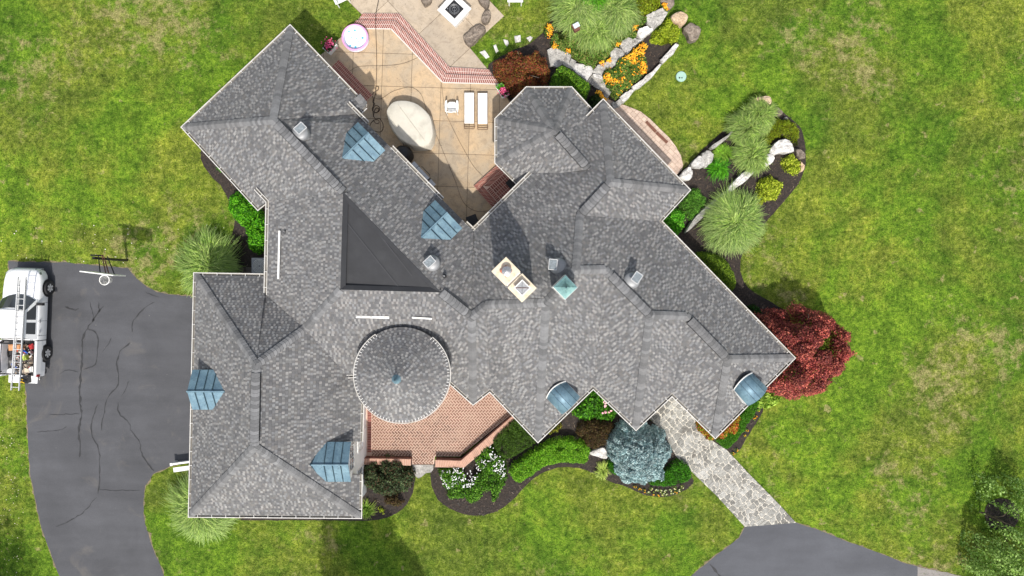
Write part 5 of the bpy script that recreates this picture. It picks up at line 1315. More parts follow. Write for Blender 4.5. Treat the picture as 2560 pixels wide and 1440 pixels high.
# ---- red maple
MAP = [(1900, 800), (1915, 790), (1942, 796), (1962, 786), (1985, 790), (2000, 768), (2025, 770), (2045, 766), (2062, 786), (2090, 792), (2106, 804), (2134, 806), (2146, 830), (2140, 850), (2156, 872), (2148, 905), (2130, 914), (2126, 942), (2104, 962), (2084, 968), (2070, 990), (2048, 1000), (2020, 1016), (1990, 1006), (1975, 1010), (1962, 990), (1935, 978), (1920, 958), (1930, 930), (1918, 880), (1905, 840)]
mp = plant('maple_tree', 'crimson-leaved maple tree at the east point of the house', 'tree', MAP, 3.9, 1.4, 40000, .052, G['red'], 1.15, .34, zc=2.6, low=1.2, clumpcol=.42, depth=.2, smooth=0, stem=False, holes=.04)
def tree_wood(root, h, reach, r0=.11, nb=9, m=None):
    c = wloc(root); mb = MB(); mb.tube([(c.x, c.y, 0), (c.x + .04, c.y + .03, h*.25), (c.x, c.y + .06, h*.5)], [r0*1.25, r0, r0*.75], 9); mb.build('trunk', m or M['bark'], root)
    for k in range(nb):
        a = 6.283*k/nb + rnd.uniform(-.3, .3); z0 = h * rnd.uniform(.22, .5); z1 = h * rnd.uniform(.6, .85); L = reach * rnd.uniform(.6, .95); mb = MB()
        mb.tube([(c.x, c.y, z0), (c.x + L*.35*math.cos(a), c.y + L*.35*math.sin(a), z0 + (z1-z0)*.5), (c.x + L*math.cos(a+.15), c.y + L*math.sin(a+.15), z1)], [r0*.5, r0*.32, r0*.1], 6); mb.build('limb', m or M['bark'], root)
tree_wood(mp, 3.9, 1.9)
mb = MB(); c = wloc(sp); mb.tube([(c.x, c.y, 0), (c.x, c.y, 1.9)], [.09, .03], 8); mb.build('trunk', M['bark'], sp)
# ---- north: Japanese maple, box hedge
jm = plant('japanese_maple', 'rust and bronze Japanese maple by the patio steps', 'tree', [(1228, 168), (1240, 150), (1258, 140), (1262, 124), (1285, 118), (1310, 122), (1330, 115), (1352, 118), (1362, 130), (1370, 150), (1374, 180), (1368, 205), (1350, 212), (1372, 230), (1360, 250), (1330, 252), (1300, 245), (1272, 222), (1256, 208), (1245, 185)], 2.0, .8, 15000, .042, G['rust'], .75, .26, zc=1.2, low=.5, clumpcol=.25, smooth=0, stem=False)
tree_wood(jm, 2.0, 1.0, .06, 7, mat('pale_bark', (.32, .26, .20), .8, var=.2))
plant('hedge', 'squared bright green box hedge north of the octagon bay', 'hedge', [(1392, 168), (1402, 162), (1420, 168), (1448, 188), (1474, 208), (1476, 222), (1462, 248), (1440, 252), (1400, 235), (1370, 225), (1376, 195)], 1.25, .12, 16000, .032, G['box'], .05, .15, zc=1.1, depth=.22, smooth=1)
plant('shrub', 'dark shaded shrub in the corner beside the north eave', 'shrub', [(1462, 252), (1478, 242), (1500, 235), (1512, 255), (1490, 280), (1475, 275)], .8, .25, 2600, .035, G['dark'], .2, .2)
# ---- north-east garden
tuft('grass_tuft', 'broad grey-green grass tuft at the top edge, leftmost of the big three', 1448, 22, 1.2, 1.15, 4200, G['grass'], hexc('#a5b878'))
tuft('grass_tuft', 'broad grey-green grass tuft at the top edge, right of the leftmost', 1535, 22, 1.15, 1.1, 4000, G['grass'], hexc('#a5b878'))
tuft('grass_tuft', 'broad grass tuft spilling toward the little copper-roofed box', 1490, 72, 1.05, .95, 3600, G['grass'], hexc('#9fb56c'))
tuft('grass_tuft', 'dark green upright grass at the very top edge between the big tufts', 1482, -8, .8, 1.35, 2200, G['bright'], hexc('#5f8a24'))
plant('shrub', 'yellow-green feathery shrub at the top edge right of the grasses', 'shrub', k1([(1250, -60), (1620, -60), (1590, 40), (1540, 130), (1400, 200), (1290, 160), (1250, 60)]), .8, .3, 6500, .04, G['yellowgreen'], .25, .2)
plant('shrub', 'chartreuse feathery shrub left of the tan boulder', 'shrub', k1([(1690, 220), (1750, 260), (1850, 330), (1850, 430), (1820, 500), (1740, 545), (1650, 555), (1540, 520), (1470, 500), (1530, 420), (1600, 330), (1660, 250)]), .6, .25, 6500, .04, G['lime'][:2] + G['yellowgreen'][:3], .2, .2)
PER = k1([(110, 330), (150, 290), (260, 270), (380, 260), (440, 330), (470, 420), (560, 480), (700, 560), (900, 440), (1060, 330), (1180, 180), (1300, 170), (1420, 210), (1440, 290), (1300, 370), (1290, 470), (1160, 480), (1080, 600), (980, 620), (940, 740), (780, 800), (720, 900), (600, 820), (500, 780), (420, 690), (330, 640), (200, 600), (150, 480), (100, 400)])
plant('perennial_bed', 'tangle of green perennials with scattered orange flowers below the grasses', 'plants', PER, .55, .2, 15000, .045, G['perennial'], .25, .2, stem=False, holes=.12,
      petals=[(60, .038, G['orange'], k1([(120, 300), (210, 290), (230, 380), (200, 450), (150, 430)]), .05), (22, .036, G['orange'], k1([(215, 545), (275, 550), (270, 600), (220, 605)]), .05), (24, .036, G['orange'], k1([(385, 620), (450, 620), (445, 670), (400, 670)]), .05),
              (30, .036, G['orange'], k1([(810, 790), (880, 770), (880, 830), (820, 830)]), .05), (26, .036, G['orange'], k1([(905, 760), (965, 735), (965, 790), (920, 790)]), .05), (26, .034, G['orange'], k1([(1040, 530), (1085, 540), (1070, 590), (1040, 580)]), .05), (34, .034, G['orange'], k1([(1250, 310), (1310, 310), (1300, 370), (1255, 385)]), .05)])
tag(plant('rudbeckia', 'large mass of orange coneflowers beside the stone edging', 'flowers', k1([(870, 900), (1000, 850), (1090, 740), (1200, 690), (1290, 600), (1370, 540), (1440, 540), (1440, 640), (1370, 700), (1420, 760), (1430, 860), (1450, 910), (1380, 960), (1330, 1010), (1240, 1070), (1170, 1150), (1090, 1180), (1060, 1260), (1000, 1240), (960, 1150), (880, 1080), (850, 980)]), .7, .25, 9500, .045, G['perennial'], .22, .2, stem=False,
      petals=[(210, .038, G['orange'], k1([(1090, 740), (1200, 690), (1290, 600), (1370, 540), (1445, 550), (1430, 650), (1300, 720), (1300, 850), (1200, 800)]), .06), (130, .038, G['orange'], k1([(870, 950), (930, 910), (1000, 1010), (1150, 960), (1160, 1050), (1000, 1080), (900, 1040)]), .06),
              (120, .038, G['orange'], k1([(1330, 770), (1410, 770), (1440, 910), (1360, 960), (1320, 860)]), .06), (90, .036, G['orange'], None, .06)]), group=None)
plant('rudbeckia', 'small drift of orange coneflowers next to the north roof corner', 'flowers', k1([(770, 1180), (830, 1180), (870, 1240), (905, 1300), (880, 1320), (820, 1260), (770, 1210)]), .55, .15, 500, .04, G['perennial'], .1, .15, stem=False, petals=[(75, .038, G['orange'], None, .05)])
plant('rudbeckia', 'short spray of orange coneflowers between the top boulders', 'flowers', k1([(1610, 50), (1660, 40), (1690, 120), (1680, 150), (1640, 130)]), .5, .12, 260, .04, G['perennial'], .1, .15, stem=False, petals=[(40, .038, G['orange'], None, .05)])
lim = 'rock_grey'
for lab, pts, h, m in (
 ('large rounded flat grey stone beside the Japanese maple', [(155, 650), (200, 620), (280, 625), (395, 680), (350, 810), (270, 850), (190, 830), (170, 740)], .22, 'rock_grey'),
 ('narrow grey stone tread next to the large rounded stone', [(398, 690), (455, 712), (402, 860), (348, 822)], .26, 'rock_grey'),
 ('second narrow grey stone tread along the path to the eave', [(450, 760), (512, 790), (460, 885), (408, 855)], .26, 'rock_grey'),
 ('broad crumbled pale stone midway along the stone path', [(520, 820), (600, 835), (700, 850), (728, 915), (650, 1025), (560, 960), (470, 880)], .30, 'rock_white'),
 ('white weathered stone block below the arched path', [(735, 955), (800, 960), (852, 975), (850, 1010), (790, 1018), (750, 990)], .34, 'rock_white'),
 ('grey stone tread above the mass of orange flowers', [(690, 1010), (735, 960), (775, 1010), (850, 1030), (770, 1060), (720, 1085), (670, 1050)], .20, 'rock_grey'),
 ('ragged grey stone slab near the north roof corner', [(760, 1060), (850, 1040), (900, 1090), (870, 1180), (800, 1140), (725, 1090)], .20, 'rock_grey'),
 ('last grey stone slab of the path at the north roof corner', [(880, 1100), (975, 1170), (905, 1280), (860, 1200)], .20, 'rock_grey'),
 ('wide curved grey slab above the orange coneflowers', [(735, 915), (800, 840), (900, 800), (1005, 830), (960, 880), (880, 900), (845, 965), (780, 950)], .24, 'rock_grey'),
 ('square grey slab west of the orange flower mass', [(970, 680), (1030, 615), (1110, 650), (1145, 700), (1090, 740), (1020, 840), (965, 790)], .26, 'rock_grey'),
 ('angular pale slab stepping up from the square grey slab', [(1090, 580), (1160, 480), (1270, 500), (1365, 510), (1240, 610), (1170, 695)], .28, 'rock_grey'),
 ('bright white jagged boulder among the perennials', [(1290, 450), (1330, 370), (1430, 335), (1520, 375), (1440, 440), (1360, 495)], .36, 'rock_white'),
 ('tall grey limestone slab high in the rock garden', [(1425, 200), (1560, 130), (1620, 115), (1685, 165), (1610, 280), (1515, 360), (1440, 290)], .36, 'rock_grey'),
 ('brown-grey boulder cut off by the top edge', [(1590, -40), (1785, -40), (1770, 70), (1700, 145), (1650, 60), (1600, 20)], .35, 'rock_brown'),
 ('smooth tan boulder on the lawn edge', [(1730, 210), (1790, 150), (1880, 135), (1965, 200), (1930, 290), (1870, 328), (1770, 290)], .5, 'rock_tan'),
 ('dark brown cracked boulder beside the tan boulder', [(1890, 370), (1960, 280), (2040, 280), (2120, 350), (2120, 450), (2060, 510), (1980, 528), (1940, 430)], .45, 'rock_brown'),
 ('upper length of pale stone edging beside the lawn', [(1600, 770), (1700, 660), (1800, 550), (1845, 570), (1760, 690), (1630, 815)], .30, 'rock_white'),
 ('long middle length of pale stone edging beside the lawn', [(1240, 1110), (1370, 1020), (1480, 930), (1595, 815), (1620, 825), (1500, 980), (1350, 1110), (1270, 1150)], .28, 'rock_white'),
 ('lower length of pale stone edging above the roof corner', [(1075, 1250), (1160, 1180), (1245, 1125), (1265, 1160), (1190, 1250), (1130, 1310)], .28, 'rock_white'),
 ('pale stone block where the edging meets the paver landing', [(960, 1320), (1085, 1270), (1120, 1310), (1070, 1370), (1000, 1400)], .28, 'rock_grey')):
    cx_ = sum(p[0] for p in pts)/len(pts); cy_ = sum(p[1] for p in pts)/len(pts); pts = [(cx_ + (x-cx_)*1.10, cy_ + (y-cy_)*1.10) for x, y in pts] if 'edging' not in lab and 'boulder' not in lab else pts
    rock(lab, k1(pts), h, M[m], name='garden_stone' if m != 'rock_tan' else 'boulder', cat='stone' if m in ('rock_grey', 'rock_white') else 'boulder', rough=.045, dome=.06, slab=m in ('rock_grey', 'rock_white'), sm=0 if m in ('rock_grey', 'rock_white') else 1)
# ---- patio boulders and stepping stones
k0 = lambda l: crop(l, 780, 0, 4.8)
rock('small rounded brown boulder between the fire table and the lawn', k0([(2080, 112), (2150, 140), (2145, 205), (2095, 282), (2030, 250), (2040, 190)]), .4, M['rock_brown'], slab=True)
rock('long brown boulder bench on the corner of the lower patio', k0([(1810, 455), (1850, 400), (2000, 272), (2088, 335), (2070, 380), (1895, 550), (1860, 525)]), .42, M['rock_brown'], sm=1, slab=True)
rock('brown boulder cut by the top edge left of the fire table', k0([(1290, -60), (1440, -60), (1425, 10), (1360, 66), (1320, 30)]), .4, M['rock_brown'])
rock('brown boulder at the top edge right of the fire table', k0([(1970, -60), (2110, -60), (2130, 20), (2118, 70), (2090, 98), (2030, 50)]), .4, M['rock_brown'])
ks = lambda l: crop(l, 1140, 0, 4.8)
for lab, pts in (('flat white stepping stone nearest the patio', [(285, 625), (345, 597), (400, 680), (360, 702)]), ('narrow white stepping stone, second from the patio', [(448, 545), (478, 530), (512, 610), (480, 636)]),
                 ('teardrop white stepping stone in the middle of the row', [(568, 470), (620, 480), (637, 520), (612, 552), (588, 530)]), ('squarish white stepping stone, fourth from the patio', [(700, 430), (772, 420), (780, 498), (712, 508)]),
                 ('speckled stepping stone at the mulch end of the row', [(845, 455), (890, 430), (918, 450), (885, 505)])):
    rock(lab, ks(pts), .05, M['rock_white'], name='stepping_stone', cat='stepping stone', rough=.012, dome=.02, sm=0)
# ---- east bed
for lab, pts, h, m in (
 ('big tan sandstone boulder at the head of the east bed', [(1640, 250), (1680, 205), (1770, 180), (1890, 205), (1875, 280), (1830, 330), (1720, 315), (1640, 290)], .6, 'rock_tan'),
 ('dark grey boulder behind the tan one in the east bed', [(1850, 330), (1930, 312), (2020, 372), (1985, 420), (1890, 420)], .35, 'rock_brown'),
 ('small grey stone at the lawn side of the east bed', [(2020, 440), (2055, 438), (2068, 485), (2032, 478)], .2, 'rock_grey'),
 ('broad white boulder capping the inner wall of the east bed', [(1830, 860), (1900, 760), (2010, 690), (2115, 735), (2150, 850), (2080, 870), (1980, 860), (1900, 905)], .5, 'rock_white'),
 ('white boulder below the broad capping boulder', [(1700, 1000), (1760, 930), (1830, 870), (1915, 915), (1870, 1000), (1790, 1050)], .5, 'rock_white'),
 ('brown pointed boulder above the round lime shrub', [(2150, 812), (2230, 835), (2282, 905), (2270, 948), (2190, 930)], .35, 'rock_brown'),
 ('small tan boulder right of the round lime shrub', [(2215, 975), (2255, 1010), (2250, 1080), (2215, 1100)], .3, 'rock_tan'),
 ('curved upper run of the outer boulder wall', [(1330, 690), (1440, 545), (1470, 490), (1515, 520), (1430, 620), (1300, 730), (1175, 830), (1125, 800), (1220, 740)], .45, 'rock_grey'),
 ('grey slab in the outer boulder wall with pale neighbour', [(1010, 890), (1115, 820), (1190, 920), (1100, 1050), (1050, 1040)], .42, 'rock_grey'),
 ('bright cream slab in the outer boulder wall', [(890, 1030), (950, 940), (1010, 895), (1055, 940), (1055, 1050), (960, 1050)], .46, 'rock_white'),
 ('cream boulder at the east roof corner', [(755, 1165), (820, 1080), (885, 1035), (925, 1065), (935, 1130), (885, 1212), (790, 1190)], .48, 'rock_white'),
 ('upper stone of the long inner wall', [(1330, 1310), (1450, 1180), (1600, 1050), (1700, 1010), (1690, 1070), (1560, 1225), (1440, 1290), (1390, 1345)], .42, 'rock_white')):
    rock(lab, k2(pts), h, M[m], cat='boulder', rough=.05, slab='wall' in lab or 'slab' in lab)
rock('lower narrow stone of the long inner wall', k5([(370, 560), (450, 430), (560, 320), (690, 220), (800, 130), (835, 165), (720, 270), (600, 370), (480, 480), (400, 560)]), .4, M['rock_grey'], rough=.03)
tuft('grass_tuft', 'arching grey-green grass at the head of the east bed', 1896, 286, .85, 1.0, 2600, G['grass'], hexc('#a4ba70'), lean=(.1, -.1))
tuft('grass_tuft', 'arching grey-green grass midway down the east bed', 1868, 322, .85, 1.0, 2600, G['grass'], hexc('#a4ba70'))
tuft('grass_tuft', 'arching grey-green grass above the white wall boulders', 1882, 385, .85, .95, 2600, G['grass'], hexc('#a4ba70'))
plant('shrub', 'golden-green feathery shrub on the lawn side of the east bed', 'shrub', k2([(1850, 440), (1960, 420), (2060, 470), (2180, 530), (2230, 640), (2240, 740), (2190, 790), (2110, 700), (2020, 670), (1900, 740), (1820, 800), (1700, 830), (1720, 690), (1800, 560)]), .7, .3, 8500, .04, G['yellowgreen'], .25, .2, aspect=.35)
tuft('lily_clump', 'dark green spiky clump on the mulch between the boulder walls', 1800, 418, .58, .5, 420, G['bright'][:3], hexc('#4a8a1c'), width=.02)
tuft('lily_clump', 'lighter green spiky clump above the dark spiky clump', 1812, 380, .50, .5, 380, [hexc('#7fae30'), hexc('#5f9020')], hexc('#9cc048'), width=.02)
plant('shrub', 'small round lime-yellow shrub at the lawn edge of the east bed', 'shrub', [(1958, 408), (1965, 392), (1980, 386), (1998, 394), (2008, 410), (2003, 430), (1990, 438), (1970, 428)], .6, .3, 1500, .045, G['lime'], .25, .13)
plant('shrub', 'larger lime-yellow shrub with a trailing arm in the mulch', 'shrub', [(1896, 466), (1905, 447), (1925, 438), (1945, 442), (1960, 460), (1958, 482), (1942, 500), (1918, 498), (1908, 512), (1885, 508), (1880, 492), (1896, 482)], .65, .3, 2700, .045, G['lime'], .3, .14)
tuft('grass_tuft', 'large round pale grass mound east of the house', 1836, 556, 1.32, 1.15, 7500, G['grass'], hexc('#a9c07c'))
plant('fern', 'dark green ferny clump against the east eave', 'plant', k5([(330, 220), (420, 130), (500, 110), (560, 180), (600, 220), (580, 290), (500, 370), (440, 440), (390, 430), (350, 330)]), .7, .25, 3600, .05, [hexc('#5a8f2a'), hexc('#72a83c'), hexc('#467824')], .25, .2, aspect=.25)
plant('bush', 'glossy green bush in the inner corner of the east eave', 'bush', k5([(150, 430), (210, 350), (290, 310), (370, 340), (392, 420), (380, 520), (350, 575), (260, 600), (190, 520)]), .95, .35, 3300, .05, [hexc('#52a41c'), hexc('#6cc02a'), hexc('#3c7c12'), hexc('#8ad044')], .4, .2)
plant('hedge', 'half-round clipped yew-green hedge against the north-east wall', 'hedge', k5([(470, 780), (560, 752), (640, 760), (760, 800), (830, 870), (870, 950), (900, 1050), (900, 1110), (850, 1170), (740, 1100), (600, 960), (440, 800)]), .95, .45, 10500, .034, [hexc('#6f8c22'), hexc('#8aa530'), hexc('#54701a'), hexc('#405a14')], .10, .16, zc=.7, depth=.18)
plant('small_shrub', 'small dark green shrub on mulch left of the red maple', 'shrub', k5([(1010, 1320), (1050, 1285), (1110, 1290), (1150, 1370), (1130, 1420), (1080, 1430), (1010, 1380)]), .45, .2, 1100, .04, G['dark'] + [hexc('#2f6a24')], .12, .15)
# ---- trees: one at the right edge, others just outside the frame whose shade falls on the lawn
def shade_tree(label, x, y, zc, r, n, pal, h, leaf=.09):
    t = thing('shade_tree', label, 'tree', (x, y, 0)); K = 26; C = rng.normal(size=(K, 3)); C /= np.linalg.norm(C, axis=1, keepdims=True); C *= rng.uniform(.25, .78, (K, 1)) * r; C[:, 2] *= .6
    ci = rng.integers(0, K, n); d = rng.normal(size=(n, 3)); d /= np.linalg.norm(d, axis=1, keepdims=True); P3 = C[ci] + d * (r * .34 * rng.uniform(.6, 1.0, (n, 1))); P3 += [x, y, zc]
    leaves_obj('crown', P3, d, leaf * rng.uniform(.7, 1.3, n), pick(pal, n), t, org=(x, y, 0)); mb = MB(); mb.tube([(x, y, 0), (x + .1, y, zc*.5), (x, y, zc)], [.22, .17, .08], 9); mb.build('trunk', M['bark'], t)
    for k in range(6):
        a = k * 1.05; mb = MB(); mb.tube([(x, y, zc*.55), (x + r*.35*math.cos(a), y + r*.35*math.sin(a), zc*.85), (x + r*.7*math.cos(a), y + r*.7*math.sin(a), zc)], [.09, .06, .02], 6); mb.build('limb', M['bark'], t)
    return t
et = plant('tree', 'loose green tree with thin foliage at the right edge', 'tree', [(2500, 1222), (2522, 1215), (2545, 1228), (2580, 1215), (2640, 1230), (2640, 1520), (2500, 1500), (2470, 1440), (2478, 1400), (2490, 1350), (2508, 1300), (2520, 1268), (2505, 1245)], 3.2, 1.2, 17000, .055, [hexc('#7d9f42'), hexc('#93b458'), hexc('#658534'), hexc('#abc874')], 1.2, .35, zc=2.2, low=1.0, smooth=0, holes=.30, stem=False, depth=.4)
tree_wood(et, 3.2, 1.3, .045, 3)
plant('fern', 'yellow-green ferny sprout below the small mulch ring', 'plant', [(2480, 1345), (2500, 1325), (2515, 1340), (2508, 1352), (2490, 1352)], .35, .15, 260, .06, [hexc('#8fa63c'), hexc('#a9bd52')], .1, .1, stem=False)
TP = [hexc('#4a7020'), hexc('#5f8830'), hexc('#3a5c18')]
shade_tree('leafy tree below the bottom edge shading the lawn south of the garage wing', -6.9, -18.6, 7.0, 3.3, 22000, TP, 9, .12)
shade_tree('leafy tree below the bottom left corner shading the driveway edge', -26.0, -18.8, 7.0, 3.2, 13000, TP, 9, .10)
shade_tree('leafy tree beyond the left edge shading the top left lawn', -31.0, 9.2, 7.5, 3.9, 9000, TP, 9)
shade_tree('leafy tree below the bottom right corner shading the lawn', 25.2, -18.6, 7.0, 2.6, 5000, TP, 9)
# leaf litter along the drive
mb = MB()
for k in range(130):
    x = rnd.gauss(28, 26); y = rnd.uniform(1080, 1440); 
    if x > 70: continue
    c = P(x, y, .02); s = rnd.uniform(.018, .038); a = rnd.uniform(0, 6.28); mb.poly([(c.x + s*math.cos(a + i*1.57)*(1 if i % 2 else .6), c.y + s*math.sin(a + i*1.57)*(1 if i % 2 else .6), .03 + rnd.uniform(0, .02)) for i in range(4)], rnd.choice([hexc('#b8ab84'), hexc('#a08450'), hexc('#cfc8ae')]))
for k in range(60):
    x = rnd.uniform(0, 560); y = rnd.uniform(560, 660)
    c = P(x, y, .02); s = rnd.uniform(.015, .035); a = rnd.uniform(0, 6.28); mb.poly([(c.x + s*math.cos(a + i*1.57), c.y + s*math.sin(a + i*1.57), .03) for i in range(4)], rnd.choice([hexc('#cfc3a0'), hexc('#e0dac8')]))
mb.build('fallen_leaves', M['petal'], kind='stuff', label='pale fallen leaves scattered on the grass beside the driveway')
mb = MB()
for poly_ in (MULCH_NE, MULCH_E, MULCH_S, MULCH_SW, MULCH_W, MULCH_SE):
    q_ = xy(poly_, 0); x0, x1 = min(p[0] for p in q_), max(p[0] for p in q_); y0, y1 = min(p[1] for p in q_), max(p[1] for p in q_); nn_ = int(abs(area2(q_)) / 2 * 26)
    for x, y in rng.uniform((x0, y0), (x1, y1), (nn_*2, 2)):
        if not inpoly(np.array([x]), np.array([y]), q_)[0]: continue
        a = rnd.uniform(0, 6.28); l_ = rnd.uniform(.02, .075); w2 = rnd.uniform(.008, .02); u = Vector((math.cos(a), math.sin(a), rnd.uniform(-.3, .3))) * l_; v = Vector((-math.sin(a), math.cos(a), 0)) * w2; c = Vector((x, y, .04 + rnd.uniform(0, .02)))
        mb.poly([c - u - v, c + u - v, c + u + v, c - u + v], rnd.choice([(.012, .009, .008), (.055, .038, .028), (.09, .062, .042), (.02, .016, .013), (.16, .12, .08) if rnd.random() < .3 else (.04, .03, .024)]))
mb.build('mulch_chips', M['petal'], kind='stuff', label='loose bark chips lying over the dark mulch beds')
# grass blades standing out of the lawn: small clumps that give the turf its grain
def turf(n):
    x = rng.uniform(-27.5, 27.5, n); y = rng.uniform(-15.6, 15.6, n)
    ex = [xy(q, 0) for q in (DRIVE, MULCH_NE, MULCH_E, MULCH_S, MULCH_SW, MULCH_W, MULCH_SE, WALK, ARC)] + [xy([(1862, 1317), (1990, 1307), (2100, 1347), (2300, 1416), (2300, 1560), (1600, 1560), (1728, 1440)]), xy(PATIO), xy(UPPER), xy(TER),
         xy([(725, 70), (461, 318), (640, 510), (667, 690), (490, 690), (478, 1287), (898, 1290), (905, 1100), (1183, 1005), (1225, 970), (1345, 1098), (1483, 965), (1590, 1068), (1680, 983), (1788, 1088), (1980, 895), (1647, 553), (1718, 475), (1508, 256), (1300, 223), (1183, 577)], 2)]
    keep = np.ones(n, bool)
    for q in ex: keep &= ~inpoly(x, y, q)
    x, y = x[keep], y[keep]; n = len(x); P3 = np.stack([x, y, rng.uniform(.005, .045, n)], 1)
    tint = np.array([noise.noise(Vector((a*.35, b*.35, 0))) for a, b in zip(x[::1], y[::1])]); cl = pick([hexc('#5d7a1c'), hexc('#74902a'), hexc('#48661a'), hexc('#8d9a46'), hexc('#6b8a20')], n, spread=.25) * (1 + .25*tint[:, None])
    o = leaves_obj('turf_blades', P3, np.tile([0, 0, .6], (n, 1)), rng.uniform(.02, .05, n), cl, None, aspect=.22, kind='stuff'); o['label'] = 'blades of short lawn grass standing out of the turf'
turf(230000)
# ------------------------------------------------------------------ pickup truck
TM = Matrix.Translation((-23.79, -1.76, 0)) @ Matrix.Rotation(math.radians(-2.2), 4, 'Z')
truck = thing('pickup_truck', 'white crew cab pickup truck parked at the driveway edge with a loaded bed', 'truck', TM.translation)
class TMB(MB):
    def build(s, *a, **k): s.v = [tuple(TM @ Vector(v)) for v in s.v]; return MB.build(s, *a, **k)
def loft(sections, c=None):
    mb = TMB(); n = len(sections[0]); vs = [p for s_ in sections for p in s_]
    mb.faces(vs, [(i*n+k, i*n+k+1, (i+1)*n+k+1, (i+1)*n+k) for i in range(len(sections)-1) for k in range(n-1)]); return mb
def sec(y, w_, z0, zm, zt, crown=.03):
    r = [(w_*.96, y, z0), (w_, y, z0 + .15), (w_*1.0, y, zm), (w_*.965, y, zt - .05), (w_*.90, y, zt - .005), (w_*.5, y, zt + crown*.8), (0, y, zt + crown)]
    return [tuple(p) for p in r] + [(-p[0], p[1], p[2]) for p in r[-2::-1]]
stn = [(2.72, .46, .45, .66, .70), (2.70, .62, .42, .72, .80), (2.60, .76, .40, .76, .90), (2.42, .85, .38, .80, .97), (2.15, .885, .36, .84, 1.01), (1.80, .90, .36, .86, 1.04), (1.52, .905, .36, .88, 1.06), (1.0, .91, .36, .90, 1.07), (-.2, .91, .36, .90, 1.08), (-.74, .905, .36, .90, 1.08)]
mb = loft([sec(*s_) for s_ in stn])
b0 = sec(*stn[0]); mb.faces(b0, [tuple(range(len(b0)))[::-1]]); b1 = sec(*stn[-1]); mb.faces(b1, [tuple(range(len(b1)))])
body = mb.build('body', M['car'], truck, smooth=True)
# bed: two side walls, floor, front wall
for s in (-1, 1):
    mb = TMB(); x0, x1 = s*.905, s*.78
    pr = [(x0, .42), (s*.92, .75), (s*.905, 1.05), (s*.88, 1.085), (s*.80, 1.085), (x1, 1.05), (x1, .62)]
    L = [[(x, y, z) for x, z in pr] for y in (-.78, -1.6, -2.3, -2.52)]; L[-1] = [(x*.97, y, z) for x, y, z in L[-1]]
    vs = [p for r in L for p in r]; n = len(pr); fs = [(i*n+k, i*n+(k+1) % n, (i+1)*n+(k+1) % n, (i+1)*n+k) for i in range(3) for k in range(n)] + [tuple(range(n)), tuple(range(3*n, 4*n))[::-1]]
    mb.faces(vs, fs); mb.build('bed_side', M['car'], truck)
    mb = TMB(); mb.box(s*.80, -1.65, 1.092, .035, 1.66, .02); mb.build('bed_rail', M['black'], truck)
mb = TMB(); mb.box(0, -1.65, .60, 1.56, 1.74, .04); mb.box(0, -.80, .82, 1.56, .05, .50); mb.build('bed_floor', flat('bed_liner', (.035, .035, .036), .8), truck)
mb = TMB(); mb.box(0, -2.70, .62, 1.40, .36, .045); mb.box(.66, -2.7, .648, .1, .36, .02); mb.build('tailgate', M['car'], truck)
mb = TMB(); mb.box(0, -2.64, .47, 1.5, .16, .16); mb.build('rear_bumper', M['steel'], truck, bevel=.02)
mb = TMB(); mb.box(0, 2.68, .50, 1.35, .16, .18); mb.build('front_bumper', M['grey_metal'], truck, bevel=.03)
for s in (-1, 1):
    mb = TMB(); mb.box(s*.885, -2.46, .88, .06, .12, .22); mb.build('tail_lamp', M['redlamp'], truck, bevel=.01)
    mb = TMB(); mb.faces([(s*.50, 2.715, .70), (s*.72, 2.62, .72), (s*.84, 2.44, .80), (s*.835, 2.42, .93), (s*.70, 2.58, .90), (s*.50, 2.69, .83)], [(0, 1, 2, 3, 4, 5)]); 
    mb.v = [(x + s*.014, y + .014, z + .014) for x, y, z in mb.v]; mb.build('headlamp', M['panel'], truck)
# cab
CB = [(.84, 1.42, 1.07), (.86, 1.0, 1.08), (.865, 0, 1.09), (.86, -.70, 1.09)]; 
def cab_loop(hw, z, yf, yr, bow):
    P_ = [(hw*t, yf - bow*(t*t), z) for t in (-1, -.6, -.2, .2, .6, 1)]; return P_ + [(hw, yr, z), (-hw, yr, z)]
lo_, up_ = cab_loop(.865, 1.07, 1.52, -.70, .30), cab_loop(.69, 1.66, .78, -.60, .12)
tp_ = cab_loop(.60, 1.715, .66, -.54, .10)
mb = TMB(); n = 8; mb.faces(lo_ + up_ + tp_, [(r*n+k, (r*n+(k+1) % n), ((r+1)*n+(k+1) % n), (r+1)*n+k) for r in range(2) for k in range(n)] + [tuple(range(2*n, 3*n))]); mb.build('cab', M['car'], truck)
def quadwin(name, a, b, c, d, off, mname='glass'):
    mb = TMB(); mb.poly([Vector(p) + Vector(off) for p in (a, b, c, d)]); return mb.build(name, M[mname], truck)
def lp(a, b, t): return tuple(Vector(a).lerp(Vector(b), t))
mb = TMB()
for k in range(5):
    a, b, c, d = lo_[k], lo_[k+1], up_[k+1], up_[k]; f = lambda p, q_, t: Vector(p).lerp(Vector(q_), t) + Vector((0, .012, .014)); e0 = .10 if k == 0 else 0; e1 = .10 if k == 4 else 0
    A_, B_, C_, D_ = lp(a, b, e0), lp(a, b, 1-e1), lp(d, c, 1-e1), lp(d, c, e0); mb.poly([f(A_, D_, .08), f(B_, C_, .08), f(B_, C_, .93), f(A_, D_, .93)])
ws = mb.build('windshield', M['glass'], truck)
for a, b in (((-.7, 1.42, 1.16), (-.2, 1.30, 1.30)), ((.1, 1.44, 1.16), (.55, 1.25, 1.28))):
    pass
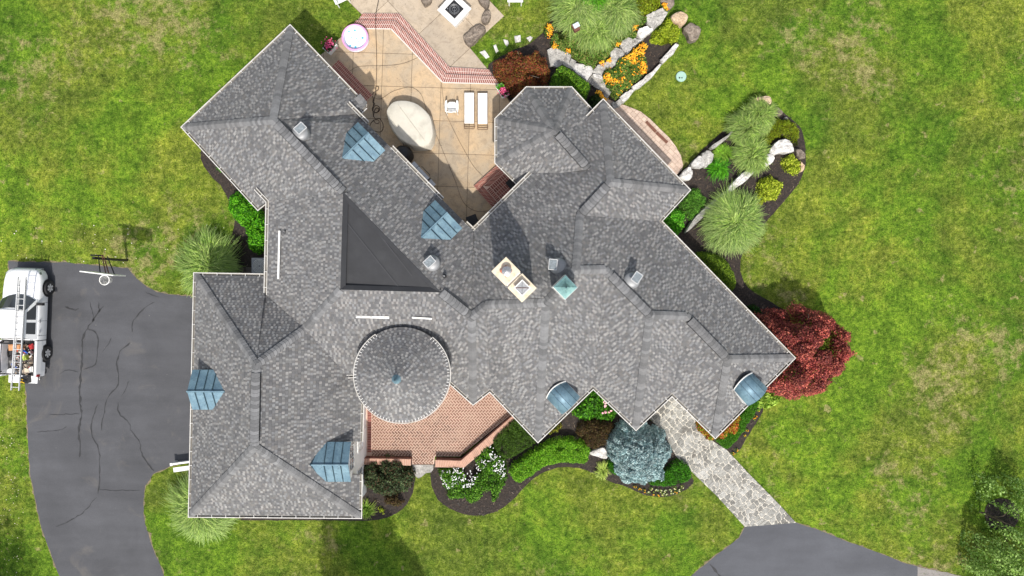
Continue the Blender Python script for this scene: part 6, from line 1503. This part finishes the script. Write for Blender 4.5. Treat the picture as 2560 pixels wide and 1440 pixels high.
for s in (-1, 1):
    bl, tf, tr, br = (s*.865, 1.10, 1.07), (s*.69, .60, 1.66), (s*.69, -.60, 1.66), (s*.865, -.70, 1.07)
    side = lambda y, t: Vector((s*(.865 + (.69 - .865)*t + .008), y, 1.07 + .59*t + .006))
    mb = TMB(); mb.poly([side(1.02, .10), side(.62, .86), side(.28, .86), side(.26, .10)]); mb.build('side_window', M['glass'], truck)
    mb = TMB(); mb.poly([side(.12, .10), side(.14, .86), side(-.40, .86), side(-.44, .10)]); mb.build('side_window', M['glass'], truck)
    for y in (.20, -.30):
        mb = TMB(); mb.box(s*.918, y - .02, .93, .03, .16, .035); mb.build('door_handle', M['grey_metal'], truck)
    for y in (1.08, .19, -.52):
        mb = TMB(); mb.box(s*.906, y, .74, .012, .012, .62); mb.build('door_seam', M['black'], truck)
    mb = TMB(); mb.box(s*1.04, 1.02, 1.12, .30, .12, .19); mb.tube([(s*.86, 1.05, 1.10), (s*1.0, 1.03, 1.12)], .025, 5); mb.build('wing_mirror', M['black'], truck, bevel=.03)
mb = TMB(); mb.poly([(-.72, -.69, 1.16), (.72, -.69, 1.16), (.62, -.622, 1.58), (-.62, -.622, 1.58)][::-1]); mb.v = [(x, y - .02, z) for x, y, z in mb.v]; mb.build('rear_window', M['glass'], truck)
mb = TMB(); mb.box(0, .74, 1.69, 1.22, .02, .012); mb.build('roof_seam', M['grey_metal'], truck)
for y in (1.80, -1.42):
    for s in (-1, 1):
        wx = s*.86; vs = []; mb = TMB(); K = 26
        prof = [(.20, .11), (.33, .125), (.365, .09), (.365, -.09), (.33, -.125), (.18, -.10)]
        for r_, ox in prof: vs += [(wx + s*ox, y + r_*math.cos(6.283*k/K), .365 + r_*math.sin(6.283*k/K)) for k in range(K)]
        mb.faces(vs, [(i*K+k, i*K+(k+1) % K, (i+1)*K+(k+1) % K, (i+1)*K+k) for i in range(len(prof)-1) for k in range(K)]); wh = mb.build('wheel', M['tyre'], truck)
        mb = TMB(); vs = [(wx + s*.06, y, .365)] + [(wx + s*.06, y + .21*math.cos(6.283*k/K), .365 + .21*math.sin(6.283*k/K)) for k in range(K)]; mb.faces(vs, [(0, 1+k, 1+(k+1) % K) for k in range(K)]); mb.build('rim', M['black'], wh)
        mb = TMB()
        for k in range(6):
            a = 6.283*k/6; d = Vector((0, math.cos(a), math.sin(a))); e = Vector((0, -math.sin(a), math.cos(a))); c = Vector((wx + s*.115, y, .365)); mb.poly([c - e*.05, c + d*.20 - e*.055, c + d*.20 + e*.055, c + e*.05])
        mb.build('spokes', flat('silver_alloy', (.55, .55, .55), .4), wh)
        # dark wheel arch
        mb = TMB(); ar = [(s*.915, y + .45*math.cos(t), .40 + .45*math.sin(t)) for t in [math.pi*k/12 for k in range(13)]]; mb.faces(ar, [tuple(range(13))]); mb.build('wheel_arch', M['black'], truck)
# extension ladder on top
lt = thing('ladder', 'aluminium extension ladder lying over the truck from hood to tailgate', 'ladder', P(47, 840, 1.9))
A_, B_ = P(55, 692, 1.80), P(38, 976, 1.80); d = (B_ - A_).normalized(); nn = Vector((-d.y, d.x, 0))
for s in (-1, 1):
    c = (A_ + B_)/2 + nn*s*.185; mb = MB(); mb.box(*c, (B_-A_).length, .032, .075, mtx=Matrix((d, nn, d.cross(nn))).transposed()); mb.build('ladder_rail', M['alu'], lt)
    c = (A_ + B_)/2 + nn*s*.15 - Vector((0, 0, .08)) - d*.25; mb = MB(); mb.box(*c, (B_-A_).length*.86, .028, .07, mtx=Matrix((d, nn, d.cross(nn))).transposed()); mb.build('ladder_rail', M['alu'], lt)
k = 18
for i in range(k):
    c = A_ + d * ((i + .5) * (B_-A_).length / k); mb = MB(); mb.tube([c - nn*.18, c + nn*.18], .017, 6); mb.build('rung', M['alu'], lt)
# rack bar carrying the ladder
mb = TMB(); mb.box(0, -.86, 1.70, 1.5, .06, .05); 
for s in (-1, 1): mb.box(s*.72, -.86, 1.40, .05, .05, .72)
mb.build('ladder_rack', M['black'], truck)
mb = TMB(); mb.box(0, -2.3, 1.72, 1.5, .05, .05)
for s in (-1, 1): mb.box(s*.76, -2.3, 1.38, .05, .05, .66)
mb.build('ladder_rack', M['black'], truck)
# things in the bed
def Tm(x, y, z): return TM @ Vector((x, y, z))
def item(name, label, cat, mb, m):
    mb.v = [tuple(TM @ Vector(v)) for v in mb.v]; o = MB.build(mb, name, m, org=tuple(np.mean(np.array(mb.v), 0))); return tag(o, label, cat)
mb = MB(); mb.box(-.25, -1.12, .80, .58, .30, .32, .1); mb.box(-.25, -1.12, .975, .50, .22, .03, .1); item('wooden_crate', 'orange-brown wooden crate at the cab end of the truck bed', 'crate', mb, flat('crate_wood', (.55, .27, .12)))
mb = MB(); mb.box(.52, -1.05, .76, .26, .20, .25, .5); mb.tube([(.42, -1.05, .92), (.52, -1.05, 1.0), (.62, -1.05, .92)], .015, 5); item('fuel_can', 'small red fuel can in the front corner of the bed', 'fuel can', mb, flat('red_plastic', (.55, .04, .04)))
for x, y, lab, col in ((.62, -2.18, 'larger white bucket near the tailgate', (.75, .74, .70)), (-.42, -2.32, 'white bucket in the rear left of the bed', (.78, .76, .74)), (.33, -2.28, 'cream bucket half hidden by debris', (.60, .50, .38))):
    mb = MB(); mb.lathe([(.13, .63), (.155, .93), (.165, .95), (.15, .95), (.13, .90)], x, y, 18); item('bucket', lab, 'bucket', mb, flat('bucket_%d' % int(x*100), col))
for x, y, lab in ((.28, -1.28, 'blue rolled tarp near the middle of the bed'), (-.22, -2.0, 'blue handled brush under the ladder in the bed')):
    mb = MB(); mb.tube([(x-.12, y+.08, .98), (x, y, 1.02), (x+.13, y-.1, .97)], [.03, .055, .03], 8); item('blue_bundle', lab, 'bundle', mb, flat('blue_plastic', (.02, .09, .45)))
mb = MB(); mb.box(.22, -1.62, .80, .16, .22, .28, .4); item('sprayer_bottle', 'lime green bottle among the bed clutter', 'bottle', mb, flat('lime_plastic', (.50, .62, .10)))
for i, (x, y, sx, sy, a, col, lab) in enumerate(((-.50, -1.8, .34, .5, .1, (.16, .155, .15), 'dark grey folded tarp on the left of the bed'), (.48, -1.75, .42, .34, .5, (.33, .27, .21), 'brown cardboard sheet on the right of the bed'),
       (.30, -2.0, .30, .24, -.4, (.40, .33, .26), 'tan crumpled sack near the tailgate'), (.66, -1.42, .2, .3, .3, (.62, .62, .6), 'pale grey plastic tub along the right bed wall'), (.45, -1.40, .36, .12, -.6, (.72, .72, .72), 'white roll of paper across the bed'), (-.02, -1.72, .3, .22, .2, (.22, .2, .19), 'grey scrap bag under the ladder'))):
    mb = MB(); z = .74 + .05*(i % 3); pts = []
    for gx in range(5):
        for gy in range(5):
            u, v = gx/4 - .5, gy/4 - .5; edge = max(abs(u), abs(v)) > .45; x_, y_ = u*sx + rnd.uniform(-.02, .02), v*sy + rnd.uniform(-.02, .02); pts.append((x + x_*math.cos(a) - y_*math.sin(a), y + x_*math.sin(a) + y_*math.cos(a), .63 if edge else z + rnd.uniform(0, .12)))
    mb.faces(pts, [(gx*5+gy, (gx+1)*5+gy, (gx+1)*5+gy+1, gx*5+gy+1) for gx in range(4) for gy in range(4)]); item('tarp' if 'tarp' in lab else 'scrap', lab, 'clutter', mb, flat('clutter_%d' % i, col))
r_ = random.Random(3); mb = MB()
for k in range(130):
    x, y = r_.uniform(-.35, .74), r_.uniform(-2.4, -.95); c = r_.choice([hexc('#d8d4cc'), hexc('#8a7a6a'), hexc('#5a5048'), hexc('#c04038'), hexc('#e6e2da'), hexc('#3a3632'), hexc('#a89078'), hexc('#cfa07a')]); s_ = r_.uniform(.02, .065)
    mb.box(x, y, .66 + r_.uniform(0, .22), s_*2.0, s_, s_*.6, r_.uniform(0, 3), c=c)
mb.v = [tuple(TM @ Vector(v)) for v in mb.v]; MB.build(mb, 'debris', M['petal'], kind='stuff', label='loose scraps and offcuts strewn over the truck bed')
mb = MB(); mb.box(.20, -2.70, .78, .42, .32, .28, .1); mb.tube([(.02, -2.70, .93), (.20, -2.70, 1.06), (.38, -2.70, .93)], .02, 5); o = item('tool_bag', 'black tool bag with yellow tools on the open tailgate', 'tool bag', mb, M['black'])
m2 = MB()
for k in range(8): m2.box(.10 + r_.uniform(0, .14), -2.74 + r_.uniform(-.08, .1), .935, .10, .035, .03, r_.uniform(0, 3))
m2.v = [tuple(TM @ Vector(v)) for v in m2.v]; MB.build(m2, 'yellow_tools', flat('yellow_plastic', (.80, .50, .03)), o)

# ------------------------------------------------------------------ basketball hoop
bh = thing('basketball_hoop', 'basketball hoop on a dark braced pole at the driveway edge', 'basketball hoop', P(318, 651, 0))
b = P(318, 651, 0)
for dx, nm in ((0, 'pole'),):
    mb = MB(); mb.tube([(b.x, b.y, 0), (b.x, b.y, 2.75)], .06, 8); mb.build('pole', M['black'], bh)
bb = P(256, 684, 3.25); bd = (P(297, 689, 3.25) - P(216, 679, 3.25)).normalized(); R = Matrix((bd, Vector((-bd.y, bd.x, 0)), Vector((0, 0, 1)))).transposed()
mb = MB(); mb.box(bb.x, bb.y, 3.2, 1.5, .05, 1.0, mtx=R); mb.build('backboard', M['white'], bh)
for sx in (-.28, -.02, .12, .38):
    p0 = Vector((bb.x, bb.y, 2.95)) + bd*sx; mb = MB(); mb.tube([tuple(p0), tuple(P(246 + (sx + .28)*34, 637 + (4 if sx > .1 else 0), 2.6))], .026, 5); mb.build('brace_arm', M['rust'] if -.1 < sx < .2 else M['black'], bh)
mb = MB(); mb.tube([(b.x - .28, b.y + .15, 2.50), (b.x + .3, b.y + .12, 2.50)], .035, 5); mb.build('crossbar', M['black'], bh)
rc = P(261, 700, 3.05); mb = MB(); mb.tube([(rc.x + .22*math.cos(t), rc.y + .22*math.sin(t), 3.05) for t in [6.283*k/24 for k in range(24)]], .020, 6, closed=True); mb.build('rim', M['white'], bh)
mb = MB()
for k in range(12):
    for s in (1, -1):
        L = [(rc.x + (.21 - .09*t)*math.cos(6.283*(k + s*t*1.6)/12), rc.y + (.21 - .09*t)*math.sin(6.283*(k + s*t*1.6)/12), 3.04 - .42*t) for t in (0, .33, .66, 1)]
        mb.tube(L, .006, 3, cap=False)
mb.build('net', M['white'], bh)

# ------------------------------------------------------------------ patio things (floor at ZP)
def soft_box(mb, c, sx, sy, z0, z1, rz=0.0): mb.box(c.x, c.y, (z0+z1)/2, sx, sy, z1 - z0, rz)
# covered oval table
OUT = [(996, 251), (1020, 252), (1040, 258), (1060, 273), (1076, 292), (1081, 318), (1082, 344), (1066, 367), (1036, 365), (1014, 356), (994, 342), (976, 314), (968, 290), (967, 272), (980, 256)]
tp = smooth_poly(xy([(x, y) for x, y in OUT], 1.05), 1); cx = sum(p[0] for p in tp)/len(tp); cy = sum(p[1] for p in tp)/len(tp); n = len(tp); vs = []
for s, z, w_ in ((1.07, ZP + .02, .06), (1.05, ZP + .35, .045), (1.025, ZP + .62, .02), (.995, ZP + .74, .004), (.975, ZP + .765, 0), (.6, ZP + .785, 0), (.3, ZP + .80, 0)):
    for i, (x, y) in enumerate(tp):
        q = 1 + w_ * math.sin(i*2.1) * .5; vs.append((cx + (x-cx)*s*q, cy + (y-cy)*s*q, z + .012*noise.noise(Vector((x*2, y*2, z)))))
vs.append((cx, cy, ZP + .805)); mb = MB(); mb.faces(vs, [(r*n+i, r*n+(i+1) % n, (r+1)*n+(i+1) % n, (r+1)*n+i) for r in range(6) for i in range(n)] + [(6*n+i, 6*n+(i+1) % n, 7*n) for i in range(n)])
tb = thing('covered_table', 'oval patio table under a pale grey fitted cover', 'table', (cx, cy, ZP)); mb.build('cover', M['cloth'], tb, smooth=True)
if area2(tp) < 0: pass
for a, b2 in (((995, 262), (1062, 352)), ((978, 300), (1010, 344))):
    A_, B_ = P(*a, ZP + .79), P(*b2, ZP + .79); mb = MB(); mb.tube([A_, (A_+B_)/2 + Vector((0, 0, .05)), B_], .012, 4); mb.build('cover_seam', M['cloth'], tb)
# kiddie pool
pc = P(889, 96, ZP + .1); kp = thing('paddling_pool', 'round pink inflatable paddling pool with blue dots', 'paddling pool', (pc.x, pc.y, ZP))
mb = MB()
for z, r in ((ZP + .06, .60), (ZP + .17, .595)):
    mb.tube([(pc.x + r*math.cos(t), pc.y + r*math.sin(t), z) for t in [6.283*k/40 for k in range(40)]], .062, 8, closed=True)
mb.build('inflated_ring', M['lilac'], kp, smooth=True)
mb = MB(); mb.tube([(pc.x + .615*math.cos(t), pc.y + .615*math.sin(t), ZP + .25) for t in [6.283*k/40 for k in range(40)]], .045, 8, closed=True); mb.build('top_ring', M['pink'], kp, smooth=True)
mb = MB(); mb.lathe([(.58, ZP + .0), (.58, ZP + .035)], pc.x, pc.y, 40); mb.build('liner', M['poolwhite'], kp)
for dx, dy, r in ((-.02, -.40, .055), (.33, .05, .055), (-.28, -.33, .045), (-.05, .42, .05), (-.34, .36, .04), (-.22, .07, .025), (.03, .02, .025), (.12, -.12, .02), (.30, -.2, .018)):
    mb = MB(); mb.lathe([(r, ZP + .036), (r, ZP + .040)], pc.x + dx, pc.y + dy, 14); mb.build('printed_dot', M['blue'], kp)
# white plastic armchair
cc = P(1130, 268, ZP + .4); ch_ = thing('garden_chair', 'white plastic slatted armchair beside the sun loungers', 'chair', (cc.x, cc.y, ZP))
mb = MB(); mb.prism(smooth_poly([(cc.x + x, cc.y + y) for x, y in ((-.22, -.22), (.22, -.22), (.24, .26), (-.24, .26))], 1), ZP + .36, ZP + .395)
for s in (-1, 1):
    m2 = MB(); m2.prism(smooth_poly([(cc.x + s*.24, cc.y - .30), (cc.x + s*.33, cc.y - .26), (cc.x + s*.335, cc.y + .20), (cc.x + s*.26, cc.y + .30), (cc.x + s*.22, cc.y + .26)], 1), ZP + .58, ZP + .61); m2.build('armrest', M['plastic'], ch_)
    for yy in (-.26, .24): m3 = MB(); m3.tube([(cc.x + s*.27, cc.y + yy, ZP + .59), (cc.x + s*.26, cc.y + yy*1.05, ZP)], .024, 6); m3.build('leg', M['plastic'], ch_)
mb.build('seat', M['plastic'], ch_)
for k in range(7):
    x = -.20 + k*.0667; m2 = MB(); m2.tube([(cc.x + x, cc.y - .20, ZP + .38), (cc.x + x*1.02, cc.y - .30, ZP + .62), (cc.x + x*1.05, cc.y - .34 - .02*math.cos(k), ZP + .84)], .022, 5); m2.build('back_slat', M['plastic'], ch_)
m2 = MB(); m2.tube([(cc.x - .22, cc.y - .33, ZP + .84), (cc.x, cc.y - .37, ZP + .88), (cc.x + .22, cc.y - .33, ZP + .84)], .025, 6); m2.build('back_rail', M['plastic'], ch_)
for k in range(5):
    m2 = MB(); m2.box(cc.x, cc.y - .16 + k*.085, ZP + .402, .42, .07, .012); m2.build('seat_slat', M['plastic'], ch_)
# sun loungers
for i, (x0, x1, y0, y1, y2, y3, lab) in enumerate(((1160.5, 1185.5, 232, 286, 308, 321, 'left sun lounger with stained white sling next to the chair'), (1194, 1219, 233, 287, 309, 323, 'right sun lounger with clean white sling nearest the flower pot'))):
    z = ZP + .32; a, b_ = P(x0, y0, z), P(x1, y3, z); cx = (a.x + b_.x)/2; wd = b_.x - a.x; t = thing('sun_lounger', lab, 'sun lounger', (cx, (a.y+b_.y)/2, ZP), 'sun loungers')
    ya, yb, yc, yd = P(0, y0, z).y, P(0, y1, z).y, P(0, y2, z).y, P(0, y3, z).y
    mb = MB(); mb.box(cx, (ya+yb)/2, z, wd - .03, ya - yb, .022); mb.build('sling', M['fabric'], t)
    hh = .25; mb = MB(); mb.faces([(cx - wd/2 + .015, yb - .01, z + .03), (cx + wd/2 - .015, yb - .01, z + .03), (cx + wd/2 - .015, yc, z - .03), (cx - wd/2 + .015, yc, z - .03)], [(3, 2, 1, 0)]); mb.faces([(cx - wd/2 + .015, yb - .01, z + .01), (cx + wd/2 - .015, yb - .01, z + .01), (cx + wd/2 - .015, yc, z - .05), (cx - wd/2 + .015, yc, z - .05)], [(0, 1, 2, 3)]); mb.build('headrest_sling', M['fabric'], t)
    for s in (-1, 1):
        mb = MB(); mb.tube([(cx + s*wd/2, ya, z - .02), (cx + s*wd/2, yd, z - .06)], .016, 6); mb.build('side_rail', M['bronze'], t)
        for yy in (ya - .2, yd + .15): mb = MB(); mb.tube([(cx + s*wd/2, yy, z - .03), (cx + s*wd/2, yy, ZP)], .018, 6); mb.build('leg', M['bronze'], t)
    for yy in (yd, yd + .09): mb = MB(); mb.tube([(cx - wd/2, yy, z - .06), (cx + wd/2, yy, z - .06)], .018, 6); mb.build('end_bar', M['bronze'], t)
# fire table
fc = P(1136, 24, .68); R45 = math.radians(45 + 2); ft = thing('fire_table', 'square white fire table with a black burner set at an angle', 'fire table', (fc.x, fc.y, .05))
fx = Vector((math.cos(R45), math.sin(R45), 0)); fy = Vector((-fx.y, fx.x, 0))
mb = MB(); mb.box(fc.x, fc.y, .37, .95, .95, .62, R45); mb.build('base', M['white'], ft)
for s in (-1, 1):
    c = fc + fx*s*.44; mb = MB(); mb.box(c.x, c.y, .70, .31, 1.18, .06, R45); mb.build('top_panel', M['white'], ft, bevel=.008)
    c = fc + fy*s*.44; mb = MB(); mb.box(c.x, c.y, .70, .565, .30, .06, R45); mb.build('top_panel', M['white'], ft, bevel=.008)
mb = MB(); mb.box(fc.x, fc.y, .715, .66, .66, .045, R45); mb.build('burner_plate', M['black'], ft)
for r in (.24, .19, .10): mb = MB(); mb.tube([(fc.x + r*math.cos(t), fc.y + r*math.sin(t), .745) for t in [6.283*k/28 for k in range(28)]], .009, 5, closed=True); mb.build('burner_ring', M['steel'], ft)
mb = MB(); mb.tube([(fc.x - .03, fc.y + .28, .75), (fc.x + .03, fc.y - .28, .75)], .010, 5); mb.build('burner_pipe', M['steel'], ft)
mb = MB(); mb.lathe([(.03, .745), (.03, .76)], fc.x - .33, fc.y + .02, 10); mb.build('knob', M['steel'], ft)
# adirondack chairs cut by the top edge
def lawn_chair(cx, cy, rz, label):
    c = P(cx, cy, .3); t = thing('lawn_chair', label, 'chair', (c.x, c.y, 0)); Rz = Matrix.Rotation(rz, 4, 'Z')
    def bx(x, y, z, sx, sy, sz, nm):
        m1 = MB(); m1.box(x, y, z, sx, sy, sz); m1.v = [tuple(Matrix.Translation(c - Vector((0, 0, .3))) @ Rz @ Vector(v)) for v in m1.v]; m1.build(nm, M['plastic'], t)
    for s in (-1, 1): bx(s*.32, 0, .55, .12, .75, .03, 'armrest'); bx(s*.30, -.30, .27, .05, .08, .54, 'leg'); bx(s*.30, .30, .27, .05, .08, .54, 'leg')
    for k in range(5): bx(0, -.25 + k*.11, .36 - .02*k, .52, .09, .02, 'seat_slat')
    for k in range(5): bx(-.22 + k*.11, .40, .62, .09, .05, .62, 'back_slat')
lawn_chair(852, -8, math.radians(25), 'white lawn chair cut off at the top edge left of the patio')
lawn_chair(1288, -8, math.radians(0), 'white lawn chair cut off at the top edge right of the patio')
# planter boxes with pink flowers
def planter(px, py, rz, label, wd, ln, h, pal, green):
    c = P(px, py, h); t = thing('planter', label, 'planter', (c.x, c.y, 0)); R_ = Matrix.Translation((c.x, c.y, 0)) @ Matrix.Rotation(rz, 4, 'Z')
    m1 = MB(); o = [(-wd/2, -ln/2), (wd/2, -ln/2), (wd/2, ln/2), (-wd/2, ln/2)]; i_ = [(x*.82, y*.86) for x, y in o]
    vs = [(x*.85, y*.85, ZP) for x, y in o] + [(x, y, h) for x, y in o] + [(x, y, h) for x, y in i_] + [(x, y, h - .08) for x, y in i_]
    m1.faces(vs, [(a + k, a + (k+1) % 4, a + 4 + (k+1) % 4, a + 4 + k) for a in (0, 4, 8) for k in range(4)]); m1.v = [tuple(R_ @ Vector(v)) for v in m1.v]; m1.build('pot', M['plastic'], t)
    m1 = MB(); m1.poly([(x, y, h - .07) for x, y in i_]); m1.v = [tuple(R_ @ Vector(v)) for v in m1.v]; m1.build('soil', M['soil'], t)
    n = 420; q = rng.uniform((-wd*.5, -ln*.48), (wd*.5, ln*.48), (n, 2)); pts = np.array([tuple(R_ @ Vector((x, y, h + rnd.uniform(.02, .18)))) for x, y in q]); split = q[:, 1] > (ln*.1 if green > 0 else 9); cols = np.where(split[:, None], pick([hexc('#4f9a24'), hexc('#6fb83a')], n), pick([hexc('#44602c'), hexc('#5a3a30'), hexc('#335020')], n))
    leaves_obj('foliage', pts, np.tile([0, 0, 1.], (n, 1)), np.full(n, .034), cols, t, org=(c.x, c.y, 0)); m2 = MB()
    for k in range(90):
        x, y = rnd.gauss(0, wd*.28), rnd.gauss(-ln*.05 * (1 if green else -1), ln*.22)
        if green and y > ln*.12: continue
        p = R_ @ Vector((x, y, h + rnd.uniform(.12, .22))); m2.lathe([(.012, p.z), (.03, p.z + .012), (0, p.z + .026)], p.x, p.y, 6, c=rnd.choice(pal))
    m2.build('blossoms', M['petal'], t, kind='stuff')
planter(824, 115, math.radians(-42), 'white box planter with pink flowers at the west patio edge', .42, .62, .72, G['magenta'], 0)
planter(1256, 226, math.radians(33), 'white pot with magenta flowers at the foot of the Japanese maple', .38, .66, .72, G['magenta'], 1)
# hose and cables
def hose(pts, r, label, name='hose', z=ZP + .02, m='hose', cat='hose'):
    p = smooth_line([P(a, b, z) if len(q_) == 2 else P(a, b, q_[2]) for q_ in pts for a, b in [q_[:2]]], 3); mb = MB(); mb.tube(p, r, 5); tag(mb.build(name, M[m], org=p[0]), label, cat)
hose(k0([(800, -60), (795, 20), (765, 150)]) + k0([(762, 240), (765, 350), (775, 600), (778, 800), (770, 1000), (765, 1120), (745, 1180)]) + crop([(725, 20), (760, 90), (800, 70), (830, 95), (860, 160), (840, 240), (780, 240), (700, 210), (690, 160), (740, 90), (800, 90), (810, 130), (770, 145), (735, 100)], 780, 280, 4.8), .014, 'long brown garden hose running down the patio to coils by the dormer')
hose(k0([(770, 1140), (760, 1040), (790, 1030), (805, 1060), (780, 1090), (740, 1110), (720, 1140), (740, 1190), (725, 1230), (760, 1240), (735, 1270), (715, 1320), (760, 1360), (815, 1330), (810, 1280), (760, 1260), (730, 1300), (735, 1350), (790, 1350), (805, 1300), (760, 1290), (735, 1400)]), .018, 'tangled brown hose coils near the north-west wing corner')
hose(k0([(745, 1170), (800, 1195), (860, 1170), (950, 1100), (1060, 1065), (1150, 1042), (1230, 1055), (1310, 1120), (1350, 1240), (1400, 1400)]) + crop([(1480, 250), (1560, 440), (1660, 680), (1740, 880), (1780, 1020), (1840, 1120), (1950, 1190), (2060, 1200), (2200, 1150)], 780, 280, 4.8), .008, 'thin brown cable looping past the covered table to the stoop', 'cable', cat='cable')
hose(k0([(1555, 1000), (1570, 1150), (1590, 1300), (1620, 1400)]) + crop([(1640, 90), (1740, 300), (1850, 500), (1940, 660), (2050, 770)], 780, 280, 4.8), .007, 'thin brown cable running beside the white chair to the brick stoop', 'cable', cat='cable')
hose(k0([(460, 850), (520, 805), (620, 790), (850, 790), (1040, 775), (1150, 745), (1270, 690)]), .007, 'thin brown cable curving across the patio toward the brick steps', 'cable', cat='cable')
# grill under the eave
g0 = P(1052, 440, ZP + .9); gr = thing('grill', 'stainless gas grill half hidden under the patio gutter', 'grill', (g0.x, g0.y, ZP)); ga_ = math.radians(-47)
gx = Vector((math.cos(ga_), math.sin(ga_), 0)); gy = Vector((-gx.y, gx.x, 0))
def gb(a, b_, z, sx, sy, sz, nm, m): c = g0 + gx*a + gy*b_; m1 = MB(); m1.box(c.x, c.y, z, sx, sy, sz, ga_); m1.build(nm, M[m], gr, bevel=.015)
gb(0, -.02, ZP + .45, .78, .50, .84, 'cabinet', 'steel'); gb(0, .0, ZP + .96, .76, .50, .18, 'lid', 'steel'); gb(-.58, .02, ZP + .86, .34, .48, .04, 'side_shelf', 'steel'); gb(.60, .02, ZP + .86, .36, .48, .04, 'side_shelf', 'steel')
m1 = MB(); c = g0 + gy*.30; m1.tube([c - gx*.28 + Vector((0, 0, .08)), c - gx*.28 + gy*.05 + Vector((0, 0, .10)), c + gx*.28 + gy*.05 + Vector((0, 0, .10)), c + gx*.28 + Vector((0, 0, .08))], .014, 5); m1.build('handle', M['black'], gr)
for a in (-.39, .39): gb(a, .05, ZP + .93, .03, .46, .20, 'end_cap', 'black')
# black cover under the eave: closed umbrella base / round fire pit cover
c = P(1006, 384, ZP + .7); uc = thing('covered_heater', 'round black covered kettle grill tucked under the eave near the covered table', 'kettle grill', (c.x, c.y, ZP)); mb = MB()
pr = [(.44, ZP + .02), (.46, ZP + .3), (.42, ZP + .6), (.34, ZP + .82), (.16, ZP + .94), (0, ZP + .97)]; mb.lathe(pr, c.x, c.y, 24); mb.v = [(x + .03*noise.noise(Vector((x*5, y*5, z*4))), y + .03*noise.noise(Vector((y*5, x*5, z*4))), z) for x, y, z in mb.v]; mb.build('cover', M['black'], uc, smooth=True)
mb = MB(); mb.tube([(c.x + .06, c.y + .38, ZP + .5), (c.x + .06, c.y + .44, ZP + .9)], .015, 5); mb.build('handle', M['black'], uc)
# bin in the inner corner
c = P(1182, 556, ZP + .6); bn = thing('storage_bin', 'black wheeled bin in the inner corner by the patio gutter', 'bin', (c.x, c.y, ZP)); mb = MB(); mb.box(c.x, c.y, ZP + .42, .48, .50, .80, .35); mb.build('bin_body', M['black'], bn, bevel=.03)
mb = MB(); mb.box(c.x, c.y + .04, ZP + .86, .52, .56, .07, .35); mb.build('lid', M['black'], bn, bevel=.02)
# garden lantern box, lid on the lawn, air conditioner by the garage
c = P(1439, 70, .9); lb = thing('bird_box', 'brown garden box with a pale half lid on a post among the grasses', 'bird box', (c.x, c.y, 0)); a = math.radians(28)
mb = MB(); mb.box(c.x, c.y, .42, .08, .08, .84, a); mb.build('post', M['wood'], lb); mb = MB(); mb.box(c.x, c.y, .95, .30, .36, .24, a); mb.build('box', M['rust'], lb)
e = Vector((math.cos(a), math.sin(a), 0)); mb = MB(); mb.box(c.x + e.x*.02, c.y + e.y*.02 + .05, 1.09, .30, .22, .03, a); mb.build('roof', flat('pale_blue_metal', (.55, .66, .68)), lb)
c = P(1703, 191, .06); ul = thing('septic_lid', 'round pale green access lid in the lawn', 'access lid', (c.x, c.y, 0)); mb = MB(); mb.lathe([(.26, .0), (.26, .06), (.24, .085), (.1, .09)], c.x, c.y, 28); mb.build('lid', M['greencover'], ul)
for dx, r in ((-.09, .04), (.03, .035)): mb = MB(); mb.lathe([(r, .088), (r, .098)], c.x + dx, c.y - .08, 12); mb.build('screw_cap', M['black'], ul)
c = P(655, 665, .8); ac = thing('air_conditioner', 'grey air conditioner between the garage wing and the west wall', 'air conditioner', (c.x, c.y, 0)); mb = MB(); mb.box(c.x - .1, c.y, .42, .8, .8, .84); mb.build('casing', M['grey_metal'], ac, bevel=.02)
mb = MB()
for r in (.32, .26, .2, .14, .08): mb.tube([(c.x - .1 + r*math.cos(t), c.y + r*math.sin(t), .86) for t in [6.283*k/24 for k in range(24)]], .012, 4, closed=True)
mb.build('fan_guard', M['white'], ac)
for k in range(4):
    c = P(588 + k*17, 676, .03); mb = MB(); mb.box(c.x, c.y, .05, .30, .32, .06, rnd.uniform(-.05, .05)); tag(mb.build('paving_slab', M['wood'], org=c), 'dark square paving slab between the grass tuft and the garage wing', 'paving slab', 'paving slabs behind the garage wing')
# drain pipes at corners
for px, py in ((1350, 1090), (1590, 1058), (1788, 1078)): pass
